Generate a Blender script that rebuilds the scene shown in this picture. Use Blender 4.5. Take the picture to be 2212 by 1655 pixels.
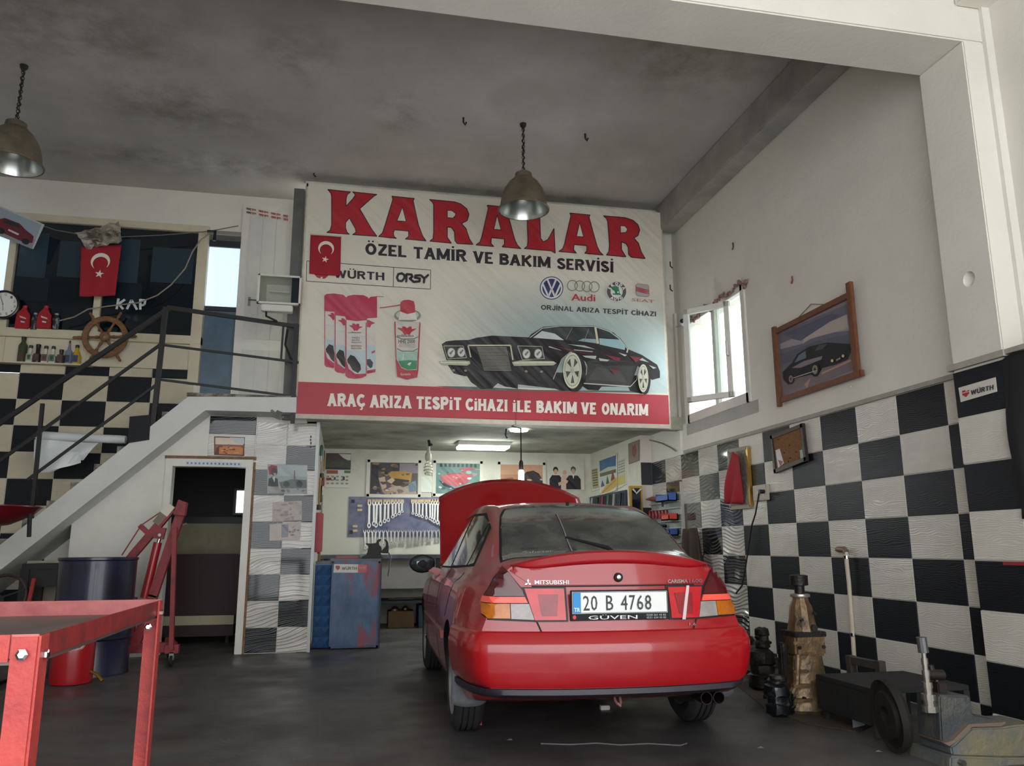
import bpy, bmesh, math, random
from mathutils import Vector, Matrix
from mathutils.geometry import delaunay_2d_cdt
from mathutils.bvhtree import BVHTree
random.seed(7)
PI = math.pi
C = bpy.context.scene.collection
for o in list(bpy.data.objects): bpy.data.objects.remove(o)

# ------------------------------------------------ camera, sky, exposure
CH = 1.10
FPX = 1731.78
YAW, PITCH, ROLL = math.radians(11.70338), math.radians(11.57543), math.radians(-0.19132)
_f = Vector((math.sin(YAW)*math.cos(PITCH), math.cos(YAW)*math.cos(PITCH), math.sin(PITCH)))
_r = Vector((math.cos(YAW), -math.sin(YAW), 0)); _u = _r.cross(_f)
_r, _u = _r*math.cos(ROLL)+_u*math.sin(ROLL), -_r*math.sin(ROLL)+_u*math.cos(ROLL)
cam_d = bpy.data.cameras.new('camera'); cam = bpy.data.objects.new('camera', cam_d); C.objects.link(cam)
cam_d.sensor_width = 36; cam_d.lens = FPX/2212*36; cam_d.clip_start = .05; cam_d.clip_end = 200
M3 = Matrix((_r, _u, -_f)).transposed().to_4x4(); M3.translation = Vector((0, 0, CH)); cam.matrix_world = M3
bpy.context.scene.camera = cam
W = bpy.data.worlds.new('sky'); bpy.context.scene.world = W; W.use_nodes = True
bg = W.node_tree.nodes['Background']; bg.inputs[0].default_value = (.93, .97, 1.0, 1); bg.inputs[1].default_value = 5.0
vs = bpy.context.scene.view_settings
vs.view_transform = 'Standard'; vs.look = 'None'; vs.gamma = 1.0; vs.use_curve_mapping = False; vs.exposure = -0.2

def P(x, y, ax, v):                      # a point of the place: the sight line through a spot of the photo met with a wall or floor plane
    d = _f + _r*((x-1106)/FPX) + _u*((827.5-y)/FPX); o = Vector((0, 0, CH))
    return o + d*((v-o[ax])/d[ax])
def PY(x, y, v): return P(x, y, 1, v)
XW = 4.032                               # right wall
def PX(x, y, v=XW): return P(x, y, 0, v)
def PZ(x, y, v=0.0): return P(x, y, 2, v)

# ------------------------------------------------ materials
def lin(c):
    if isinstance(c, str): c = [int(c[i:i+2], 16)/255 for i in (0, 2, 4)]
    return tuple((x/12.92 if x <= .04045 else ((x+.055)/1.055)**2.4) for x in c[:3])
MATS = {}
def mat(name, col, rough=.6, metal=0.0, var=0.0, scale=6.0, col2=None, bump=0.0, bscale=60.0, coat=0.0, emit=0.0, trans=0.0, thr=None, spec=.5, stretch=None, alpha=None):
    if name in MATS: return MATS[name]
    m = bpy.data.materials.new(name); m.use_nodes = True; N = m.node_tree.nodes; L = m.node_tree.links
    b = N['Principled BSDF']; c = lin(col)
    b.inputs['Base Color'].default_value = (*c, 1); b.inputs['Roughness'].default_value = rough; b.inputs['Metallic'].default_value = metal
    b.inputs['Coat Weight'].default_value = coat; b.inputs['Coat Roughness'].default_value = .06
    b.inputs['Transmission Weight'].default_value = trans; b.inputs['Specular IOR Level'].default_value = spec
    if alpha is not None: b.inputs['Alpha'].default_value = alpha
    if emit: b.inputs['Emission Color'].default_value = (*c, 1); b.inputs['Emission Strength'].default_value = emit
    tc = N.new('ShaderNodeTexCoord'); mp = N.new('ShaderNodeMapping'); L.new(tc.outputs['Object'], mp.inputs[0])
    if stretch: mp.inputs['Scale'].default_value = stretch
    if var or col2:
        n = N.new('ShaderNodeTexNoise'); n.inputs['Scale'].default_value = scale; n.inputs['Detail'].default_value = 7; n.inputs['Roughness'].default_value = .62
        L.new(mp.outputs[0], n.inputs[0]); rp = N.new('ShaderNodeValToRGB'); L.new(n.outputs[0], rp.inputs[0])
        a, z = (thr if thr else (.35, .68))
        rp.color_ramp.elements[0].position = a; rp.color_ramp.elements[1].position = z
        c2 = lin(col2) if col2 else tuple(x*(1-var) for x in c)
        rp.color_ramp.elements[0].color = (*c, 1); rp.color_ramp.elements[1].color = (*c2, 1)
        L.new(rp.outputs[0], b.inputs['Base Color'])
    if bump:
        n2 = N.new('ShaderNodeTexNoise'); n2.inputs['Scale'].default_value = bscale; n2.inputs['Detail'].default_value = 4; L.new(mp.outputs[0], n2.inputs[0])
        bp = N.new('ShaderNodeBump'); bp.inputs['Strength'].default_value = bump; bp.inputs['Distance'].default_value = .02
        L.new(n2.outputs[0], bp.inputs['Height']); L.new(bp.outputs[0], b.inputs['Normal'])
    MATS[name] = m; return m

def tile_mat(name, col, col2, bump=.5, rough=.2, gl=False):
    m = mat(name, col, rough, 0, .1, 3, col2, coat=.7 if gl else 0, spec=.9 if gl else .22); N = m.node_tree.nodes; L = m.node_tree.links
    g = N.new('ShaderNodeNewGeometry')
    mp = N.new('ShaderNodeMapping'); mp.inputs['Scale'].default_value = (1.0, 1.0, 2.6); L.new(g.outputs['Position'], mp.inputs[0])
    w = N.new('ShaderNodeTexWave'); w.wave_type = 'BANDS'; w.bands_direction = 'Z'
    w.inputs['Scale'].default_value = 9; w.inputs['Distortion'].default_value = 16; w.inputs['Detail'].default_value = 1.2; w.inputs['Detail Scale'].default_value = .6
    L.new(mp.outputs[0], w.inputs[0]); bp = N.new('ShaderNodeBump'); bp.inputs['Strength'].default_value = bump; bp.inputs['Distance'].default_value = .014 if gl else .004
    if gl: w.inputs['Scale'].default_value = 4.2; w.inputs['Distortion'].default_value = 15; w.inputs['Detail'].default_value = .5; w.inputs['Detail Scale'].default_value = .5; mp.inputs['Scale'].default_value = (1.3, 1.3, 2.0); mp.inputs['Rotation'].default_value = (0, .25, 0)
    L.new(w.outputs['Fac'], bp.inputs['Height']); L.new(bp.outputs[0], N['Principled BSDF'].inputs['Normal']); return m

def print_mat():
    m = bpy.data.materials.new('printed ink'); m.use_nodes = True; N = m.node_tree.nodes; L = m.node_tree.links
    a = N.new('ShaderNodeVertexColor'); a.layer_name = 'Col'; b = N['Principled BSDF']; L.new(a.outputs[0], b.inputs['Base Color']); b.inputs['Roughness'].default_value = .45
    return m
PRINT = print_mat()
def glass_mat(name, tint, rough=.02):
    m = mat(name, tint, rough, 0, trans=1.0); m.node_tree.nodes['Principled BSDF'].inputs['IOR'].default_value = 1.45; return m

# ------------------------------------------------ mesh builder
class MB:
    def __init__(s): s.v = []; s.f = []; s.m = []; s.c = []
    def add(s, vs_, fs, mi=0, col=None, T=None):
        n = len(s.v)
        for p in vs_:
            p = Vector(p); s.v.append(T @ p if T else p)
        for f in fs: s.f.append([n+i for i in f]); s.m.append(mi); s.c.append(col)
        return s
    def box(s, a, b, mi=0, T=None, col=None):
        x0, y0, z0 = [min(a[i], b[i]) for i in range(3)]; x1, y1, z1 = [max(a[i], b[i]) for i in range(3)]
        return s.add([(x0,y0,z0),(x1,y0,z0),(x1,y1,z0),(x0,y1,z0),(x0,y0,z1),(x1,y0,z1),(x1,y1,z1),(x0,y1,z1)],
            [(0,3,2,1),(4,5,6,7),(0,1,5,4),(1,2,6,5),(2,3,7,6),(3,0,4,7)], mi, col, T)
    def cbox(s, c, sz, mi=0, T=None):
        return s.box([c[i]-sz[i]/2 for i in range(3)], [c[i]+sz[i]/2 for i in range(3)], mi, T)
    def bar(s, p, q, w, h=None, mi=0, up=(0,0,1)):
        p = Vector(p); q = Vector(q); h = h or w; d = (q-p); L = d.length
        if L < 1e-6: return s
        d.normalize(); u = Vector(up)
        if abs(d.dot(u)) > .98: u = Vector((0,1,0))
        x = d.cross(u).normalized(); y = x.cross(d)
        T = Matrix((x, y, d)).transposed().to_4x4(); T.translation = p
        return s.box((-w/2,-h/2,0), (w/2,h/2,L), mi, T)
    def tube(s, pts, r, n=10, mi=0, caps=True, closed=False):
        pts = [Vector(p) for p in pts]; N = len(pts); rr = r if isinstance(r, (list, tuple)) else [r]*N
        rings = []; prev = None; b0 = len(s.v)
        for i, p in enumerate(pts):
            a = pts[i-1] if (i > 0 or closed) else p; b = pts[(i+1) % N] if (i < N-1 or closed) else p
            t = (b-a).normalized()
            if prev is None:
                u = Vector((0,0,1)) if abs(t.z) < .9 else Vector((1,0,0)); x = t.cross(u).normalized()
            else: x = (prev-t*prev.dot(t)).normalized()
            prev = x; y = t.cross(x)
            for k in range(n):
                an = 2*PI*k/n; s.v.append(p+(x*math.cos(an)+y*math.sin(an))*rr[i])
        for i in range(N if closed else N-1):
            for k in range(n):
                a = b0+i*n+k; b = b0+i*n+(k+1) % n; c = b0+((i+1) % N)*n+(k+1) % n; d = b0+((i+1) % N)*n+k
                s.f.append([a,b,c,d]); s.m.append(mi); s.c.append(None)
        if caps and not closed:
            s.f.append([b0+k for k in range(n)][::-1]); s.m.append(mi); s.c.append(None)
            s.f.append([b0+(N-1)*n+k for k in range(n)]); s.m.append(mi); s.c.append(None)
        return s
    def lathe(s, prof, n=24, mi=0, T=None, caps=True, col=None):        # prof = [(r, z)...]
        b0 = len(s.v); T = T or Matrix()
        for r, z in prof:
            for k in range(n):
                a = 2*PI*k/n; s.v.append(T @ Vector((r*math.cos(a), r*math.sin(a), z)))
        for i in range(len(prof)-1):
            for k in range(n):
                s.f.append([b0+i*n+k, b0+i*n+(k+1) % n, b0+(i+1)*n+(k+1) % n, b0+(i+1)*n+k]); s.m.append(mi); s.c.append(col)
        if caps:
            if prof[0][0] > 1e-5: s.f.append([b0+k for k in range(n)][::-1]); s.m.append(mi); s.c.append(col)
            if prof[-1][0] > 1e-5: s.f.append([b0+(len(prof)-1)*n+k for k in range(n)]); s.m.append(mi); s.c.append(col)
        return s
    def prism(s, poly, d, mi=0, T=None):                                 # polygon in XY, extruded to z=d
        n = len(poly)
        return s.add([(x,y,0) for x,y in poly]+[(x,y,d) for x,y in poly], [tuple(range(n))[::-1], tuple(range(n,2*n))]+[(i,(i+1)%n,n+(i+1)%n,n+i) for i in range(n)], mi, None, T)
    def ball(s, c, r, n=12, mi=0, sc=(1,1,1)):
        k = n//2; prof = [(max(1e-6, math.sin(PI*i/k))*r, -math.cos(PI*i/k)*r) for i in range(k+1)]
        return s.lathe(prof, n, mi, Matrix.Translation(c) @ Matrix.Diagonal((*sc, 1)), False)
    def grid(s, fn, nu, nv, mi=0):
        b0 = len(s.v)
        for i in range(nu+1):
            for j in range(nv+1): s.v.append(Vector(fn(i/nu, j/nv)))
        for i in range(nu):
            for j in range(nv):
                a = b0+i*(nv+1)+j; s.f.append([a, a+nv+1, a+nv+2, a+1]); s.m.append(mi); s.c.append(None)
        return s
    def build(s, name, mats=None, parent=None, smooth=False, bevel=0, origin=None, segs=2, weld=False):
        me = bpy.data.meshes.new(name)
        vs_ = [v-Vector(origin) for v in s.v] if origin is not None else s.v
        me.from_pydata([tuple(v) for v in vs_], [], s.f)
        for m in (mats if isinstance(mats, (list, tuple)) else [mats]): me.materials.append(m)
        for p, mi in zip(me.polygons, s.m): p.material_index = mi
        if any(c is not None for c in s.c):
            at = me.color_attributes.new('Col', 'FLOAT_COLOR', 'CORNER'); i = 0
            for p, c in zip(me.polygons, s.c):
                cc = (*lin(c), 1) if c is not None else (1,1,1,1)
                for li in p.loop_indices: at.data[li].color = cc
        if bevel or weld:
            bm = bmesh.new(); bm.from_mesh(me)
            if weld: bmesh.ops.remove_doubles(bm, verts=bm.verts, dist=1e-4)
            if bevel:
                es = [e for e in bm.edges if len(e.link_faces) == 2 and e.calc_face_angle(0) > .5]
                bmesh.ops.bevel(bm, geom=es, offset=bevel, segments=segs, affect='EDGES', clamp_overlap=True)
            bm.to_mesh(me); bm.free()
        if smooth:
            me.polygons.foreach_set('use_smooth', [True]*len(me.polygons))
            try: me.set_sharp_from_angle(angle=math.radians(38 if smooth is True else smooth))
            except Exception: pass
        me.update()
        o = bpy.data.objects.new(name, me); C.objects.link(o)
        if origin is not None: o.location = origin
        if parent: 
            o.parent = parent
            if parent.type == 'EMPTY' or origin is not None or True: 
                bpy_parent_fix(o, parent)
        return o
def world_mat(o):
    m = o.matrix_basis.copy(); p = o.parent
    if p: return world_mat(p) @ o.matrix_parent_inverse @ m
    return m
def bpy_parent_fix(o, parent):          # geometry given in world space keeps its place
    o.matrix_parent_inverse = world_mat(parent).inverted()

def tag(o, label=None, cat=None, group=None, kind=None):
    if label: o['label'] = label
    if cat: o['category'] = cat
    if group: o['group'] = group
    if kind: o['kind'] = kind
    return o
def thing(name, label, cat, loc=(0,0,0), group=None):
    o = bpy.data.objects.new(name, None); C.objects.link(o); o.location = loc; o.empty_display_size = .1
    return tag(o, label, cat, group)
def struct(name, mb, m, parent=None, **k):
    o = mb.build(name, m, parent, **k)
    if not parent: o['kind'] = 'structure'
    return o
def kids(o): return [c for c in bpy.data.objects if c.parent == o]
def copy_tree(o, loc=None, label=None, parent=None, rotz=None):
    c = o.copy(); C.objects.link(c)
    if parent: c.parent = parent
    if loc is not None: c.location = loc
    if rotz is not None: c.rotation_euler = (0,0,rotz)
    if label: c['label'] = label
    for ch in kids(o): copy_tree(ch, parent=c)
    return c

# ------------------------------------------------ flat print (ink on a surface): coloured polygons in layers
_txt = {}
def text_geo(s, bold=0.0):
    key = (s, bold)
    if key in _txt: return _txt[key]
    cu = bpy.data.curves.new('t', 'FONT'); cu.body = s; cu.size = 1; cu.offset = bold; cu.resolution_u = 2; cu.fill_mode = 'FRONT'
    ob = bpy.data.objects.new('t', cu); C.objects.link(ob); bpy.context.view_layer.update()
    me = bpy.data.meshes.new_from_object(ob.evaluated_get(bpy.context.evaluated_depsgraph_get()))
    vs_ = [(v.co.x, v.co.y) for v in me.vertices]; fs = [tuple(p.vertices) for p in me.polygons]
    bpy.data.objects.remove(ob); bpy.data.curves.remove(cu); bpy.data.meshes.remove(me)
    xs = [v[0] for v in vs_]; ys = [v[1] for v in vs_]
    _txt[key] = (vs_, fs, min(xs), max(xs), min(ys), max(ys)); return _txt[key]
class Art:
    """ink laid on a plane: o + u*x + v*y, x and y in 0..1 of the given corners (tl, tr, bl), each layer a hair prouder"""
    def __init__(s, tl, tr, bl, lift=.0008, w=1.0, h=1.0, quad_br=None):
        s.tl, s.tr, s.bl = map(Vector, (tl, tr, bl)); s.w = w; s.h = h; s.mb = MB(); s.k = 1; s.lift = lift
        s.n = (s.tr-s.tl).cross(s.tl-s.bl).normalized()
    def pt(s, x, y): return s.tl+(s.tr-s.tl)*(x/s.w)+(s.bl-s.tl)*(y/s.h)+s.n*s.lift*s.k
    def poly(s, col, pts, step=1):
        s.k += step; s.mb.add([s.pt(x, y) for x, y in pts], [tuple(range(len(pts)))], 0, col); return s
    def rect(s, col, x0, y0, x1, y1): return s.poly(col, [(x0,y0),(x1,y0),(x1,y1),(x0,y1)])
    def oval(s, col, cx, cy, rx, ry, n=20): return s.poly(col, [(cx+rx*math.cos(2*PI*i/n), cy+ry*math.sin(2*PI*i/n)) for i in range(n)])
    def ring(s, col, cx, cy, rx, ry, t, n=28, ty=None):
        s.k += 1; ty = ty or t*ry/rx
        v = [s.pt(cx+rx*math.cos(2*PI*i/n), cy+ry*math.sin(2*PI*i/n)) for i in range(n)]+[s.pt(cx+(rx-t)*math.cos(2*PI*i/n), cy+(ry-ty)*math.sin(2*PI*i/n)) for i in range(n)]
        s.mb.add(v, [(i,(i+1)%n,n+(i+1)%n,n+i) for i in range(n)], 0, col); return s
    def line(s, col, pts, t):
        s.k += 1
        for (x0,y0),(x1,y1) in zip(pts, pts[1:]):
            d = math.hypot(x1-x0, y1-y0) or 1; nx, ny = -(y1-y0)/d*t/2, (x1-x0)/d*t/2
            s.mb.add([s.pt(x0+nx,y0+ny), s.pt(x1+nx,y1+ny), s.pt(x1-nx,y1-ny), s.pt(x0-nx,y0-ny)], [(0,1,2,3)], 0, col)
        return s
    def text(s, col, t, x0, y0, x1, y1, bold=0.0, slant=0.0, sk=0.0):           # text stretched into the box x0..x1, y0(top)..y1(baseline)
        vs_, fs, a, b, c, d = text_geo(t, 0.0); s.k += 1
        base = min(c, 0) if False else c
        bo = bold*(y1-y0)*.55
        for ox, oy in (((0, 0),) if not bold else ((-bo, 0), (bo, 0), (0, -bo*.6), (0, bo*.6), (0, 0))):
            g = []
            for x, y in vs_:
                fx = (x-a)/(b-a); fy = (y-c)/(d-c); g.append(s.pt(x0+(x1-x0)*fx+slant*fy+ox, y1+(y0-y1)*fy+sk*fx+oy))
            s.mb.add(g, fs, 0, col); s.k += .25
        return s
    def heavy(s, col, t, x0, y0, x1, y1, wt=.21, serif=.07, sk=0.0, ypad=0.0):
        """heavy flared capitals drawn stroke by stroke, stretched into the box"""
        def arc(cx, cy, rx, ry, a0, a1, n=10): return [(cx+rx*math.cos(math.radians(a0+(a1-a0)*i/n)), cy+ry*math.sin(math.radians(a0+(a1-a0)*i/n))) for i in range(n+1)]
        h = wt/2; G_ = {'A': (.86, [[(h,0),(.43,1)],[(.43,1),(.86-h,0)],[(.2,.33),(.66,.33)]]), 'B': (.72, [[(h,0),(h,1)],[(h,1-h*.8)]+arc(.38,.74,.22,.17,90,-90)+[(h,.56)],[(h,.52)]+arc(.40,.29,.24,.2,90,-90)+[(h,h*.8)]]),
          'C': (.74, [arc(.42,.5,.32,.5-h*.8,48,312,16)]), 'E': (.64, [[(h,0),(h,1)],[(h,1-h*.7),(.60,1-h*.7)],[(h,.5),(.5,.5)],[(h,h*.7),(.62,h*.7)]]), 'H': (.80, [[(h,0),(h,1)],[(.80-h,0),(.80-h,1)],[(h,.5),(.8-h,.5)]]),
          'I': (wt+.06, [[(h+.03,0),(h+.03,1)]]), 'J': (.58, [[(.58-h,1),(.58-h,.3)]+arc(.29,.3,.29-h,.3-h*.8,0,-170)]), 'K': (.80, [[(h,0),(h,1)],[(.72,1),(h,.42)],[(.3,.56),(.72,0)]]), 'L': (.62, [[(h,0),(h,1)],[(h,h*.7),(.6,h*.7)]]), 'M': (1.0, [[(h,0),(h,1)],[(1-h,0),(1-h,1)],[(h,1),(.5,.12)],[(.5,.12),(1-h,1)]]),
          'N': (.82, [[(h,0),(h,1)],[(.82-h,0),(.82-h,1)],[(h,1),(.82-h,0)]]), 'O': (.84, [arc(.42,.5,.42-h,.5-h*.8,0,360,22)]), 'P': (.72, [[(h,0),(h,1)],[(h,1-h*.8)]+arc(.40,.70,.22,.22,90,-90)+[(h,.47)]]),
          'R': (.78, [[(h,0),(h,1)],[(h,1-h*.8)]+arc(.42,.72,.22,.20,90,-90)+[(h,.5)],[(.40,.5),(.68,0)]]), 'S': (.66, [arc(.33,.73,.24,.27-h*.8,25,270,12)+arc(.33,.28,.24,.28-h*.8,90,-155,12)]), 'T': (.74, [[(.37,0),(.37,1)],[(.02,1-h*.7),(.72,1-h*.7)]]),
          'V': (.82, [[(h,1),(.41,0)],[(.41,0),(.82-h,1)]]), 'Z': (.70, [[(.04,1-h*.7),(.66,1-h*.7)],[(.60,.9),(.10,.1)],[(.04,h*.7),(.68,h*.7)]]), 'W': (1.15, [[(h,1),(.33,0)],[(.33,0),(.575,.9)],[(.575,.9),(.82,0)],[(.82,0),(1.15-h,1)]]), 'U': (.80, [[(h,1),(h,.35)]+arc(.4,.35,.4-h,.35-h*.8,180,360)+[(.8-h,1)]]), ' ': (.3, [])}
        base = {'Ö': 'O', 'İ': 'I', 'i': 'I', 'Ç': 'C', 'Ü': 'U', 'ı': 'I'}
        adv = sum(G_[base.get(c, c)][0]+.09 for c in t)-.09; px = 0; s.k += 1
        def Q(x, y): return s.pt(x0+(x1-x0)*x/adv, y1+(y0-y1)*y+sk*x/adv)
        for c in t:
            w_, st_ = G_[base.get(c, c)]; sh = .78 if c == 'i' else 1.0
            for pl_ in st_:
                q = [(px+x, y*sh) for x, y in pl_]
                for i in range(len(q)-1):
                    (ax_, ay), (bx, by) = q[i], q[i+1]; d = math.hypot(bx-ax_, by-ay) or 1; nx, ny = -(by-ay)/d*h, (bx-ax_)/d*h
                    thin = .8 if abs(by-ay) < .05 and len(pl_) < 4 else 1
                    s.k += .03; s.mb.add([Q(ax_+nx*thin,ay+ny*thin), Q(bx+nx*thin,by+ny*thin), Q(bx-nx*thin,by-ny*thin), Q(ax_-nx*thin,ay-ny*thin)], [(0,1,2,3)], 0, col)
                    s.k += .03
                    if len(q) > 6: s.mb.add([Q(bx+h*.98*math.cos(z*PI/3), by+h*.98*math.sin(z*PI/3)) for z in range(6)], [tuple(range(6))], 0, col)
                if serif and len(q) == 2 and abs(q[0][0]-q[1][0]) < .34:
                    for (ax_, ay) in q:
                        if ay < .02 or ay > sh-.02:
                            k = 1 if ay < .5 else -1; s.k += .03; s.mb.add([Q(ax_-h-serif, ay), Q(ax_-h*.8, ay+k*.13), Q(ax_+h*.8, ay+k*.13), Q(ax_+h+serif, ay)], [(0,1,2,3)], 0, col)
            if c in 'ÖÜ':
                for dx in (-.15, .15): s.mb.add([Q(px+w_/2+dx+.085*math.cos(z*PI/4), 1.19+.085*math.sin(z*PI/4)) for z in range(8)], [tuple(range(8))], 0, col)
            if c in 'İi':
                cy = 1.19 if c == 'İ' else .95; s.mb.add([Q(px+w_/2+.10*math.cos(z*PI/4), cy+.095*math.sin(z*PI/4)) for z in range(8)], [tuple(range(8))], 0, col)
            if c == 'Ç': s.mb.add([Q(px+.36, .05), Q(px+.5, .05), Q(px+.56, -.12), Q(px+.46, -.27), Q(px+.28, -.25), Q(px+.28, -.17), Q(px+.40, -.15)], [tuple(range(7))], 0, col)
            px += w_+.09
        return s
    def outline(s, col, pts, t): return s.line(col, list(pts)+[pts[0]], t)
    def strokes(s, col, pts, t):
        s.line(col, pts, t)
        for x, y in pts: s.oval(col, x, y, t/2, t/2, 8)
        return s
    def crescent(s, col, cx, cy, r, red, asp=1.0, rot=0.0):
        R_ = r; pts = []
        for i in range(31):
            a = math.radians(38+284*i/30); pts.append((math.cos(a)*R_, math.sin(a)*R_))
        r2 = R_*.8; dx = R_*.25
        a0 = math.atan2(pts[-1][1], pts[-1][0]-dx); a1 = math.atan2(pts[0][1], pts[0][0]-dx)
        if a0 > 0: a0 -= 2*PI
        for i in range(1, 24):
            a = a0+2*PI+(a1-(a0+2*PI))*i/24; pts.append((dx+math.cos(a)*r2, math.sin(a)*r2))
        q = [(x*math.cos(rot)-y*math.sin(rot), x*math.sin(rot)+y*math.cos(rot)) for x, y in pts]
        return s.poly(col, [(cx+x*asp, cy+y) for x, y in q])
    def star(s, col, cx, cy, r, asp=1.0, rot=0.0):
        pts = []
        for i in range(10):
            a = rot+PI*i/5; q = r if i % 2 == 0 else r*.382; pts.append((cx+math.cos(a)*q*asp, cy+math.sin(a)*q))
        return s.poly(col, pts)
    def blobs(s, cols, n, x0, y0, x1, y1, r, seed=1):
        R_ = random.Random(seed)
        for i in range(n):
            cx, cy = R_.uniform(x0, x1), R_.uniform(y0, y1); rr = R_.uniform(.3, 1)*r; q = []
            for k in range(7):
                a = 2*PI*k/7; w = R_.uniform(.5, 1.2)*rr; q.append((min(max(cx+math.cos(a)*w*1.3, x0), x1), min(max(cy+math.sin(a)*w, y0), y1)))
            s.poly(R_.choice(cols), q, .12)
        s.k += 1; return s
    def done(s, name, parent, label=None):
        o = s.mb.build(name, PRINT, parent)
        if label: o['label'] = label
        return o

class ArtP(Art):
    """ink whose outlines were read off the photo and met with the plane they are printed on"""
    def __init__(s, ox, oy, k, ax, val, lift=.0006, n=None):
        s.ox, s.oy, s.kk, s.ax, s.val = ox, oy, k, ax, val; s.mb = MB(); s.k = 1; s.lift = lift
        s.n = Vector(n) if n else (Vector((0, -1, 0)) if ax == 1 else Vector((-1, 0, 0)))
    def pt(s, x, y): return P(s.ox+x/s.kk, s.oy+y/s.kk, s.ax, s.val)+s.n*s.lift*s.k
    def view(s, ox, oy, k): s.ox, s.oy, s.kk = ox, oy, k; return s
# ================================================= the building
YU, YD, YM, ZC = 9.8, 9.3, 9.1, 5.40      # upper wall, wall under the landing, front of the mezzanine, ceiling
XP = 3.88                                 # faces of the pilasters on the right wall
XL, YF = -6.5, -1.6                       # far left wall, open front of the shop
plaster = mat('white plaster', 'e2ddd2', .75, var=.10, scale=1.4, bump=.12, bscale=25)
plaster_dirty = mat('sooty plaster', 'd8d4c8', .8, scale=1.1, col2='8f8d86', thr=(.52, .74), bump=.15, bscale=20)
ceil_m = mat('stained ceiling', 'cec8c2', .85, scale=.4, col2='aaa59e', thr=(.36, .66), bump=.12, bscale=14)
N = ceil_m.node_tree.nodes; L = ceil_m.node_tree.links
n2 = N.new('ShaderNodeTexNoise'); n2.inputs['Scale'].default_value = 2.3; n2.inputs['Detail'].default_value = 9; n2.inputs['Roughness'].default_value = .7
L.new(N['Texture Coordinate'].outputs['Object'], n2.inputs[0]); r2 = N.new('ShaderNodeValToRGB'); L.new(n2.outputs[0], r2.inputs[0])
r2.color_ramp.elements[0].position = .38; r2.color_ramp.elements[1].position = .66; r2.color_ramp.elements[0].color = (1,1,1,1); r2.color_ramp.elements[1].color = (.5,.48,.42,1)
mx = N.new('ShaderNodeMix'); mx.data_type = 'RGBA'; mx.blend_type = 'MULTIPLY'; 
def blot(cx, cy, rx, ry):
    mm = N.new('ShaderNodeMapping'); mm.inputs['Location'].default_value = (-cx/rx, -cy/ry, 0); mm.inputs['Scale'].default_value = (1/rx, 1/ry, 0); L.new(N['Texture Coordinate'].outputs['Object'], mm.inputs[0])
    le = N.new('ShaderNodeVectorMath'); le.operation = 'LENGTH'; L.new(mm.outputs[0], le.inputs[0])
    q = N.new('ShaderNodeMapRange'); q.interpolation_type = 'SMOOTHSTEP'; q.inputs[1].default_value = .2; q.inputs[2].default_value = 1.0; q.inputs[3].default_value = 1.0; q.inputs[4].default_value = 0; L.new(le.outputs['Value'], q.inputs[0]); return q.outputs[0]
fac = None
for px_, py_, rx_, ry_ in ((640, 120, .55, .7), (860, 245, .4, .6), (400, 230, 1.3, .7), (420, 350, 2.2, .45), (1050, 410, 2.4, .3), (150, 60, 1.6, 1.0), (1500, 130, 1.2, .8)):
    c_ = PZ(px_, py_, ZC); o_ = blot(c_.x, c_.y, rx_, ry_)
    if fac is None: fac = o_
    else: a_ = N.new('ShaderNodeMath'); a_.operation = 'MAXIMUM'; L.new(fac, a_.inputs[0]); L.new(o_, a_.inputs[1]); fac = a_.outputs[0]
a_ = N.new('ShaderNodeMath'); a_.operation = 'MULTIPLY_ADD'; a_.inputs[1].default_value = .75; a_.inputs[2].default_value = .12; L.new(fac, a_.inputs[0]); L.new(a_.outputs[0], mx.inputs[0])
L.new(N['Color Ramp'].outputs[0], mx.inputs[6]); L.new(r2.outputs[0], mx.inputs[7]); L.new(mx.outputs[2], N['Principled BSDF'].inputs['Base Color'])
bay_ceil_m = mat('bay ceiling paint', 'c2c1b2', .8, scale=1.2, col2='77766a', thr=(.4, .7))
floor_m = mat('oily concrete', '595655', .42, scale=.9, col2='353233', thr=(.36, .66), bump=.1, bscale=30)
N = floor_m.node_tree.nodes; L = floor_m.node_tree.links
n3 = N.new('ShaderNodeTexNoise'); n3.inputs['Scale'].default_value = 1.7; n3.inputs['Detail'].default_value = 6; L.new(N['Texture Coordinate'].outputs['Object'], n3.inputs[0])
mr = N.new('ShaderNodeMapRange'); mr.inputs[1].default_value = .35; mr.inputs[2].default_value = .65; mr.inputs[3].default_value = .30; mr.inputs[4].default_value = .62
L.new(n3.outputs[0], mr.inputs[0]); L.new(mr.outputs[0], N['Principled BSDF'].inputs['Roughness'])
tile_b = tile_mat('black embossed tile', '16191d', '191d22', .12, .42)
tile_w = tile_mat('white embossed tile', 'd9d4ca', 'cbc5ba', .28, .28)
tile_bs = tile_mat('glossy black embossed tile', '1b1e22', '24282c', 1.0, .12, True)
tile_ws = tile_mat('glossy white embossed tile', 'd9d4ca', 'c9c2b8', .9, .14, True)
tile_c = tile_mat('cream painted tile', 'd3c9b2', 'c2b79e', .2, .45)
white_pvc = mat('white plastic profile', 'dedad0', .4, var=.08, scale=5)
cream = mat('cream panel', 'd6ccb4', .6, var=.1, scale=2)
grime = mat('grimy plaster edge', '9d988c', .85, scale=8, col2='5b554c', thr=(.4,.6), bump=.3)

struct('floor', MB().grid(lambda u, v: (XL+u*(6.5-XL), YF+v*(14.5-YF), 0), 8, 8), floor_m)
# ceiling over the hall, stopping at the open front
struct('ceiling', MB().box((XL, YF, ZC), (4.4, 13.2, ZC+.2)), ceil_m)
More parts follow.
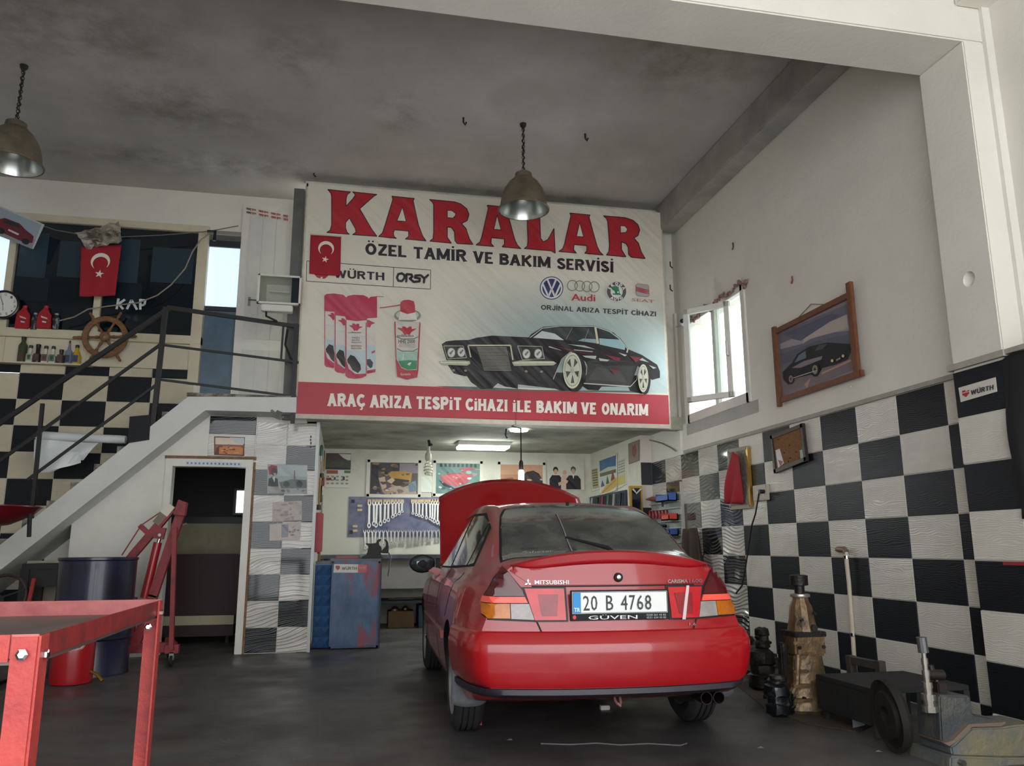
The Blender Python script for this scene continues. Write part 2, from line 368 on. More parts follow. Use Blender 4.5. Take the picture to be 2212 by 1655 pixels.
# right wall of the hall with the hole of the window
wy0, wy1, wz0, wz1 = 7.42, 8.93, 2.60, 3.80
mb = MB()
mb.box((XW, 4.0, 0), (XW+.25, wy0, ZC)).box((XW, wy1, 0), (XW+.25, 10.2, ZC)).box((XW, wy0, 0), (XW+.25, wy1, wz0)).box((XW, wy0, wz1), (XW+.25, wy1, ZC))
mb.box((4.09, YF, 0), (4.34, 4.05, ZC))
wall_r = struct('wall_right', mb, plaster)
struct('wall_left', MB().box((XL-.2, YF, 0), (XL, 13, ZC)), plaster)
struct('wall_front_blocker', MB().box((XL, YF-.2, 0), (-3.3, YF, ZC)).box((-3.3, YF-.2, 4.7), (4.3, YF, ZC)), plaster)  # added out of view: darkens the left side and the car's reflections
# pilaster, beams
pil = MB().box((XP, 4.03, 0), (XW+.12, 4.45, 4.37))
pilaster = struct('trim_1', pil, plaster, bevel=.008)
# round pocket in the pilaster face
if True:
    c = P(2093, 603, 0, XP); kb = MB().ball((XP-.01, c.y, c.z), .052, 24, 0, (.85, 1, 1)).build('cutter', plaster, weld=True)
    md = pilaster.modifiers.new('b', 'BOOLEAN'); md.object = kb; md.operation = 'DIFFERENCE'; md.solver = 'EXACT'; bpy.context.view_layer.update()
    me_ = bpy.data.meshes.new_from_object(pilaster.evaluated_get(bpy.context.evaluated_depsgraph_get())); pilaster.modifiers.clear(); pilaster.data = me_; bpy.data.objects.remove(kb)
c = P(2093, 603, 0, XP)
T = Matrix.Translation((XP-.001, c.y, c.z)) @ Matrix.Rotation(-PI/2, 4, 'Y')
struct('trim_2', MB().box((-6.5, 4.03, 4.37), (4.15, 4.45, ZC)), plaster, bevel=.01)      # front cross beam
struct('trim_3', MB().box((3.85, YF, 4.62), (4.15, 4.03, ZC)), plaster, bevel=.01)
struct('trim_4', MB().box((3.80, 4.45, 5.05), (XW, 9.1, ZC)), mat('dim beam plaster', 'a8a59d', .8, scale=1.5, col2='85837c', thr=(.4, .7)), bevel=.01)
# wall behind the stair with the gallery window; doorways left open
gw0, gw1, gz0, gz1 = -3.93, -1.85, 3.52, 4.93
gd0, gd1 = -1.62, -1.28
def zu(x): return 2.546+(x+1.50)*.9192      # underside of the stair slab
def xz(poly, y0, y1, mb):
    T = Matrix(((1,0,0,0),(0,0,-1,y1),(0,1,0,0),(0,0,0,1))); return mb.prism(poly, y1-y0, 0, T)
mb = MB().box((XL, YU, 0), (-4.55, YU+.15, ZC))
xz([(-4.55, 0), (-2.95, 0), (-2.95, zu(-2.95)), (-1.72, zu(-1.72)), (-1.72, 2.98), (-4.55, 2.98)], YU, YU+.15, mb)
mb.box((-4.55, YU, 4.92), (-.45, YU+.15, ZC)).box((-1.30, YU, 2.6), (-.45, YU+.15, 4.92)).box((-1.72, YU, 2.45), (-.45, YU+.15, 2.62))
wall_b = struct('wall_back', mb, plaster)
# room seen through the gallery window: floor, back and side
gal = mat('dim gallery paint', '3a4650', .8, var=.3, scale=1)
struct('wall_gallery', MB().box((-4.7, 12.6, 2.6), (-.45, 12.7, ZC)).box((-.55, 9.96, 2.6), (-.45, 12.6, ZC)), gal)
struct('floor_gallery', MB().box((XL, 9.95, 2.5), (-.45, 12.7, 2.6)), gal)

# lower wall under the landing with the doorway
dx0, dx1, dz1 = -1.90, -1.03, 2.03
mb = MB().box((dx1, YD, 0), (-.33, YD+.12, 2.545))
xz([(-2.80, 0), (dx0, 0), (dx0, zu(dx0)), (-2.80, zu(-2.80))], YD, YD+.12, mb)
xz([(dx0, dz1), (dx1, dz1), (dx1, 2.545), (-1.50, 2.545), (dx0, zu(dx0))], YD, YD+.12, mb)
mb.box((-.45, YD, 0), (-.33, 12.47, 2.58))
wall_l = struct('wall_lower', mb, white_pvc)
# door frame
mb = MB(); fw = .055
mb.box((dx0-.02, YD-.03, 0), (dx0+fw, YD+.13, dz1-fw)).box((dx1-fw, YD-.03, 0), (dx1+.02, YD+.13, dz1-fw)).box((dx0-.02, YD-.03, dz1-fw), (dx1+.02, YD+.13, dz1+.03))
door = struct('door_1', mb, white_pvc, bevel=.004)
MB().box((dx0-.03, YD-.035, dz1+.03), (dx1+.05, YD-.005, dz1+.06)).build('rusty_lintel', mat('rusty strip', '8a6c50', .8, var=.4, scale=20), door)
MB().box((dx1+.02, YD-.02, 0), (dx1+.045, YD, dz1)).build('rusty_edge', MATS['rusty strip'], door)
a = Art(PY(401, 996, YD-.031), PY(523, 999, YD-.031), PY(401, 1004, YD-.031)); a.rect('c9d0dc', 0, 0, 1, 1)
for i in range(14): a.rect('6c7a95', .02+i*.07, .3, .05+i*.07, .8)
a.done('printed_strip', door)
# small room behind the doorway
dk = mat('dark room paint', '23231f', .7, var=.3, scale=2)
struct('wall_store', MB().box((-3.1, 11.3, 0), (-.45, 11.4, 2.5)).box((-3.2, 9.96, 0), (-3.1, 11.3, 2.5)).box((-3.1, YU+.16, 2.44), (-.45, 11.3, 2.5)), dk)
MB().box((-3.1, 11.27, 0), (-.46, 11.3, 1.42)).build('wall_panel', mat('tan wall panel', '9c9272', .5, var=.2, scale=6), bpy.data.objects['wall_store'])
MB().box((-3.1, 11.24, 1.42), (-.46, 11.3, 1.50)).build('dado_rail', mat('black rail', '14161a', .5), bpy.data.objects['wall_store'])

# stair: one flight of steps, sloping slab and landing
st = mat('stair paint', 'd5d5cf', .6, var=.08, scale=3, bump=.1)
sl = .803
mb = MB()
def zl(x): return 2.546+(x+1.514)*.921        # underside line of the sloping slab
poly = [(-.56, 2.55), (-1.514, 2.546), (-4.28, 0.0), (-4.62, 0.0), (-4.56, 0.0)]
prof = [(-.56, 2.55), (-1.50, 2.546), (-4.27, 0.0), (-4.53, 0.0), (-1.68, 2.69), (-.56, 2.72)]
T = Matrix(((1,0,0,0),(0,0,-1,YU),(0,1,0,0),(0,0,0,1)))
mb.prism(prof, YU-8.95, 0, T)
stair = struct('stair', mb, st)
stair['kind'] = 'structure'
ns = 13
for i in range(ns):
    x1 = -1.72-i*.205; z = 2.60-i*.19
    if z < .1: break
    MB().box((x1-.205-.02, 9.02, z-.22), (x1, YU, z-.07)).build('step', grime, stair)
MB().box((-1.70, 8.96, 2.70), (-.56, YU, 2.735)).build('landing_slab', grime, stair)
# soffit of the mezzanine, fascia behind the banner, bay walls
struct('ceiling_bay', MB().box((-.45, YM+.05, 2.58), (XW, 12.6, 2.66)).box((-.45, YM+.02, 2.50), (XW, YM+.16, 2.66)), bay_ceil_m)
bay = mat('bay plaster', 'd9d6c8', .7, scale=1.3, col2='b5b1a2', thr=(.5, .75))
struct('wall_bay', MB().box((-.45, 12.47, 0), (XP+.2, 12.6, 2.6)), bay)
struct('wall_bay_right', MB().box((XP, 10.32, 0), (XP+.2, 12.6, 2.6)), bay)
struct('wall_mezzanine', MB().box((-.60, YM+.12, 2.66), (XW, YM+.2, ZC)), plaster_dirty)
# painted column at the mouth of the bay
col_w = mat('pinkish white column paint', 'd8cdc3', .6, var=.06); col_b = mat('black column paint', '17181c', .4)
colm = struct('trim_5', MB().box((XP, 10.2, 0), (XW+.1, 10.32, 2.58)), col_w)
for j in range(8):
    if j % 2 == 0:
        z1 = 2.21-.3*j; MB().box((XP-.004, 10.194, max(z1-.3, 0)), (XW-.005, 10.2, z1)).build('painted_square', col_b, colm)

# ---- black and white embossed tiles, each one a piece of the wall
def make_tile(name, w, h, m):
    mb = MB(); d = .006; b = .004
    mb.add([(0,0,0),(w,0,0),(w,0,h),(0,0,h),(b,-d,b),(w-b,-d,b),(w-b,-d,h-b),(b,-d,h-b)], [(4,5,6,7),(0,1,5,4),(1,2,6,5),(2,3,7,6),(3,0,4,7)])
    return mb
TILES = {}
def put_tile(parent, x, y, z, rotz, w, h, m):
    key = (round(w,3), round(h,3), m.name)
    if key not in TILES:
        me = bpy.data.meshes.new('tile'); mb = make_tile('tile', w, h, m); me.from_pydata([tuple(v) for v in mb.v], [], mb.f); me.materials.append(m); TILES[key] = me
    o = bpy.data.objects.new('tile', TILES[key]); C.objects.link(o); o.parent = parent; o.matrix_parent_inverse = world_mat(parent).inverted()
    o.location = (x, y, z); o.rotation_euler = (0, 0, rotz); return o
G = .003
ZT = 2.21
for k in range(-1, 11):                                   # right wall: from the pilaster back to the painted column
    ya = 4.723+.5*k; yb = ya+.5
    if k == -1: ya = 4.45
    yb = min(yb, 10.19)
    if yb-ya < .05: continue
    for j in range(8):
        z1 = ZT-.3*j; z0 = max(z1-.3, 0.005)
        put_tile(wall_r, XW, yb-G, z0, -PI/2, yb-ya-G, z1-z0-G, (tile_bs if k > 5 else tile_b) if (k+j) % 2 == 0 else (tile_ws if k > 5 else tile_w))
for j in range(8):
    z1 = ZT-.3*j; z0 = max(z1-.3, 0.005)
    put_tile(pilaster, XP, 4.45, z0, -PI/2, .42, z1-z0-G, tile_b if j % 2 == 0 else tile_w)
    put_tile(pilaster, XP, 4.03, z0, 0, .21, z1-z0-G, tile_w if j % 2 == 0 else tile_b)
    for k in range(4):                                    # the wall nearer than the pilaster
        put_tile(wall_r, 4.09, 4.02-.5*k, z0, -PI/2, .5-G, z1-z0-G, tile_b if (k+j) % 2 == 0 else tile_w)
struct('trim_6', MB().box((XW-.022, 4.45, ZT), (XW, 9.1, ZT+.035)), mat('dusty rail', 'a9a498', .7, var=.2, scale=8))
struct('trim_7', MB().box((XP-.03, 4.0, ZT+.01), (XW, 4.47, ZT+.05)).box((XP-.02, 3.2, ZT+.02), (4.09, 4.0, ZT+.05)), MATS['dusty rail'])
# tiles of the wall behind the stair (cream and black)
tx, tz, tw, th = -3.186+.0, 2.753, .466, .297
ZLG = PY(60, 785, YU-.02).z
for i in range(-3, 4):
    for j in range(-1, 9):
        x0 = tx+tw*(i-1); z1 = tz+th*(1-j); z0 = z1-th
        if j == -1: z1 = z0+ZLG-(tz+th)-.002
        if x0 > -2.3+.5 and True:
            if x0+tw > -1.72: continue
        if z0 < .05: continue
        if x0 > -3.3 and z0 < zu(x0+tw)-.12: continue
        put_tile(wall_b, x0, YU, z0, 0, tw-G, z1-z0-G, tile_b if (i+j) % 2 == 0 else tile_c)
# tiles beside and above the doorway
def tiles_rect(x0, x1, ys, parity, Y=YD, parent=None):
    pass
zr = [PY(600, y, YD).z for y in (1412, 1355, 1298, 1241, 1185, 1127, 1070, 1015, 962, 912)]
xs_ = [-.995, -.66, -.335]
for c_ in range(2):
    for j in range(len(zr)-1):
        put_tile(wall_l, xs_[c_], YD, max(zr[j], .004), 0, xs_[c_+1]-xs_[c_]-G, zr[j+1]-max(zr[j], .004)-G, tile_bs if (c_+j) % 2 == 0 and not (j == 8) else tile_ws)
x = -1.50
for w_, a_, b_ in ((.49, 'w', 'w'),):
    pass
za, zb, zc_ = dz1+.065, PY(500, 938, YD).z, 2.545
for x0, x1, lo, hi in ((-1.93, -1.50, 'w', None), (-1.50, -1.00, 'w', 'b'), (-1.0, -.70, None, 'w')):
    if lo: 
        if x0 > -1.9: put_tile(wall_l, x0, YD, za, 0, x1-x0-G, zb-za-G, tile_ws)
    if hi and x0 > -1.6 and lo: put_tile(wall_l, x0, YD, zb, 0, x1-x0-G, zc_-zb-G, tile_ws if hi == 'w' else tile_bs)
# thin steel angle at the corner of the bay
struct('trim_8', MB().box((-.345, YD-.02, 0), (-.31, YD+.02, 2.5)), mat('grey steel angle', 'a9aaa8', .45, .3))

# ---- gallery window: frame, mullion, two dark panes; the lit pane at each side
pvc = mat('aged cream profile', 'd2c7ac', .5, var=.12, scale=6)
gl_dark = mat('dark tinted pane', '0d1a24', .06, 0, coat=.3, spec=.8)
gl_sky = mat('daylit frosted pane', 'cfe4ff', .6, emit=1.1)
def W2(x): return x
Yw = YU-.005
gwin = thing('window_1', None, None, (gw0, Yw, 3.3)); gwin['kind'] = 'structure'
def ppoly(pts, Y, d):                      # a panel whose outline is read on the plane Y
    q = [PY(x, y, Y) for x, y in pts]; n = len(q)
    return MB().add([(p.x, Y, p.z) for p in q]+[(p.x, Y+d, p.z) for p in q], [tuple(range(n)), tuple(range(n, 2*n))[::-1]]+[(i, n+i, n+(i+1) % n, (i+1) % n) for i in range(n)])
x0, x1 = -3.90, -1.86
zt, zbm = 4.86, 3.56
mb = MB()
mb.box((-5.0, Yw-.05, zt), (x1+.12, Yw+.07, zt+.09)).box((-5.0, Yw-.06, zbm-.10), (x1+.12, Yw+.07, zbm))
mb.box((x1, Yw-.05, 2.98), (x1+.12, Yw+.07, zt))
mb.build('window_frame', pvc, gwin, bevel=.005)
for xm in (-3.87, -2.91): MB().box((xm-.04, Yw-.05, zbm), (xm+.035, Yw+.06, zt)).build('mullion', pvc, gwin, bevel=.004)
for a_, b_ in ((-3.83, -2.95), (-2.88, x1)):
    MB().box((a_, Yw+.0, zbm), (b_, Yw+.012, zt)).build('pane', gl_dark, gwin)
    for f0, f1, g0_, g1_, c_ in ((.02, .36, .10, .52, '2f424d'), (.50, .96, .16, .50, '2b3d48'), (.02, .42, .52, .74, '1b2831')): MB().box((a_+(b_-a_)*f0, Yw-.003, zt-(zt-zbm)*g1_), (a_+(b_-a_)*f1, Yw, zt-(zt-zbm)*g0_)).build('painted_reflection', mat('painted blue reflection '+c_, c_, .15, coat=.3), gwin)  # lighter blue rectangles put the reflections in the glass into colour
    m_ = (a_+b_)/2; MB().box((m_-.05, Yw+.02, zbm), (m_+.05, Yw+.05, zt)).build('sash_bar', mat('black sash', '0b0e12', .5), gwin)
MB().box((-5.0, Yw, zbm), (-3.91, Yw+.012, zt)).build('pane', gl_sky, gwin)
for xm in (-3.86, -3.0): MB().box((xm-.02, Yw-.012, ZLG), (xm+.02, Yw+.02, zbm-.1)).build('panel_batten', pvc, gwin)
MB().box((-5.0, Yw, ZLG), (x1, Yw+.03, zbm-.1)).build('parapet_panel', cream, gwin)
MB().box((-5.0, Yw-.10, ZLG-.016), (-2.9, Yw+.0, ZLG)).build('ledge', pvc, gwin)
# gallery doorway: lit strip, dark lower part; the plastic door leaf beside it
gdr = thing('door_2', None, None, (-1.3, YU, 2.75)); gdr['kind'] = 'structure'
s0, s1 = x1+.12, PY(515, 600, YU-.02).x
MB().box((s0, YU+.05, 3.95), (s1, YU+.06, 4.72)).build('pane', gl_sky, gdr)
MB().box((s0, YU+.05, 2.7), (s1, YU+.06, 3.93)).build('pane', mat('blue grey pane', '5f7688', .3, var=.4, scale=3), gdr)
MB().box((s0, YU+.02, 3.91), (s1, YU+.07, 3.96)).box((s0, YU+.02, 4.72), (s1, YU+.07, 4.80)).build('transom', mat('dark transom', '252a30', .5), gdr)
YL = YU-.06
dl = [PY(x, y, YL) for x, y in ((517, 440), (640, 470), (626, 850), (495, 845))]
lx0, lx1 = PY(512, 640, YL).x, PY(634, 640, YL).x; lz0, lz1 = 2.74, PY(517, 440, YL).z
mb = MB().box((lx0, YL, lz0), (lx1, YL+.05, lz1))
mb.build('door_leaf', white_pvc, gdr, bevel=.006)
pw = (lx0+.09, lx1-.09)
for a_, b_ in ((3.55, lz1-.14), (lz0+.1, 3.42)):
    mb = MB(); n_ = 3; w_ = (pw[1]-pw[0])/n_
    for i in range(n_): mb.box((pw[0]+w_*i+.003, YL-.008, a_), (pw[0]+w_*(i+1)-.003, YL+.001, b_))
    mb.build('door_panel', mat('door board', 'd2d0c8', .5, var=.08), gdr, bevel=.002)
hp = PY(541, 648, YL-.03)
MB().box((hp.x-.03, YL-.02, hp.z-.07), (hp.x, YL, hp.z+.04)).tube([(hp.x-.015, YL-.01, hp.z), (hp.x-.015, YL-.05, hp.z), (hp.x+.10, YL-.05, hp.z-.01)], .008, 8).build('door_handle', mat('brushed handle', '8b8b88', .35, .8), gdr, smooth=True)
a = Art(PY(530, 446, YL-.001), PY(636, 468, YL-.001), PY(531, 462, YL-.001))
for i in range(4):
    for j in range(2):
        a.text('b04a48' if i else '4a3a40', 'ever', .02+i*.25, .12+j*.5, .12+i*.25, .42+j*.5, .02); a.text('b04a48', 'gen', .13+i*.25, .12+j*.5, .21+i*.25, .42+j*.5, .02)
a.done('protective_film_print', gdr)
struct('trim_9', MB().box((-.80, YU-.35, 2.7), (-.74, YU-.3, 5.2)), white_pvc)
struct('trim_10', MB().box((-.72, 9.12, 2.5), (-.60, 9.2, 5.25)), mat('grey sooty post', '6b6a66', .7, var=.3, scale=6))

# ---- window in the right wall, one sash swung open
w2 = thing('window_2', None, None, (XW, 8.2, 2.6)); w2['kind'] = 'structure'
fr = MB(); f_ = .055
fr.box((XW-.02, wy0-.03, wz0-.05), (XW+.08, wy0+f_, wz1+.03)).box((XW-.02, wy1-f_, wz0-.05), (XW+.08, wy1+.03, wz1+.03))
fr.box((XW-.02, wy0, wz0-.05), (XW+.08, wy1, wz0+f_)).box((XW-.02, wy0, wz1-f_), (XW+.08, wy1, wz1+.03)).box((XW-.01, 8.12, wz0), (XW+.07, 8.19, wz1))
fr.build('window_frame', white_pvc, w2, bevel=.005)
glass = glass_mat('window glass', 'eef6f4')
MB().box((XW+.03, wy0+f_, wz0+f_), (XW+.036, 8.12, wz1-f_)).build('pane', glass, w2)
# sash hinged at the middle bar, opened into the room
sa = math.radians(38); hx, hy = XW-.02, 7.72; Ls = .55
T = Matrix.Translation((hx, hy, wz0+.06)) @ Matrix.Rotation(sa, 4, 'Z')
h_ = wz1-wz0-.14
mb = MB()
mb.box((-.02, 0, 0), (.03, .06, h_), 0, T).box((-.02, Ls-.06, 0), (.03, Ls, h_), 0, T).box((-.02, 0, 0), (.03, Ls, .06), 0, T).box((-.02, 0, h_-.06), (.03, Ls, h_), 0, T)
sash = mb.build('open_sash', white_pvc, w2, bevel=.004)
MB().box((0, .06, .06), (.006, Ls-.06, h_-.06), 0, T).build('pane', glass, sash)
MB().tube([T @ Vector((-.02, .03, .45)), T @ Vector((-.06, .03, .45)), T @ Vector((-.06, .03, .60))], .010, 8).build('sash_handle', mat('brushed handle'  , '8b8b88'), sash, smooth=True)
MB().box((XW+.01, wy0-.16, wz0-.18), (XW-.004, wy1+.08, wz0-.05)).build('sill_patch', mat('greyed plaster', 'b3b0a9', .8, var=.15, scale=3), w2)
# ================================================= the red car (built in its own space: x right, y forward from the rear bumper, z up)
car = thing('car', 'red five-door hatchback with its bonnet raised, seen from behind', 'car')
# paint with a film of dust lying on what faces up
paint = mat('red car paint', 'a30d18', .25, 0, coat=.6)
N = paint.node_tree.nodes; L = paint.node_tree.links; B = N['Principled BSDF']
g = N.new('ShaderNodeNewGeometry'); sx = N.new('ShaderNodeSeparateXYZ'); L.new(g.outputs['Normal'], sx.inputs[0])
mr = N.new('ShaderNodeMapRange'); mr.inputs[1].default_value = .34; mr.inputs[2].default_value = .95; L.new(sx.outputs[2], mr.inputs[0])
nz = N.new('ShaderNodeTexNoise'); nz.inputs['Scale'].default_value = 5; nz.inputs['Detail'].default_value = 8; L.new(N['Texture Coordinate'].outputs['Object'], nz.inputs[0])
mu = N.new('ShaderNodeMath'); mu.operation = 'MULTIPLY'; L.new(mr.outputs[0], mu.inputs[0]); L.new(nz.outputs[0], mu.inputs[1])
ad = N.new('ShaderNodeMath'); ad.operation = 'MULTIPLY_ADD'; ad.inputs[1].default_value = 1.25; ad.inputs[2].default_value = .02; ad.use_clamp = True; L.new(mu.outputs[0], ad.inputs[0])
mx = N.new('ShaderNodeMix'); mx.data_type = 'RGBA'; mx.inputs[6].default_value = (*lin('a00a16'), 1); mx.inputs[7].default_value = (*lin('80706c'), 1)
L.new(ad.outputs[0], mx.inputs[0]); L.new(mx.outputs[2], B.inputs['Base Color'])
m3 = N.new('ShaderNodeMapRange'); m3.inputs[3].default_value = .26; m3.inputs[4].default_value = .7; L.new(ad.outputs[0], m3.inputs[0]); L.new(m3.outputs[0], B.inputs['Roughness'])
m4 = N.new('ShaderNodeMapRange'); m4.inputs[3].default_value = .6; m4.inputs[4].default_value = .1; L.new(ad.outputs[0], m4.inputs[0]); L.new(m4.outputs[0], B.inputs['Coat Weight'])
bumper_m = mat('red bumper paint', 'a60c17', .3, coat=.7, var=.12, scale=2)
cglass = mat('dusty car glass', '2b302f', .14, 0, scale=3.0, col2='6b6c66', thr=(.3, .75), coat=.6)
cside = mat('car side glass', '101416', .06, 0, coat=.8, var=.1)
rubber = mat('black rubber', '151516', .75, bump=.2, bscale=40)
tyre_m = mat('tyre rubber', '2b2a2a', .8, var=.25, scale=9)
blackp = mat('black plastic', '1d1b1e', .5, var=.15)
alloy = mat('alloy wheel metal', 'a7a8a6', .35, .85)
chrome = mat('chrome', 'cfcfcf', .12, 1.0)
seam_m = mat('dark seam', '12070a', .7)

#        y     wlow  wmid  wsh   bx    bz    rx    rz    rz0   zb
ST = [(0.00, .68, .755, .690, .585, .985, .52, 1.010, 1.025, .33),
      (0.10, .73, .795, .722, .600, .990, .53, 1.018, 1.035, .30),
      (0.25, .77, .820, .757, .625, .992, .55, 1.030, 1.050, .27),
      (0.42, .79, .836, .783, .660, .985, .575, 1.050, 1.075, .25),
      (0.65, .81, .855, .812, .705, .965, .585, 1.135, 1.180, .23),
      (0.95, .82, .856, .822, .730, .950, .555, 1.255, 1.305, .22),
      (1.25, .82, .856, .828, .745, .940, .545, 1.335, 1.395, .22),
      (1.65, .82, .857, .832, .755, .930, .555, 1.360, 1.425, .22),
      (2.10, .82, .857, .832, .758, .920, .56, 1.360, 1.422, .22),
      (2.45, .82, .857, .830, .757, .910, .565, 1.320, 1.375, .22),
      (2.75, .82, .856, .828, .752, .905, .60, 1.170, 1.215, .22),
      (3.05, .82, .855, .825, .745, .895, .655, .955, .985, .22),
      (3.35, .81, .852, .820, .735, .870, .64, .905, .940, .22),
      (3.75, .80, .845, .805, .710, .815, .60, .850, .885, .22),
      (4.10, .76, .815, .770, .670, .740, .56, .775, .805, .22),
      (4.33, .68, .745, .700, .600, .660, .50, .690, .715, .24),
      (4.42, .60, .660, .620, .540, .600, .44, .620, .640, .26)]
def cr(a, b, c, d, t): return .5*((2*b)+(-a+c)*t+(2*a-5*b+4*c-d)*t*t+(-a+3*b-3*c+d)*t**3)
def seq(P_, t):
    n = len(P_)-1; i = min(int(t), n-1); f = t-i; a = P_[max(i-1,0)]; b = P_[i]; c = P_[i+1]; d = P_[min(i+2,n)]
    return tuple(cr(a[k], b[k], c[k], d[k], f) for k in range(len(b)))
def section(st):
    y, wl, wm, ws, bx, bz, rx, rz, r0, zb = st
    pts = [(0, zb), (wl-.15, zb), (wl-.02, zb+.02), (wm-.015, .42), (wm, .60), (ws+.012, .76), (ws*.5+bx*.5+.022, .5*(.78+bz)+.01), (bx, bz), (rx, rz), (rx*.82, rz+(r0-rz)*.60), (rx*.45, rz+(r0-rz)*.92), (0, r0)]
    out = []; n = (len(pts)-1)*4
    for i in range(n+1):
        p = seq(pts, i/4); out.append((max(p[0], 0), p[1]))
    out[0] = (0, zb); out[-1] = (0, r0); return out
def rprof(z): return .035 if z < .64 else (.06 if z < .70 else .06+.26*(z-.70))
def warp(y, x, z):
    f = max(0, 1-y/.8)
    g_ = max(0, (y-3.7)/.7)
    return y+f*(rprof(z)+.16*(abs(x)/.85)**2.4)-g_*.16*(abs(x)/.7)**2
def hull():
    mb = MB(); secs = []
    NS = (len(ST)-1)*4
    for i in range(NS+1):
        s = seq(ST, i/4); secs.append((s[0], section(s), 1.0))
    first, last = secs[0], secs[-1]
    secs = [(first[0], first[1], k) for k in (0.0, .2, .4, .6, .8, .92)]+secs+[(last[0]+.012*q, last[1], k) for q, k in enumerate((.9, .7, .4, 0.0))]
    M_ = len(first[1])
    rings = []
    for y, sc, k in secs:
        ring = []
        for x, z in sc: ring.append(Vector((-x*k, warp(y, x*k, z), z)))
        for x, z in sc[-2:0:-1]: ring.append(Vector((x*k, warp(y, x*k, z), z)))
        rings.append(ring)
    n = len(rings[0]); v = [p for r in rings for p in r]; f = []
    for i in range(len(rings)-1):
        for k in range(n):
            f.append((i*n+k, i*n+(k+1) % n, (i+1)*n+(k+1) % n, (i+1)*n+k))
    mb.add(v, f); return mb
hb = hull()
me = bpy.data.meshes.new('body'); me.from_pydata([tuple(v) for v in hb.v], [], hb.f); bm = bmesh.new(); bm.from_mesh(me)
bmesh.ops.remove_doubles(bm, verts=bm.verts, dist=2e-4); bmesh.ops.recalc_face_normals(bm, faces=bm.faces)
BV = BVHTree.FromBMesh(bm); bm.to_mesh(me); bm.free(); me.materials.append(paint)
body = bpy.data.objects.new('body', me); C.objects.link(body)
AX, AF, WR = .96, 3.52, .30
cut = MB()
for y in (AX, AF):
    for s in (-1, 1):
        T = Matrix.Translation((s*.98, y, WR)) @ Matrix.Rotation(-s*PI/2, 4, 'Y')
        cut.lathe([(.355, -.02), (.355, .36)], 40, 0, T)
cut.box((-.60, 3.20, .30), (.60, 4.22, 1.1))
co = cut.build('cutter', blackp)
bm = bmesh.new(); bm.from_mesh(co.data); bmesh.ops.recalc_face_normals(bm, faces=bm.faces); bm.to_mesh(co.data); bm.free()
md = body.modifiers.new('b', 'BOOLEAN'); md.object = co; md.operation = 'DIFFERENCE'; md.solver = 'EXACT'
bpy.context.view_layer.update()
me2 = bpy.data.meshes.new_from_object(body.evaluated_get(bpy.context.evaluated_depsgraph_get()))
body.modifiers.clear(); body.data = me2; bpy.data.objects.remove(co)
me2.materials.clear(); me2.materials.append(paint); me2.materials.append(blackp)
for p in me2.polygons:
    c = p.center; inside = any(math.hypot(c.y-y, c.z-WR) < .36 and abs(p.normal.x) < .99 and math.hypot(c.y-y, c.z-WR) > .345 for y in (AX, AF)) and abs(c.x) > .55
    inside = inside or (abs(abs(c.x)-.62) < .02 and abs(p.normal.x) > .9 and c.z < .7)
    inside = inside or (abs(c.x) < .61 and 3.19 < c.y < 4.23 and (abs(p.normal.z) < .3 or c.z < .32) and c.z < .9 and c.z > .29)
    p.material_index = 1 if inside else 0
me2.polygons.foreach_set('use_smooth', [True]*len(me2.polygons)); me2.set_sharp_from_angle(angle=math.radians(35))
body.parent = car

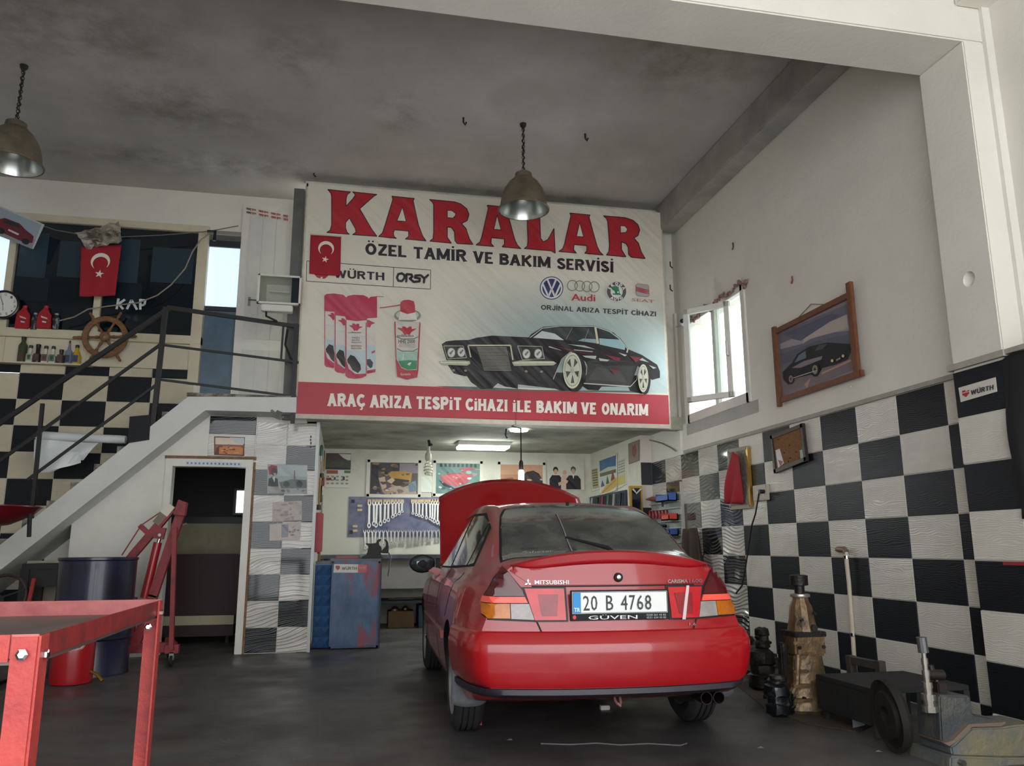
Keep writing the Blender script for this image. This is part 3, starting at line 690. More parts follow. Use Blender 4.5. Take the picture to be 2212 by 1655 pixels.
def patch(name, poly, axis, off, m, thick=.012, step=.03, parent=car, smooth=True, bvh=None):
    """a skin lying on the body: outline in 2D, projected along an axis, standing proud by off"""
    bvh = bvh or BV
    # densify outline
    bd = []
    for i in range(len(poly)):
        a = Vector(poly[i]); b = Vector(poly[(i+1) % len(poly)]); n = max(1, int((b-a).length/step))
        for k in range(n): bd.append(a+(b-a)*k/n)
    xs = [p.x for p in bd]; ys = [p.y for p in bd]; nb = len(bd); ins = []
    def inside(p):
        c = False; j = len(poly)-1
        for i in range(len(poly)):
            xi, yi = poly[i]; xj, yj = poly[j]
            if (yi > p[1]) != (yj > p[1]) and p[0] < (xj-xi)*(p[1]-yi)/(yj-yi)+xi: c = not c
            j = i
        return c
    x = min(xs)+step/2
    while x < max(xs):
        y = min(ys)+step/2
        while y < max(ys):
            if inside((x, y)) and min((Vector((x, y))-b).length for b in bd) > step*.45: ins.append(Vector((x, y)))
            y += step
        x += step
    vv, ee, ff, ov, _, _ = delaunay_2d_cdt(bd+ins, [], [list(range(nb))], 1, 1e-5)
    pts = []; last = None
    for p in vv:
        if axis == 'rear': o, d = Vector((p.x, -1, p.y)), Vector((0, 1, 0))
        elif axis == 'left': o, d = Vector((-2, p.x, p.y)), Vector((1, 0, 0))
        elif axis == 'right': o, d = Vector((2, p.x, p.y)), Vector((-1, 0, 0))
        elif axis == 'front': o, d = Vector((p.x, 6, p.y)), Vector((0, -1, 0))
        else: o, d = Vector((p.x, p.y, 3)), Vector((0, 0, -1))
        h = bvh.ray_cast(o, d)
        if h[0] is None: pts.append(last[0] if last else (o, -d)); last = (o+d*1.5, -d); pts[-1] = last; continue
        n = h[1] if h[1].dot(d) < 0 else -h[1]
        n = (n-d*.35).normalized(); last = (h[0], n); pts.append(last)
    V = [h+n*off for h, n in pts]; F = []
    for f in ff:
        a, b, c = [V[i] for i in f[:3]]; nn = (b-a).cross(c-a); F.append(tuple(f) if nn.dot(pts[f[0]][1]) > 0 else tuple(reversed(f)))
    # skirt
    cnt = {}
    for f in F:
        for i in range(len(f)): e = (f[i], f[(i+1) % len(f)]); cnt[e] = 1
    be = [e for e in cnt if (e[1], e[0]) not in cnt]; idx = {}; 
    for e in be:
        for i in e:
            if i not in idx: idx[i] = len(V); V.append(pts[i][0]+pts[i][1]*(off-thick))
    for a, b in be: F.append((b, a, idx[a], idx[b]))
    mb = MB(); mb.add(V, F); return mb.build(name, m, parent, smooth=40)
def mirror2(poly): return [(-x, z) for x, z in poly][::-1]

# glass
rg = [(-.585, .42), (-.575, .52), (-.54, .75), (-.50, .98), (-.45, 1.14), (-.40, 1.17), (0, 1.20), (.40, 1.17), (.45, 1.14), (.50, .98), (.54, .75), (.575, .52), (.585, .42), (.45, .375), (0, .355), (-.45, .375)]
ob = patch('rear_window_seal', [(x*1.03, .76+(y-.76)*1.04) for x, y in rg], 'top', .003, rubber, .01, .05)
rear_glass = patch('rear_window', rg, 'top', .006, cglass, .01, .05)
ws = [(-.66, 3.02), (.66, 3.02), (.52, 2.50), (0, 2.46), (-.52, 2.50)]
patch('windscreen', ws, 'top', .006, cside, .01, .06)
sg = {'rear_quarter_window': [(.86, 1.00), (1.03, .985), (1.03, 1.245), (.97, 1.20)],
      'rear_door_window': [(1.07, .985), (1.80, .965), (1.80, 1.325), (1.35, 1.315), (1.07, 1.262)],
      'front_door_window': [(1.88, .96), (2.82, .945), (2.60, 1.16), (2.36, 1.30), (1.88, 1.327)]}
for s in ('left', 'right'):
    patch('window_trim', [(.82, .985), (1.6, .955), (2.92, .93), (2.64, 1.175), (2.38, 1.325), (1.85, 1.347), (1.33, 1.335), (.95, 1.225)], s, .003, rubber, .01, .05)
    for k, p in sg.items(): patch(k, p, s, .007, cside, .01, .06)
    # seams of doors, handles, rubbing strip, sill
    for p in ([(1.83, .30), (1.845, .30), (1.865, .95), (1.85, .95)], [(2.93, .32), (2.945, .32), (2.915, .93), (2.90, .93)], [(1.16, .66), (1.175, .66), (1.05, .94), (1.035, .94)]):
        patch('door_seam', p, s, .0015, seam_m, .004, .03)
    for y in (1.30, 2.10): patch('door_handle', [(y, .845), (y+.16, .84), (y+.16, .875), (y, .88)], s, .028, paint, .03, .02)
    patch('rubbing_strip', [(1.36, .50), (3.10, .50), (3.10, .55), (1.36, .55)], s, .012, paint, .014, .06)
patch('fuel_flap', [(.62, .70), (.79, .70), (.79, .86), (.62, .86)], 'left', .002, paint, .004, .03)

# bumper: a shell thrown round the tail by sight lines from inside
def ring_shell(name, prof, a0, a1, m, n=60, cy=1.0, y_hi=.62, parent=car):
    V = []; F = []; cols = []
    for i in range(n+1):
        a = a0+(a1-a0)*i/n; d = Vector((math.sin(a), -math.cos(a), 0)); row = []
        for z, off in prof:
            o = Vector((0, cy, z)); far = o+d*3
            h = BV.ray_cast(far, -d)
            p = h[0] if h[0] is not None else o
            row.append(p+d*off)
        cols.append(row)
    k = len(prof)
    for r in cols: V += r
    for i in range(n):
        for j in range(k-1): a = i*k+j; F.append((a, a+k, a+k+1, a+1))
    mb = MB(); mb.add(V, F); return mb.build(name, m, parent, smooth=50)
ba = math.radians(66)
bump = ring_shell('rear_bumper', [(.37, -.03), (.372, .012), (.40, .024), (.46, .030), (.54, .034), (.585, .035), (.60, .030), (.63, .026), (.648, .022), (.656, .012), (.657, -.03)], -ba, ba, bumper_m, 72)
ring_shell('bumper_valance', [(.30, -.10), (.312, -.04), (.318, .015), (.34, .028), (.366, .022), (.370, -.02)], -ba, ba, mat('purple grey valance', '37303a', .5, var=.3, scale=7), 72)
# boot lid seams
for p in ([(-.62, .985), (-.61, .985), (-.445, .70), (-.425, .655), (-.435, .655), (-.455, .70)],):
    patch('boot_seam', p, 'rear', .003, seam_m, .006, .02); patch('boot_seam', mirror2(p), 'rear', .003, seam_m, .006, .02)
patch('boot_seam', [(-.47, .885), (.47, .885), (.47, .892), (-.47, .892)], 'rear', .002, seam_m, .006, .04)
patch('boot_lid', [(-.605, .985), (-.47, .895), (.47, .895), (.605, .985), (.52, 1.02), (-.52, 1.02)], 'rear', .009, paint, .012, .03)
# lamps
def lamp_mat(n, c, r=.12, c2=None, **k):
    m = mat(n, c, r, 0, scale=9, col2=c2 or c, coat=.35, **k); return m
lr = lamp_mat('deep red lens', '5c0a12', .22, '40060c'); lb = lamp_mat('bright red lens', 'cf1622', .2, 'b81420'); lo_ = lamp_mat('orange lens', 'c8700c', .2, '9c500a'); lw = lamp_mat('clear grey lens', 'a79d99', .2, '8b8380'); lrefl = lamp_mat('reflector strip', 'ff6a58', .35, 'ff5040')
lmid = lamp_mat('dark red centre lens', '9a1520', .25, '7d0f18')
outer = [(.455, .705), (.71, .715), (.735, .74), (.712, .84), (.66, .93), (.605, .992), (.575, .945), (.515, .87)]
inner = [(.285, .705), (.285, .885), (.525, .885), (.47, .705)]
for s in (-1, 1):
    S = (lambda p: [(x, z) for x, z in p]) if s == 1 else mirror2
    t = patch('tail_lamp', S(outer), 'rear', .006, blackp, .012, .025)
    patch('red_lens', S([(.512, .836), (.705, .836), (.655, .922), (.605, .988), (.577, .943), (.522, .866)]), 'rear', .016, lr, .012, .025, t)
    patch('reflector_strip', S([(.495, .800), (.724, .800), (.712, .832), (.510, .832)]), 'rear', .019, lrefl, .012, .025, t)
    patch('orange_lens', S([(.59, .722), (.705, .722), (.728, .742), (.724, .796), (.59, .796)]), 'rear', .016, lo_, .012, .025, t)
    patch('clear_lens', S([(.465, .715), (.586, .72), (.586, .796), (.49, .796)]), 'rear', .016, lw, .012, .025, t)
    t = patch('boot_lamp', S(inner), 'rear', .006, blackp, .012, .025)
    patch('red_lens', S([(.297, .714), (.297, .876), (.510, .876), (.462, .714)]), 'rear', .014, lb, .01, .025, t)
    patch('dark_lens', S([(.345, .735), (.330, .845), (.44, .845), (.425, .735)]), 'rear', .019, lmid, .01, .02, t)
    for bx, bz in ((.64, .885), (.60, .875)):
        pass
# white sticker strip across the right inner lamp
patch('white_sticker', [(.355, .705), (.375, .705), (.425, .882), (.408, .882)], 'rear', .023, mat('white sticker', 'd8c8cc', .5), .004, .02)
# spoiler
def spf(u, v):
    x = -.575+1.15*u; e = max(0, 1-((abs(x)/.575)**6)); a = abs(x)/.575
    top = 1.082-.075*a**2.2; y0 = .145+.06*a**2; h = .085*e+.004
    q = [(0, -h*.9), (-.028, -h*.75), (-.035, -.012), (-.01, 0), (.12, -.012), (.20, -.04-.03*a)]
    t = v*(len(q)-1); i = min(int(t), len(q)-2); f = t-i; yy = q[i][0]+(q[i+1][0]-q[i][0])*f; zz = q[i][1]+(q[i+1][1]-q[i][1])*f
    return (x, y0+yy, top+zz)
MB().grid(spf, 40, 15).build('spoiler', bumper_m, car, smooth=60)
# lock, badges, plate
T = Matrix.Translation((.012, .11, .935)) @ Matrix.Rotation(PI/2, 4, 'X')
lk = MB().lathe([(.024, -.03), (.024, .012), (.020, .016)], 24, 0, T).build('boot_lock', rubber, car, smooth=True)
MB().lathe([(.012, .01), (.012, .019), (.008, .020)], 20, 0, T).build('lock_barrel', chrome, lk, smooth=True)
def car_text(t, x0, x1, z0, z1, y, m, name, parent=car, bold=.012, depth=.002):
    vs_, fs, a, b, c, d = text_geo(t, bold); mb = MB(); n = len(vs_)
    def q(x, z, o): return (x0+(x1-x0)*(x-a)/(b-a), (y(x0+(x1-x0)*(x-a)/(b-a)) if callable(y) else y)+o, z0+(z1-z0)*(z-c)/(d-c))
    mb.add([q(x, z, -depth) for x, z in vs_], fs); mb.add([q(x, z, 0) for x, z in vs_], [f[::-1] for f in fs])
    return mb.build(name, m, parent)
def ysurf(x, z, off):
    h = BV.ray_cast(Vector((x, -1, z)), Vector((0, 1, 0))); return h[0].y-off
lett = mat('silver lettering', 'b9b2b0', .3, .7); lett2 = mat('faded lettering', '9c6a70', .4, .3)
car_text('MITSUBISHI', -.455, -.27, .900, .922, lambda x: ysurf(x, .905, .014), lett, 'maker_lettering')
yy = ysurf(-.49, .91, .014); e = MB(); k = .011
for a_ in (90, 210, 330):
    dx, dz = math.cos(math.radians(a_)), math.sin(math.radians(a_)); px, pz = -dz, dx; cx, cz = -.49, .908
    e.add([(cx, yy, cz), (cx+dx*k+px*k*.58, yy, cz+dz*k+pz*k*.58), (cx+dx*2*k, yy, cz+dz*2*k), (cx+dx*k-px*k*.58, yy, cz+dz*k-pz*k*.58)], [(0,1,2,3)])
e.build('diamond_emblem', lett, car)
car_text('CARISMA', .30, .425, .900, .920, lambda x: ysurf(x, .905, .014), lett, 'model_lettering')
car_text('1600', .435, .52, .900, .920, lambda x: ysurf(x, .905, .014), lett2, 'model_number')
car_text('1.6', .405, .445, .672, .688, lambda x: ysurf(x, .68, .004), lett, 'engine_lettering')
pl = thing('number_plate', None, None); pl.parent = car; 
for k_ in ('label', 'category'):
    if k_ in pl: del pl[k_]
py = ysurf(0, .715, .014); px0, px1, pz0, pz1 = -.268, .268, .748, .862
bpy.data.objects.remove(pl)
pl = MB().box((px0-.008, py-.004, .712), (px1+.008, py+.014, pz1+.008)).build('plate_holder', rubber, car, bevel=.003)
a = Art((px0, py-.005, pz1), (px1, py-.005, pz1), (px0, py-.005, pz0), .0004, 520, 112)
a.rect('f2f2ee', 0, 0, 520, 112); a.line('3a3a3a', [(3, 3), (517, 3), (517, 109), (3, 109), (3, 3)], 3); a.rect('2a8fd0', 4, 4, 46, 108); a.text('f4f8ff', 'TR', 10, 82, 40, 102, .03)
for i, (t, w) in enumerate((('2', 42), ('0', 42), (' ', 26), ('B', 46), (' ', 26), ('4', 44), ('7', 40), ('6', 42), ('8', 42))):
    x = 58+sum((42, 42, 40, 46, 34, 46, 42, 44, 44)[:i])
    if t != ' ': a.text('2e2c30', t, x, 20, x+w-8, 96, .01)
a.done('plate', pl)
a = Art((px0-.004, py-.005, .744), (px1+.004, py-.005, .744), (px0-.004, py-.005, .714), .0004, 520, 30)
a.text('ece8ea', 'GÜVEN', 88, 3, 350, 27, .02); a.oval('d03848', 14, 14, 9, 11); a.text('b8b4b8', '0258 261 43 83', 400, 3, 505, 13, .01); a.text('b8b4b8', '0531 634 43 83', 400, 17, 505, 27, .01)
a.done('holder_print', pl)
# wiper
W0 = rear_glass
def gl(x, y, o):
    h = BV.ray_cast(Vector((x, y, 3)), Vector((0, 0, -1))); return h[0]+h[1].normalized()*o if h[1].z > 0 else h[0]-h[1]*o
wi = MB().tube([gl(.06, .37, .02), gl(.04, .40, .04), gl(-.16, .62, .022)], [.016, .013, .006], 8).build('wiper_arm', rubber, car, smooth=True)
MB().tube([gl(-.24, .43+.35*t, .014) for t in (0, .5, 1)][:0]+[gl(-.16+(.02)*t, .47+.5*t, .012) for t in (0, .25, .5, .75, 1)], .0038, 6).build('wiper_blade', mat('grey blade', '8b9192', .5), wi)
# print on the rear window
vs_, fs, a_, b_, c_, d_ = text_geo('Şaheser', .0)
mb = MB(); mb.add([gl(-.47+.19*(x-a_)/(b_-a_)+.02*(y-c_), .455+.06*(y-c_)/(d_-c_), .008) for x, y in vs_], fs); mb.build('window_script', mat('faded white script', 'a7a59c', .6), car)
vs_, fs, a_, b_, c_, d_ = text_geo('ALLAH KORUSUN', .02)
MB().tube([gl(0, 1.22, .0), gl(0, 1.22, .02)], .012, 8).build('aerial_stub', rubber, car)
# door mirrors
for s in (-1, 1):
    o_ = MB(); ms = Matrix.Translation((s*.91, 2.70, .965))
    o_.ball((s*.91, 2.73, .965), 1, 16, 0, (.110, .07, .078))
    mo = o_.build('door_mirror', bumper_m if False else rubber, car, smooth=60)
    T = ms @ Matrix.Rotation(PI/2, 4, 'X') @ Matrix.Diagonal((1.28, .84, 1, 1))
    MB().lathe([(.076, -.02), (.076, .022), (.066, .032), (1e-4, .034)], 28, 0, T, False).build('mirror_glass', mat('mirror glass', '59666a', .05, .8), mo, smooth=60)
    MB().prism([(.70, -.10), (.80, -.10), (.87, -.05), (.86, -.02), (.76, -.04)], .04, 0, Matrix.Translation((0, 2.72, .965)) @ Matrix.Rotation(PI/2, 4, 'X') @ Matrix.Diagonal((s, 1, 1, 1))).build('mirror_arm', bumper_m, mo, bevel=.006)
# wheels
def wheel():
    T = Matrix.Rotation(PI/2, 4, 'Y')
    mb = MB(); w = .0925; R_ = WR
    prof = [(.205, -w+.01), (.255, -w), (R_-.03, -w+.006), (R_-.006, -w+.025), (R_, -w+.034)]
    for i in range(4):
        x = -w+.045+i*.034; prof += [(R_, x), (R_-.012, x+.002), (R_-.012, x+.009), (R_, x+.011), (R_, x+.030)] if i < 3 else []
    prof += [(R_, w-.034), (R_-.006, w-.025), (R_-.03, w-.006), (.255, w), (.205, w-.01), (.195, 0), (.205, -w+.01)]
    mb.lathe(prof, 56, 0, T, False); return mb
wh = wheel().build('wheel', tyre_m, car, smooth=30)
T = Matrix.Rotation(PI/2, 4, 'Y')
rm = MB().lathe([(.208, -.085), (.20, -.08), (.185, -.04), (.180, .06), (.20, .085)], 40, 0, T, False)
rm.lathe([(.045, -.075), (.05, -.06), (.03, -.02)], 20, 0, T)
for i in range(7):
    a = 2*PI*i/7
    for dd in (-.10, .10):
        rm.bar((-.062, .035*math.cos(a), .035*math.sin(a)), (-.055, .198*math.cos(a+dd), .198*math.sin(a+dd)), .016, .026)
rm.lathe([(.13, .01), (.13, .02)], 24, 0, T)
rim = rm.build('rim', alloy, wh, smooth=True)
MB().lathe([(.03, -.078), (.027, -.084), (1e-4, -.085)], 16, 0, T, False).build('hub_cap', chrome, wh, smooth=True)
first = True
for s, y in ((-1, AX), (1, AX), (-1, AF), (1, AF)):
    o = wh if first else copy_tree(wh, parent=car)
    o.location = (s*.738, y, WR); o.rotation_euler = (0, 0, 0 if s < 0 else PI); first = False
# mud flaps, exhaust, hook, underside
fl = MB()
def flap(s):
    return MB().grid(lambda u, v: (s*(.66+.20*u), .60-.03*v-.02*math.sin(u*PI)*s*0, .40-.20*v*(1-.12*abs(2*u-1)**3)), 8, 6)
for s in (-1, 1):
    f_ = flap(s); o = f_.build('mud_flap', mat('grey dusty flap', '62666a', .7, var=.45, scale=12), car, smooth=60); md = o.modifiers.new('s', 'SOLIDIFY'); md.thickness = .012
ex = MB().tube([(.40, .75, .24), (.50, .45, .24), (.52, .30, .26)], .03, 12).lathe([(.11, 0), (.115, .01), (.115, .5), (.11, .51)], 20, 0, Matrix.Translation((.30, .62, .29)) @ Matrix.Rotation(PI/2, 4, 'Y') @ Matrix.Diagonal((.7, 1.1, .7, 1)))
exo = ex.build('exhaust', mat('dirty exhaust', '3a3532', .6, .4, var=.4, scale=12), car, smooth=True)
for x in (.50, .572):
    MB().lathe([(.030, 0), (.034, .0), (.036, .02), (.034, .20), (.031, .20), (.030, .01)], 20, 0, Matrix.Translation((x, .12, .283)) @ Matrix.Rotation(-PI/2, 4, 'X'), False).build('tail_pipe', mat('sooty pipe', '2d2427', .45, .7), exo, smooth=True)
MB().tube([(-.02, .14, .31), (-.02, .12, .285), (-.015, .10, .275), (.0, .10, .265), (.01, .12, .28), (.01, .14, .31)], .007, 8).build('towing_eye', mat('rusty pink metal', '8d5a58', .6), car, smooth=True)
MB().box((-.62, .60, .25), (.62, 4.1, .29)).bar((-.70, AX, .30), (.70, AX, .30), .07).bar((-.70, AF, .30), (.70, AF, .30), .06).build('underbody', blackp, car)
# raised bonnet and what is under it
ha = math.radians(53); hy, hz = 3.13, .945
def hoodf(u, v, o=0):
    x = -1+2*u; L_ = 1.0-.20*abs(x)**2.3; wd = .725-.02*v; l = v*L_
    yy = l*math.cos(ha)-(.045*(1-x*x)+.03*math.sin(v*PI)+o)*math.sin(ha)
    zz = l*math.sin(ha)+(.045*(1-x*x)+.03*math.sin(v*PI)+o)*math.cos(ha)
    return (x*wd, hy+yy, hz+zz)
ho = MB().grid(hoodf, 24, 16).build('bonnet', bumper_m, car, smooth=60)
md = ho.modifiers.new('s', 'SOLIDIFY'); md.thickness = .022; md.offset = -1
MB().bar((.55, 4.05, .74), (.50, 3.55, 1.45), .012).build('bonnet_prop', blackp, car)
en = MB().box((-.30, 3.40, .45), (.28, 3.95, .80)).box((-.24, 3.50, .80), (.22, 3.80, .87)).box((.33, 3.35, .50), (.55, 3.62, .76)).lathe([(.11, 0), (.11, .14)], 16, 0, Matrix.Translation((-.44, 3.55, .6)))
en.build('engine', mat('engine grey', '55565a', .5, .5, var=.4, scale=10), car, bevel=.01)
for s in (-1, 1):
    patch('headlamp', [(s*.36, .56), (s*.66, .57), (s*.64, .66), (s*.38, .665)], 'front', .008, lw, .012, .03)
patch('grille', [(-.30, .60), (.30, .60), (.28, .655), (-.28, .655)], 'front', .006, blackp, .01, .03)
patch('front_bumper_strip', [(-.64, .36), (.64, .36), (.66, .44), (-.66, .44)], 'front', .015, bumper_m, .02, .04)
car.location = (1.485, 4.25, 0); car.rotation_euler = (0, 0, -math.radians(1.9))
# ================================================= the banner in front of the mezzanine
YB = 9.0
bl_, br_, bt_, bb_ = -.555, 3.805, 5.275, 2.505
banner = thing('banner', 'huge printed banner with red lettering hung in front of the mezzanine', 'banner', (1.6, YB, 2.5))
bc = 'e0d8c7'
vin = mat('banner vinyl', bc, .55, var=.05, scale=1.2)
N = vin.node_tree.nodes; L = vin.node_tree.links      # diagonal creases
g = N.new('ShaderNodeNewGeometry'); mp = N.new('ShaderNodeMapping'); mp.inputs['Rotation'].default_value = (0, math.radians(47), 0); L.new(g.outputs['Position'], mp.inputs[0])
mq = N.new('ShaderNodeMapping'); mq.inputs['Scale'].default_value = (3.2, 1, .45); L.new(mp.outputs[0], mq.inputs[0]); mp = mq
nz = N.new('ShaderNodeTexNoise'); nz.inputs['Scale'].default_value = 1.6; nz.inputs['Detail'].default_value = 2.5; L.new(mp.outputs[0], nz.inputs[0])
bp_ = N.new('ShaderNodeBump'); bp_.inputs['Strength'].default_value = .55; bp_.inputs['Distance'].default_value = .09; L.new(nz.outputs[0], bp_.inputs['Height']); L.new(bp_.outputs[0], N['Principled BSDF'].inputs['Normal'])
for n_ in ('ShaderNodeNewGeometry',):   # the same creases run through the ink
    N2 = PRINT.node_tree.nodes; L2 = PRINT.node_tree.links
    g2 = N2.new(n_); m2 = N2.new('ShaderNodeMapping'); m2.inputs['Rotation'].default_value = (0, math.radians(47), 0); L2.new(g2.outputs['Position'], m2.inputs[0]); m9 = N2.new('ShaderNodeMapping'); m9.inputs['Scale'].default_value = (3.2, 1, .45); L2.new(m2.outputs[0], m9.inputs[0]); m2 = m9
    z2 = N2.new('ShaderNodeTexNoise'); z2.inputs['Scale'].default_value = 1.6; z2.inputs['Detail'].default_value = 2.5; L2.new(m2.outputs[0], z2.inputs[0])
    b2 = N2.new('ShaderNodeBump'); b2.inputs['Strength'].default_value = .4; b2.inputs['Distance'].default_value = .09; L2.new(z2.outputs[0], b2.inputs['Height']); L2.new(b2.outputs[0], N2['Principled BSDF'].inputs['Normal'])
MB().box((bl_, YB, bb_), (br_, YB+.012, bt_)).build('sheet', vin, banner)
mb = MB()
mb.box((bl_-.02, YB+.012, bb_-.005), (br_+.02, YB+.07, bb_+.04)).box((bl_-.02, YB+.012, bt_-.04), (br_+.02, YB+.07, bt_)).box((bl_-.02, YB+.012, bb_), (bl_+.03, YB+.07, bt_)).box((br_-.03, YB+.012, bb_), (br_+.02, YB+.07, bt_))
mb.build('frame', mat('banner frame timber', 'd6ccb8', .7, var=.25, scale=12), banner)
MB().box((bl_-.012, YB-.010, bb_-.012), (br_+.012, YB+.0, bb_+.035)).build('bottom_hem', mat('hem of vinyl', 'cbbfae', .6, var=.15, scale=18, bump=.3), banner)
MB().box((bl_, YB-.0009, 2.545), (br_, YB-.0001, 2.905)).build('red_band', mat('red printed band', 'b5343f', .5, var=.12, scale=2), banner)
a = ArtP(640, 380, 5.267, 1, YB)
RED, RD2, BLK = 'b2242f', '9c2430', '2a2024'
def glyph(a, pts, holes=()):
    a.poly(RED, pts)
    a.outline(BLK, pts, 9)
    for h in holes: a.poly(bc, h, .3); a.outline(BLK, h, 7)
glyph(a, [(358,155),(618,183),(580,215),(568,260),(566,345),(640,265),(670,225),(665,205),(640,182),(918,212),(880,235),(722,375),(860,610),(918,688),(640,670),(680,640),(672,600),(605,480),(562,530),(562,600),(580,645),(605,665),(345,645),(385,620),(402,560),(402,240),(395,200)])
glyph(a, [(1088,232),(1342,258),(1330,285),(1390,560),(1440,690),(1478,742),(1240,720),(1278,690),(1278,630),(1118,615),(1105,655),(1112,690),(1140,713),(935,692),(980,650),(1010,560),(1100,265)], [[(1208,355),(1250,520),(1145,512)]])
glyph(a, [(1515,270),(1800,297),(1870,320),(1940,375),(1965,440),(1945,510),(1880,545),(1930,600),(1970,720),(2010,782),(1830,772),(1805,740),(1800,640),(1765,590),(1718,583),(1718,700),(1765,768),(1518,745),(1555,715),(1562,640),(1562,330),(1545,298)], [[(1718,395),(1770,398),(1810,430),(1808,455),(1780,482),(1718,475)]])
a.view(1040, 380, 5.171)
A3 = [(985,418),(1212,440),(1200,465),(1290,790),(1320,850),(1358,887),(1150,868),(1175,840),(1175,782),(1032,770),(1028,830),(1060,865),(862,847),(905,815),(925,765),(998,450)]; A3h = [(1095,525),(1138,685),(1060,678)]
tr = lambda q: [(62+(x-985)*1.013, 330+(y-418)*1.034) for x, y in q]
glyph(a, tr(A3), [tr(A3h)]); glyph(a, A3, [A3h])
glyph(a, [(432,366),(700,392),(655,420),(650,480),(658,700),(690,740),(740,715),(808,590),(822,868),(780,840),(475,815),(510,790),(518,740),(510,480),(490,410)])
glyph(a, [(1358,450),(1600,470),(1690,500),(1745,550),(1765,610),(1745,670),(1700,700),(1750,755),(1780,850),(1825,928),(1670,912),(1640,880),(1635,800),(1610,760),(1560,740),(1562,830),(1612,908),(1392,888),(1420,850),(1428,780),(1408,520),(1395,480)], [[(1548,562),(1600,565),(1628,600),(1610,635),(1550,640)]])
a.done('red_title', banner)
DK = '2c272c'
a = ArtP(640, 380, 5.267, 1, YB)
for t, x0, x1, y0, y1, sk in (('ÖZEL', 785, 1255, 765, 893, 35), ('TAMİR', 1332, 1935, 808, 938, 38), ('VE', 2012, 2240, 857, 988, 15)): a.heavy(DK, t, x0, y0, x1, y1, .24, .05, sk).done('lettering_word', banner); a = ArtP(640, 380, 5.267, 1, YB)
a = ArtP(1040, 380, 5.171, 1, YB)
for t, x0, x1, y0, y1, sk in (('BAKIM', 202, 770, 868, 990, 40), ('SERVİSİ', 848, 1476, 918, 1040, 42)): a.heavy(DK, t, x0, y0, x1, y1, .24, .05, sk).done('lettering_word', banner); a = ArtP(1040, 380, 5.171, 1, YB)
a.heavy('34363a', 'ORJİNAL ARIZA TESPİT CİHAZI', 665, 1441, 1950, 1494, .2, 0, 78)
a.done('lettering_word', banner)
# maker box
a = ArtP(640, 380, 5.267, 1, YB)
a.outline(DK, [(120, 968), (1530, 1072), (1527, 1290), (115, 1198)], 7); a.line(DK, [(1108, 1040), (1103, 1260)], 7)
a.poly('b02a35', [(215, 1075), (365, 1085), (370, 1130), (330, 1168), (300, 1172), (300, 1150), (278, 1150), (275, 1170), (235, 1155), (210, 1125)])
a.heavy(DK, 'WÜRTH', 430, 1068, 1002, 1158, .22, 0, 34)
for p in ([(1160,1120),(1145,1160),(1160,1195),(1200,1200),(1230,1165),(1230,1130),(1200,1110),(1160,1120)], [(1250,1205),(1255,1122),(1310,1125),(1320,1150),(1290,1172),(1340,1212)], [(1410,1135),(1355,1138),(1350,1162),(1405,1172),(1400,1205),(1335,1210)], [(1420,1140),(1455,1172),(1498,1135)], [(1455,1172),(1450,1218)]): a.strokes(DK, p, 26)
a.done('maker_box_print', banner)
# car makers' emblems
a = ArtP(1040, 380, 5.171, 1, YB)
NB = '2b3560'
a.oval(NB, 783, 1253, 132, 130, 36); a.oval('dcd8d4', 783, 1253, 122, 120, 36); a.oval(NB, 783, 1253, 104, 103, 36)
for q in ([(700,1190),(770,1365),(783,1330),(797,1365),(868,1200)],):
    a.strokes('dcd8d4', [(683,1205),(748,1350),(783,1262),(820,1352),(882,1212)], 20)
a.strokes('dcd8d4', [(738,1165),(775,1255)], 20); a.strokes('dcd8d4', [(828,1168),(792,1255)], 20); a.strokes('dcd8d4', [(775, 1256), (792, 1256)], 14)
for i, x in enumerate((1013, 1094, 1176, 1256)): a.ring('85806f', x, 1228+i*5.5, 60, 62, 9)
a.text('b0303c', 'Audi', 1003, 1322, 1266, 1395, .06, 0, 10)
a.oval('cfccc6', 1505, 1297, 114, 114, 36); a.oval('57564f', 1505, 1297, 107, 107, 36); a.oval('d6d2cb', 1505, 1297, 68, 70, 30)
a.poly('2f7a55', [(1450,1250),(1490,1232),(1525,1245),(1535,1290),(1540,1320),(1555,1325),(1550,1335),(1460,1332),(1462,1318),(1490,1318),(1480,1290),(1455,1275)]); a.oval('e0dcd4', 1520, 1305, 10, 9, 10)
def arc_text(a, t, cx, cy, r, a0, a1, h, col, inward=False):
    for i, c in enumerate(t):
        an = math.radians(a0+(a1-a0)*i/(len(t)-1)); ux, uy = math.cos(an), math.sin(an)
        vs_, fs, q0, q1, q2, q3 = text_geo(c, .06); s_ = h/(q3-q2); w_ = (q1-q0)*s_; a.k += .2
        tx_, ty_ = (-uy, ux) if not inward else (uy, -ux); nx_, ny_ = (ux, uy) if not inward else (-ux, -uy)
        a.mb.add([a.pt(cx+ux*r+tx_*((x-q0)*s_-w_/2)+nx_*((y-q2)*s_-h/2), cy+uy*r+ty_*((x-q0)*s_-w_/2)+ny_*((y-q2)*s_-h/2)) for x, y in vs_], fs, 0, col)
arc_text(a, 'SKODA', 1505, 1297, 88, 205, 335, 34, 'e6e2da'); arc_text(a, 'AUTO', 1505, 1297, 88, 125, 55, 32, 'e6e2da', True)
a.poly('a9a8ab', [(1720,1225),(1740,1212),(1850,1222),(1862,1240),(1868,1340),(1850,1355),(1740,1345),(1724,1330)])
a.outline('a8424a', [(1720,1225),(1740,1212),(1850,1222),(1862,1240),(1868,1340),(1850,1355),(1740,1345),(1724,1330)], 4)
for y in (1245, 1262, 1280): a.poly('b03a44', [(1722,y),(1865,y+38),(1866,y+46),(1800,y+36),(1722,y+12)])
a.text('b06a68', 'SEAT', 1672, 1372, 1925, 1405, .0, 0, 22)
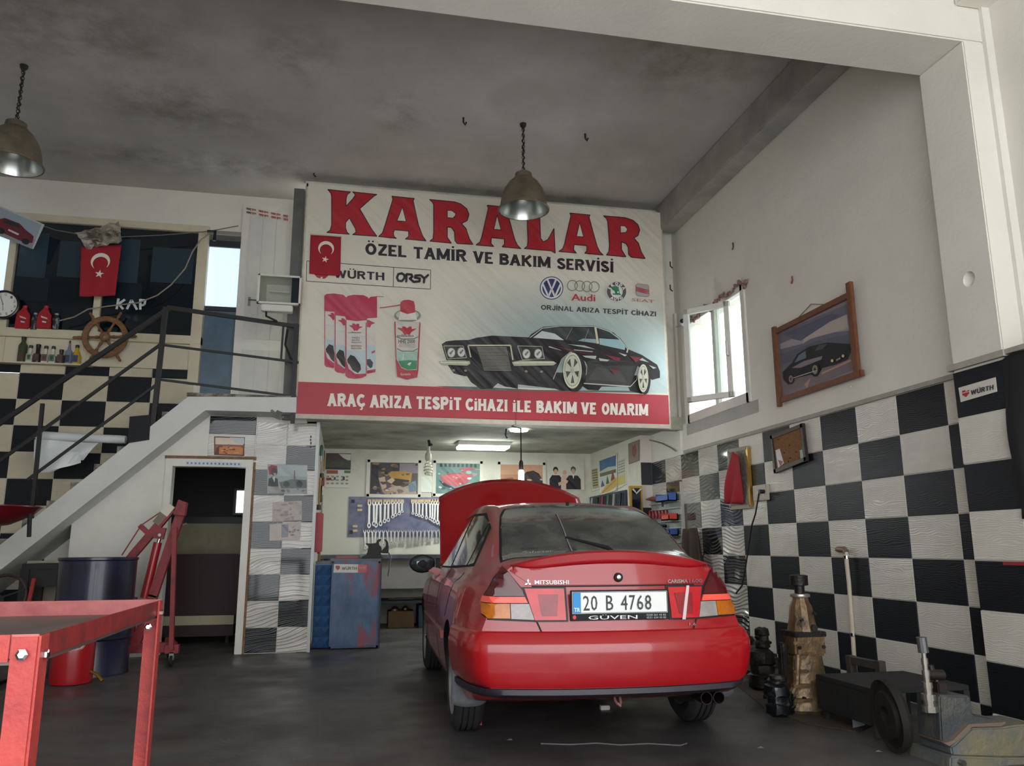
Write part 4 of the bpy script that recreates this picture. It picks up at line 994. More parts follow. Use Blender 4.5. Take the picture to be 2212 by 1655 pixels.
a.done('emblems_print', banner)
# white lettering of the red band
a = ArtP(640, 620, 5.517, 1, YB, .001); a.k = 2
CR = 'ebe2d4'
for t, x0, x1, y0, y1, sk in (('ARAÇ', 372, 818, 1270, 1418, 12), ('ARIZA', 878, 1373, 1290, 1436, 12), ('TESPiT', 1430, 1968, 1305, 1452, 16)): a.k = 2; a.heavy(CR, t, x0, y0, x1, y1, .27, .05, sk).done('band_word', banner); a = ArtP(640, 620, 5.517, 1, YB, .001)
a = ArtP(940, 680, 4.254, 1, YB, .001)
for t, x0, x1, y0, y1, sk in (('CiHAZI', 282, 665, 770, 878, 12), ('iLE', 712, 882, 788, 893, 4), ('BAKIM', 930, 1300, 792, 898, 12), ('VE', 1340, 1480, 806, 912, 4), ('ONARIM', 1530, 1955, 812, 916, 12)): a.k = 2; a.heavy(CR, t, x0, y0, x1, y1, .27, .05, sk).done('band_word', banner); a = ArtP(940, 680, 4.254, 1, YB, .001)
# blue-green wash behind the printed car: bands whose tone runs smoothly (vertex colours)
def wash():
    me_ = bpy.data.meshes.new('printed_sky'); nx, nz = 26, 16; V = []; Fc = []; Cc = []
    for i in range(nx+1):
        for j in range(nz+1):
            u, v = i/nx, j/nz; x = .85+(3.79-.85)*u; z = 2.93+(4.35-2.93)*v
            V.append((x, YB-.0004, z))
            s_ = max(0, 1-((x-2.75)/1.75)**2)*max(0, 1-((z-3.3)/1.0)**2); s_ = min(1, s_*1.25)
            e_ = max(0, (x-3.3)/.5)
            c0, c1, c2 = lin(bc), lin('9fb0ab'), lin('c2dadb')
            c = [c0[k]+(c1[k]-c0[k])*s_ for k in range(3)]; e2 = min(1, e_)*max(0, 1-abs(z-3.2)/.75); c = [c[k]+(c2[k]-c[k])*e2 for k in range(3)]; Cc.append((*c, 1))
    for i in range(nx):
        for j in range(nz): q = i*(nz+1)+j; Fc.append((q, q+nz+1, q+nz+2, q+1))
    me_.from_pydata(V, [], Fc); at = me_.color_attributes.new('Col', 'FLOAT_COLOR', 'POINT')
    for i, c in enumerate(Cc): at.data[i].color = c
    me_.materials.append(PRINT); o = bpy.data.objects.new('printed_sky', me_); C.objects.link(o); o.parent = banner; bpy_parent_fix(o, banner)
wash()
# printed spray cans
a = ArtP(640, 620, 5.517, 1, YB, .0005); a.k = 2
PK = 'b93652'
def can(dx, dy, clip):
    x0, x1 = 585+dx, 840+dx
    lo, hi = clip
    X = lambda x: min(max(x, lo), hi)
    a.poly('d8cfc4', [(X(x0+5), 400+dy), (X(x1-5), 400+dy), (X(x1-10), 1040+dy), (X(x0+5), 1040+dy)])
    a.poly('b9c9cc', [(X(x0+15), 580+dy), (X(x1-15), 590+dy), (X(x1-18), 1040+dy), (X(x0+15), 1000+dy)])
    a.poly('d4ccc2', [(X(x0+15), 590+dy), (X(x1-15), 600+dy), (X(x1-18), 765+dy), (X(x0+15), 755+dy)])
    a.poly(PK, [(X(x0), 400+dy), (X(x0+14), 400+dy), (X(x0+12), 880+dy), (X(x0+40), 980+dy), (X(x0+120), 1040+dy), (X(x1-12), 1035+dy), (X(x1-14), 430+dy), (X(x1-4), 430+dy), (X(x1-4), 1060+dy), (X(x1-60), 1088+dy), (X(x0+110), 1098+dy), (X(x0+30), 1085+dy), (X(x0), 1060+dy)])
    if hi-lo > 110:
        a.poly('35302f', [(X(x0+20), 870+dy), (X(x0+60), 812+dy), (X(x0+110), 830+dy), (X(x0+180), 930+dy), (X(x0+185), 990+dy), (X(x0+150), 1030+dy), (X(x0+80), 990+dy), (X(x0+30), 930+dy)])
        a.poly('c8beb2', [(X(x0+20), 900+dy), (X(x0+50), 930+dy), (X(x0+90), 1000+dy), (X(x0+40), 970+dy)])
    c = 710+dx; a.poly(PK, [(X(c-85), 462+dy), (X(c-40), 460+dy), (X(c-45), 440+dy), (X(c-15), 440+dy), (X(c), 455+dy), (X(c+15), 440+dy), (X(c+40), 445+dy), (X(c+42), 475+dy), (X(c+88), 478+dy), (X(c+40), 500+dy), (X(c+15), 530+dy), (X(c), 518+dy), (X(c-15), 530+dy), (X(c-45), 490+dy)])
can(-255, -130, (335, 455)); can(-130, -65, (458, 583))
a.poly('d8cfc4', [(842,370),(945,370),(945,985),(842,1000)]); a.poly('b9c9cc', [(842,545),(945,560),(945,980),(842,985)]); a.poly('d4ccc2', [(842,545),(945,552),(945,690),(842,705)]); a.poly(PK, [(842,395),(870,400),(895,412),(942,435),(895,450),(880,485),(842,480)])
a.poly('35302f', [(842,865),(880,860),(915,905),(905,960),(880,972),(842,930)]); a.poly('b8486a', [(895,775),(940,755),(935,785),(900,795)]); a.poly(PK, [(842,1000),(945,980),(942,1018),(842,1036)])
can(0, 0, (585, 840))
a.poly(PK, [(335,110),(360,88),(450,82),(560,98),(582,118),(595,130),(612,112),(680,98),(800,102),(850,125),(862,142),(885,122),(962,115),(962,370),(845,378),(838,400),(720,412),(600,395),(580,355),(460,340),(455,300),(335,290)])
a.line('a83448', [(960,116),(1040,122)], 6)
for i, (t, y) in enumerate((('FREN', 600), ('BALATA', 628), ('TEMİZLEYİCİ', 655), ('BREMSEN', 698), ('REINIGER', 728))): a.text('4a4240', t, 665-(10 if len(t) > 6 else 0), y, 755+(20 if len(t) > 6 else 0), y+19, .02)
a.text('3c3840', 'solbesto', 618, 538, 770, 556, .03)
# the tall can
a.poly('cfc8bd', [(1172,420),(1478,420),(1445,1080),(1190,1080)]); a.oval('8b8a80', 1325, 345, 158, 75, 26); a.oval('c3bfb2', 1322, 340, 135, 58, 26)
a.poly('ded8cc', [(1240,300),(1410,300),(1440,400),(1215,400)])
a.poly('b5343f', [(1240,190),(1275,165),(1340,160),(1400,178),(1412,230),(1415,310),(1320,330),(1240,300)]); a.line('a83440', [(995,258),(1200,228),(1240,220)], 9)
a.poly('b5343f', [(1168,420),(1182,420),(1192,870),(1250,970),(1320,1000),(1435,995),(1465,420),(1478,440),(1452,1000),(1440,1080),(1320,1110),(1200,1075),(1185,900)])
a.poly('b5343f', [(1205,490),(1262,500),(1260,478),(1295,480),(1318,500),(1345,478),(1375,482),(1372,508),(1435,502),(1370,545),(1345,582),(1320,570),(1290,582),(1262,540),(1205,500)])
a.line('3d7a55', [(1190,598),(1260,628),(1400,625),(1452,598)], 9); a.line('3d7a55', [(1198,742),(1260,772),(1390,772),(1445,742)], 9)
a.text('38363a', 'solbesto', 1200, 572, 1395, 602, .03); a.text('38363a', 'HHS 2000', 1218, 635, 1412, 678, .03)
for y in (690, 705, 722): a.line('8b867e', [(1225,y-5),(1420,y+5)], 4)
a.poly('9fc0ae', [(1200,775),(1320,790),(1442,775),(1430,985),(1330,995),(1250,960),(1205,870)]); a.poly('3f8a62', [(1210,890),(1330,880),(1438,885),(1430,985),(1330,995),(1250,960)])
a.line('e0dcd2', [(1275,805),(1275,860),(1255,880)], 7); a.poly('d8d4ca', [(1320,930),(1340,910),(1372,905),(1350,945)]); a.text('dccfc0', 'Garantie', 1240, 1030, 1360, 1060, .02)
a.done('spray_cans_print', banner)
# printed black car
a = ArtP(940, 680, 4.254, 1, YB, .0005); a.k = 2
K1, K2, CHR, LT = '231c1e', '33272b', 'c6c3a4', 'cdd3cf'
a.poly('5f6462', [(0,655),(400,662),(900,690),(1800,700),(2000,722),(1500,712),(300,690)])
a.poly('171416', [(290,560),(330,620),(420,685),(520,680),(575,630),(640,660),(760,680),(760,640),(1100,680),(1160,700),(1290,700),(1330,640),(1400,690),(1500,695),(1530,660),(1770,660),(1790,700),(1900,728),(1930,700),(1900,560),(300,500)])
a.poly(K1, [(60,270),(100,245),(180,235),(310,232),(380,212),(520,192),(860,208),(880,180),(990,112),(1150,98),(1460,100),(1600,145),(1700,215),(1780,320),(1900,370),(2040,460),(2065,520),(2065,580),(1990,600),(1860,470),(1790,665),(1340,630),(1380,560),(1385,440),(1320,365),(1240,345),(1170,400),(1080,600),(980,620),(780,590),(420,560),(270,565),(170,540),(120,470)])
a.poly('3a3c38', [(1380,640),(1400,430),(1500,400),(1800,430),(1850,480),(1790,660)])
a.poly('4a4844', [(1400,600),(1480,480),(1700,520),(1760,620)]); a.poly('2a2422', [(1420,440),(1800,430),(1840,470),(1560,470)])
a.poly('c6cecb', [(900,212),(980,150),(1100,175),(1185,235)]); a.poly('3c4242', [(980,148),(1030,118),(1260,115),(1200,232),(1100,175)]); a.poly('2f3433', [(1270,118),(1460,112),(1485,262),(1200,235)]); a.poly('8fa5a5', [(1310,240),(1360,220),(1478,225),(1484,265)])
a.poly('2f3836', [(1495,122),(1640,165),(1700,225),(1505,210)]); a.poly('93b3b6', [(1505,218),(1700,230),(1745,300),(1740,325),(1510,275)])
a.line('b9bfb2', [(870,212),(985,125),(1150,105),(1460,108),(1600,155),(1690,220),(1770,320)], 8); a.line(CHR, [(1470,115),(1495,268)], 20); a.line('b9b7a0', [(1770,310),(1760,350)], 14); a.line('8a8c80', [(1410,130),(1370,240)], 5); a.line('8a8c80', [(1260,120),(1200,230)], 5)
for q in ([(1045,290),(1150,325),(1160,332),(1040,300)], [(1270,320),(1450,338),(1440,345),(1280,330)], [(1210,272),(1370,285),(1470,320),(1300,290)], [(1350,378),(1480,380),(1470,410),(1380,395)], [(1500,400),(1600,418),(1580,430),(1510,425)], [(1680,350),(1760,372),(1740,385)], [(1800,400),(1900,425),(1960,440),(1900,400)], [(1960,465),(2030,490),(2000,500)]): a.poly('b8bcb6', q)
for q in ([(1080,290),(1230,320),(1380,360),(1500,385),(1300,350)], [(1600,500),(1690,520),(1640,545)], [(1560,370),(1700,400),(1690,430),(1640,420)], [(1780,380),(1900,400),(1840,440)]): a.poly('7a2c34', q)
a.line('c9c9b8', [(1340,632),(1790,662)], 9); a.line('c9c9b8', [(1790,662),(1848,600),(1870,480)], 6); a.line('b9b9a4', [(1080,598),(1160,410),(1240,345),(1330,372),(1390,470),(1385,545),(1340,625)], 7)
# grille and bumpers
a.poly('151213', [(320,290),(690,290),(720,400),(700,520),(430,515),(330,400)]); a.line(CHR, [(325,395),(300,285),(690,285),(712,420)], 13)
for i in range(17): a.line('a8a398', [(380+i*4,305+i*13),(655+i*2.6,305+i*13.3)], 5)
for q in ([(30,435),(120,420),(315,430),(320,455),(290,472),(60,465)], [(700,440),(780,425),(1080,432),(1110,450),(1080,470),(720,475)]): a.poly('b6b69c', q); a.line('e2e0cc', [(q[0][0]+20,q[0][1]+8),(q[3][0]-20,q[3][1]-8)], 8)
for q in ([(75,292),(255,292),(285,400),(110,412)], [(752,292),(975,298),(998,410),(795,420)]): a.poly('2c2a28', q); a.outline('a8a796', q, 7)
for cx, cy in ((145,355),(237,350),(833,365),(940,365)): a.oval('8a8a80', cx, cy, 38, 46); a.oval('d2d2c8', cx, cy, 32, 40); a.poly('77776e', [(cx-20,cy+5),(cx+10,cy-25),(cx+22,cy-18),(cx-5,cy+20)])
for cx, cy in ((165,517),(275,520),(830,527),(970,530)): a.oval('8b8468', cx, cy, 14, 11, 10)
# wheels
for cx, cy, rx, ry in ((1253,520,85,165), (1900,590,47,128)):
    a.oval('191617', cx+28*rx/85, cy+8, rx*1.12, ry*1.12, 30); a.oval('d4d2b6', cx, cy, rx, ry, 30); a.oval('8f8f80', cx, cy, rx*.86, ry*.88, 30); a.oval('c9c9b4', cx, cy, rx*.80, ry*.83, 30)
    for i in range(5):
        an = 2*PI*i/5+.3; a.poly('4b4a42', [(cx+rx*.2*math.cos(an), cy+ry*.2*math.sin(an)), (cx+rx*.72*math.cos(an-.28), cy+ry*.72*math.sin(an-.28)), (cx+rx*.72*math.cos(an+.28), cy+ry*.72*math.sin(an+.28))])
    a.oval('b4b3a2', cx, cy, rx*.16, ry*.16, 12)
a.done('classic_car_print', banner)
# hooks that hold the banner
for x, y in ((678, 378), (1448, 575), (1448, 625)):
    p = PY(x, y, YB-.01); MB().tube([p+Vector((0,0,.06)), p, p+Vector((.02,-.02,-.03))], .008, 6).build('hook', mat('dark wire', '1f1c1b', .6), banner)

# flags ------------------------------------------------------------
red_cloth = mat('red flag cloth', 'a01c2a', .8, var=.1, bump=.1)
def flag(name, label, corners, ax, val, wav, cres, group=None, nfold=2.2):
    tl, tr, br, bl = [P(x, y, ax, val) for x, y in corners]; n = Vector((0, -1, 0)) if ax == 1 else Vector((-1, 0, 0))
    o = thing(name, label, 'flag', tl, group)
    def fn(u, v):
        p = (tl*(1-u)+tr*u)*(1-v)+(bl*(1-u)+br*u)*v
        return p+n*(.01+wav*(.5+.5*math.sin(u*nfold*2*PI+v*1.5))*(.25+v))
    mb = MB().grid(fn, 24, 16); c = mb.build('cloth', red_cloth, o, smooth=True)
    md = c.modifiers.new('s', 'SOLIDIFY'); md.thickness = .002
    a = Art(tl+n*(.02+wav*1.25), tr+n*(.02+wav*1.25), bl+n*(.02+wav*1.25), .0006)
    a.w = 1; a.h = 1; w = (tr-tl).length; h = (bl-tl).length
    cx, cy, r, st_, sr = cres; a.crescent('e6dcd0', cx, cy, r, 0, h/w, PI*.5 if True else 0)
    a.star('e6dcd0', st_[0], st_[1], sr, h/w, -PI/2+.2)
    a.done('crescent_and_star', o); return o
fb = flag('flag', 'small red crescent flag pinned over the left edge of the big banner', [(671, 509), (737, 513), (735, 597), (668, 592)], 1, YB-.012, .003, (.52, .33, .19, (.5, .62), .09))
MB().bar(PY(670, 506, YB-.03), PY(738, 511, YB-.03), .012).build('hem_rod', mat('pale rod', 'c9bda8', .6), fb)
# ================================================= left side: railing, gallery shelf things, basin, crane, drum, trolley
iron = mat('black painted iron', '131214', .5, var=.15)
def pbar(mb, a, b, w, Y, h=None): return mb.bar(PY(*a, Y), PY(*b, Y), w, h)
YR = 8.98
rail = thing('stair_railing', 'black iron railing of the stair and landing, sloping handrail and two lower bars', 'railing', PY(350, 960, YR))
for n, a, b, w in (('handrail', (368, 664), (-20, 928), .045), ('lower_bar', (350, 742), (-20, 1010), .03), ('lower_bar', (345, 826), (60, 1036), .026), ('handrail', (362, 664), (645, 706), .04), ('landing_bar', (350, 745), (645, 783), .024), ('landing_bar', (345, 820), (640, 857), .024)):
    pbar(MB(), a, b, w, YR).build(n, iron, rail)
for a, b, w in (((358, 664), (327, 955), .05), ((92, 872), (68, 1120), .035), ((457, 685), (452, 840), .022)if False else ((612, 705), (607, 780), .022), ((640, 700), (632, 915), .045)):
    pbar(MB(), a, b, w, YR).build('post', iron, rail)
MB().tube([PY(621, 712, YR-.01), PY(616, 745, YR-.03), PY(628, 775, YR-.01), PY(640, 782, YR)], .012, 8).build('bent_hose', iron, rail, smooth=True)
# black tile offcut leaning at the foot of the railing
q = [PY(x, y, 8.93) for x, y in ((280, 900), (325, 896), (322, 950), (276, 957))]
tag(MB().add([(p.x, p.y, p.z) for p in q]+[(p.x, p.y+.012, p.z) for p in q], [(0,3,2,1),(4,5,6,7),(0,1,5,4),(1,2,6,5),(2,3,7,6),(3,0,4,7)]).build('tile_offcut', tile_b), 'black embossed tile offcut leaning behind the foot of the railing', 'tile')
# roll of white plastic sheet on the stair with a hanging flap
roll = thing('plastic_roll', 'roll of white plastic sheet lying on the stair with a flap hanging down', 'roll', PY(180, 950, 9.3))
pl_m = mat('white plastic film', 'dfe3e2', .35, var=.06, scale=6, bump=.2, bscale=12)
r0, r1 = PY(80, 942, 9.3), PY(272, 950, 9.3)
MB().tube([r0+(r1-r0)*t for t in (0, .1, .3, .6, .9, 1)], [.05, .052, .05, .045, .045, .043], 16).build('sheet_roll', pl_m, roll, smooth=True)
c4 = [PY(*p, 9.26) for p in ((76, 950), (215, 958), (180, 1000), (78, 1020))]
def fl(u, v):
    t = (c4[0]*(1-u)+c4[1]*u)*(1-v)+(c4[3]*(1-u)+c4[2]*u)*v; return t+Vector((0, -.02-.03*math.sin(u*7+v*3), -.03*math.sin(u*5)*v))
MB().grid(fl, 16, 10).build('flap', pl_m, roll, smooth=True)
c5 = [PY(*p, 9.22) for p in ((125, 980), (172, 975), (176, 1000), (95, 1022))]
def fl2(u, v):
    t = (c5[0]*(1-u)+c5[1]*u)*(1-v)+(c5[3]*(1-u)+c5[2]*u)*v; return t+Vector((0, -.02-.02*math.sin(u*6), 0))
MB().grid(fl2, 10, 6).build('torn_flap', pl_m, roll, smooth=True)

# things at the gallery window
YG = YU-.07
o = flag('flag', 'larger red crescent flag hanging in front of the gallery window', [(176, 534), (263, 530), (250, 640), (173, 642)], 1, YG-.14, .012, (.5, .33, .17, (.48, .58), .085))
# crumpled foil banner over the flag
q = [PY(*p, YG-.17) for p in ((163, 503), (258, 478), (263, 522), (187, 537))]
rc = random.Random(3); off = [[rc.uniform(-.035, .035) for _ in range(12)] for _ in range(12)]
def cru(u, v):
    p = (q[0]*(1-u)+q[1]*u)*(1-v)+(q[3]*(1-u)+q[2]*u)*v
    return p+Vector((0, off[int(u*9)][int(v*7)], off[int(v*7)][int(u*9)]*.4))
f = MB().grid(cru, 9, 7).build('folded_poster', mat('crumpled poster paper', 'a79f90', .4, scale=5, col2='5b4d45', thr=(.45, .6)), smooth=False); f.modifiers.new('s', 'SOLIDIFY').thickness = .003
tag(f, 'crumpled folded poster hung on the string above the larger flag', 'poster')
# hanging poster of a red car, tilted, at the left edge
hp = thing('hanging_poster', 'tilted poster of a red sports car hanging at the left edge', 'poster', PY(40, 500, YG-.2))
q = [PY(*p, YG-.2) for p in ((-60, 420), (96, 485), (72, 538), (-85, 478))]
MB().add([tuple(p) for p in q]+[tuple(p+Vector((0, .006, 0))) for p in q], [(0,3,2,1),(4,5,6,7),(0,1,5,4),(1,2,6,5),(2,3,7,6),(3,0,4,7)]).build('board', mat('poster card', 'bfc3c6', .35), hp)
a = Art(q[0]+Vector((0,-.001,0)), q[1]+Vector((0,-.001,0)), q[3]+Vector((0,-.001,0)))
a.rect('9aa6b2', .03, .05, .97, .95); a.rect('8d9296', .03, .6, .97, .95)
a.poly('6b2a32', [(.38,.55),(.5,.32),(.7,.3),(.8,.42),(.93,.52),(.95,.75),(.85,.85),(.5,.82),(.38,.72)]); a.poly('2a3038', [(.52,.36),(.68,.34),(.74,.45),(.5,.48)]); a.oval('20242a', .52, .78, .05, .1); a.oval('20242a', .86, .8, .05, .1); a.poly('c8c8c8', [(.6,.62),(.75,.64),(.74,.70),(.6,.68)])
a.done('car_print', hp)
# strings and cable
cord = mat('grey string', '6e6c66', .7)
tag(MB().tube([PY(*p, YG-.15) for p in ((40, 470), (120, 497), (165, 505), (260, 512), (350, 508), (450, 500), (515, 488))], .006, 6).build('string', cord, smooth=True), 'grey string stretched across the top of the gallery window', 'string')
tag(MB().tube([PY(*p, YG-.1) for p in ((452, 505), (432, 520), (415, 545), (400, 580), (370, 615), (340, 638), (300, 654), (230, 662), (190, 668), (160, 685), (128, 693))], .008, 6).build('cable', mat('beige cable', '8f8778', .6), smooth=True), 'beige cable drooping across the gallery window behind the ship wheel', 'cable')
tag(MB().tube([PY(*p, YG-.15) for p in ((448, 500), (465, 500), (463, 520))], .02, 8).build('bracket', iron, smooth=True), 'black bracket at the right end of the gallery window string', 'bracket')
# taped letters
tape = mat('white tape', 'd5d8d8', .6)
p0 = YU-.02
lt = thing('taped_letters', 'letters K A P made of white tape on the dark gallery pane', 'lettering', PY(285, 655, p0))
for n, segs in (('letter', [((256, 645), (252, 668)), ((270, 647), (256, 657)), ((256, 656), (266, 668))]), ('letter', [((284, 648), (274, 668)), ((284, 648), (296, 669))]), ('letter', [((303, 646), (303, 669)), ((303, 648), (314, 649)), ((314, 648), (312, 658)), ((312, 658), (304, 660))])):
    mb = MB()
    for a_, b_ in segs: mb.bar(PY(*a_, p0), PY(*b_, p0), .004, .026, up=(0, 1, 0)) if False else mb.bar(PY(*a_, p0), PY(*b_, p0), .026, .004, up=(0, -1, 0))
    mb.build(n, tape, lt)
# clock
ck = thing('wall_clock', 'round black rimmed wall clock at the left edge of the gallery', 'clock', PY(10, 659, YG-.05))
c = PY(9, 659, YG-.03); rr = .155
T = Matrix.Translation(c) @ Matrix.Rotation(PI/2, 4, 'X')
MB().lathe([(rr-.012, .0), (rr-.012, .03), (rr, .035), (rr+.012, .03), (rr+.015, 0), (rr+.01, -.02), (.02, -.02)], 40, 0, T, False).build('rim', mat('black gloss', '121418', .3), ck, smooth=True)
a = Art(c+Vector((-rr, -.012, rr)), c+Vector((rr, -.012, rr)), c+Vector((-rr, -.012, -rr)), .0008, 2, 2)
a.oval('e4e2da', 1, 1, .93, .93, 40)
for i in range(1, 13):
    an = math.radians(i*30-90+8); x, y = 1+.74*math.cos(an), 1+.74*math.sin(an); a.text('5a5a62', str(i), x-.07, y-.09, x+.07, y+.09, .02)
a.line('6d7078', [(1, 1), (.78, .42)], .05); a.line('6d7078', [(1, 1), (1.06, 1.48)], .035); a.oval('6d7078', 1, 1, .05, .05)
a.done('dial', ck)
# oil bottles on the window sill and flasks on the ledge
def oil_bottle(x, Yv, label, base):
    p = PY(x, base, Yv); t = thing('oil_bottle', label, 'bottle', p, 'red oil bottles on the gallery window sill')
    pr = [(-.075, 0), (.075, 0), (.078, .03), (.070, .16), (.045, .20), (.025, .225), (.025, .245), (-.02, .245), (-.025, .225), (-.060, .19), (-.075, .12)]
    T = Matrix(((1,0,0,p.x),(0,0,-1,p.y),(0,1,0,p.z),(0,0,0,1)))
    MB().prism(pr, .07, 0, T).build('body', mat('red oil bottle plastic', 'a9202c', .35, var=.1), t, bevel=.008)
    MB().lathe([(.024, 0), (.024, .03), (.02, .034)], 14, 0, Matrix.Translation((p.x+.0, p.y-.035, p.z+.243))).build('cap', mat('red cap', 'c02836', .4), t)
    a = Art((p.x-.045, p.y-.0705, p.z+.16), (p.x+.05, p.y-.0705, p.z+.16), (p.x-.045, p.y-.0705, p.z+.05)); a.poly('c9b9b4', [(.1,.1),(.8,.3),(.9,.45),(.2,.3)]); a.poly('7a2630', [(.2,.4),(.9,.55),(.8,.7),(.25,.6)]); a.poly('d8d0cc', [(.3,.65),(.8,.72),(.75,.85),(.35,.8)]); a.done('label_print', t)
oil_bottle(51, YU-.02, 'left red oil bottle on the gallery sill beside the clock', 713)
oil_bottle(97, YU-.02, 'right red oil bottle on the gallery sill, between the two dark cans', 713)
def small_can(x, h, label):
    p = PY(x, 713, YU-.05); t = thing('additive_can', label, 'can', p, 'dark cans on the gallery window sill')
    MB().lathe([(.036, 0), (.038, .004), (.038, h-.03), (.03, h-.012), (.018, h), (.018, h+.015)], 20, 0, Matrix.Translation(p)).build('body', mat('dark can', '20262e', .35, scale=25, col2='8a9298', thr=(.52, .6)), t, smooth=True)
    MB().lathe([(.019, 0), (.019, .02)], 14, 0, Matrix.Translation(p+Vector((0, 0, h+.01)))).build('cap', mat('grey cap', '9aa0a6', .4), t)
small_can(73, .17, 'dark can between the two red oil bottles'); small_can(119, .165, 'dark can right of the right red oil bottle')
def flask(x, base, prof, col, cap, label, lab=None, n=18, sq=False):
    p = PY(x, base, YU-.05); p.z = ZLG; t = thing('flask', label, 'bottle', p, 'small bottles on the ledge under the gallery window')
    MB().lathe(prof, 4 if sq else n, 0, Matrix.Translation(p) @ Matrix.Rotation(PI/4 if sq else 0, 4, 'Z')).build('body', mat(f'flask {col}', col, .3, var=.2, scale=15), t, smooth=not sq, bevel=.004 if sq else 0)
    r, z = prof[-1]; MB().lathe([(r*1.15, 0), (r*1.15, .03), (r*.8, .035)], 12, 0, Matrix.Translation(p+Vector((0, 0, z-.005)))).build('cap', mat(f'cap {cap}', cap, .4), t)
    if lab:
        w = max(r_ for r_, _ in prof)*.62; a = Art((p.x-w, p.y-max(r_ for r_, _ in prof)*(1.02 if not sq else .72), p.z+.10), (p.x+w, p.y-max(r_ for r_, _ in prof)*(1.02 if not sq else .72), p.z+.10), (p.x-w, p.y-max(r_ for r_, _ in prof)*(1.02 if not sq else .72), p.z+.02)); a.rect(lab, 0, 0, 1, 1); a.poly('3c4a3c', [(.2,.2),(.8,.2),(.7,.8),(.3,.8)]); a.done('label_print', t)
flask(46, 782, [(.046, 0), (.046, .19), (.04, .21), (.022, .235), (.022, .27)], '3f4a34', '20221f', 'tall green and brown bottle at the left end of the ledge', '5a3038')
sqp = [(.047, 0), (.047, .085), (.03, .095), (.018, .10), (.018, .175)]
flask(63, 784, sqp, 'd9d6cc', '2c3430', 'small square white flask right of the tall green bottle', '8fa08c', sq=True)
flask(79, 786, [(.042, 0), (.045, .04), (.042, .085), (.022, .12), (.022, .19)], '2b2024', '18161a', 'dark maroon bottle with a black neck on the ledge', '5a3038')
flask(96, 787, sqp, 'd9d6cc', '2c3430', 'square white flask right of the dark maroon bottle', '7a4a48', sq=True)
flask(112, 787, sqp, 'd9d6cc', '2c3430', 'square white flask left of the low brown bottle', '4e7a58', sq=True)
flask(130, 788, [(.045, 0), (.045, .09), (.02, .115), (.02, .14)], '433c30', '23211e', 'low brown bottle between white flask and spray flask', '6a3a34')
flask(146, 788, [(.036, 0), (.036, .15), (.018, .175), (.012, .22), (.008, .25)], '7e8aa0', '202228', 'slim grey blue bottle with a long black nozzle', '2a3250')
flask(163, 790, [(.048, 0), (.050, .09), (.035, .13), (.018, .17), (.018, .20)], 'c9a52c', '23211e', 'yellow bottle with a blue label at the right end of the ledge', '35407a')
# ship wheel
sw = thing('ship_wheel', 'carved wooden ship wheel hung under the gallery window', 'ship wheel', PY(226, 730, YG-.06))
wood = mat('varnished carved wood', '8a5d36', .45, scale=14, col2='5e3c20', stretch=(1, 1, 3), bump=.3)
cw = PY(227, 728, YG-.06); T = Matrix.Translation(cw) @ Matrix.Rotation(PI/2, 4, 'X')
MB().lathe([(.185, -.018), (.185, .014), (.195, .02), (.235, .02), (.245, .014), (.245, -.018), (.185, -.018)], 48, 0, T, False).build('rim', wood, sw, smooth=30)
MB().lathe([(.045, -.02), (.055, -.015), (.055, .025), (.045, .035), (.02, .035), (.02, .028)], 28, 0, T, False).build('hub', wood, sw, smooth=30)
for i in range(6):
    an = math.radians(60*i+4); d = Vector((math.cos(an), 0, math.sin(an)))
    pr = [(.04, .014), (.07, .014), (.09, .020), (.11, .013), (.15, .012), (.175, .018), (.20, .012), (.25, .012), (.28, .018), (.31, .013), (.325, .018), (.34, .006)]
    MB().tube([cw+d*r for r, _ in pr], [w for _, w in pr], 10).build('spoke', wood, sw, smooth=True)
# floodlight in front of the door leaf
fl_ = thing('floodlight', 'square white floodlight with a glass front fixed on the landing railing', 'floodlight', PY(607, 690, 9.0))
A_, B_, C_, D_ = [PY(*p, 8.90) for p in ((562, 600), (657, 610), (650, 672), (558, 663))]
cf = (A_+C_)/2; w2_, h2_ = .245, .165
fm = mat('white enamel housing', 'd8d6cc', .45, var=.1, scale=10)
x0, x1, z0, z1 = A_.x, C_.x, C_.z+.01, A_.z-.02
mb = MB()
mb.box((x0, 8.88, z0), (x1, 8.93, z0+.02)).box((x0, 8.88, z1-.02), (x1, 8.93, z1)).box((x0, 8.88, z0), (x0+.025, 8.93, z1)).box((x1-.02, 8.88, z0), (x1, 8.93, z1))
mb.build('front_frame', fm, fl_, bevel=.003)
MB().add([(x0,8.93,z0),(x1,8.93,z0),(x1,8.93,z1),(x0,8.93,z1),(x0+.08,9.05,z0+.06),(x1-.08,9.05,z0+.06),(x1-.08,9.05,z1-.06),(x0+.08,9.05,z1-.06)], [(4,5,6,7),(0,1,5,4),(1,2,6,5),(2,3,7,6),(3,0,4,7)]).build('reflector', mat('brushed reflector', 'd8d4c8', .35, .15), fl_)
MB().box((x1-.10, 8.90, z0+.02), (x1-.02, 8.935, z1-.02)).build('end_reflector', mat('blue mirrored end', '3d4a66', .15, .7), fl_)
MB().tube([(x0+.12, 8.97, (z0+z1)/2), (x1-.12, 8.97, (z0+z1)/2)], .009, 10).build('lamp_tube', mat('frosted tube', 'e8e6dc', .3), fl_, smooth=True)
MB().box((x0+.02, 8.885, z0+.015), (x1-.02, 8.888, z1-.015)).build('glass_front', glass_mat('floodlight glass', 'f2f6f4'), fl_)
MB().box((x0+.05, 8.90, z0-.075), (x1-.08, 9.0, z0-.003)).build('ballast_box', fm, fl_, bevel=.008)
MB().tube([(x0+.1, 8.95, z0-.07), (x0+.1, 8.97, z0-.12), (x0+.2, 9.12, z0-.13)], .012, 8).build('mount', iron, fl_)
fl_.location.y -= .18
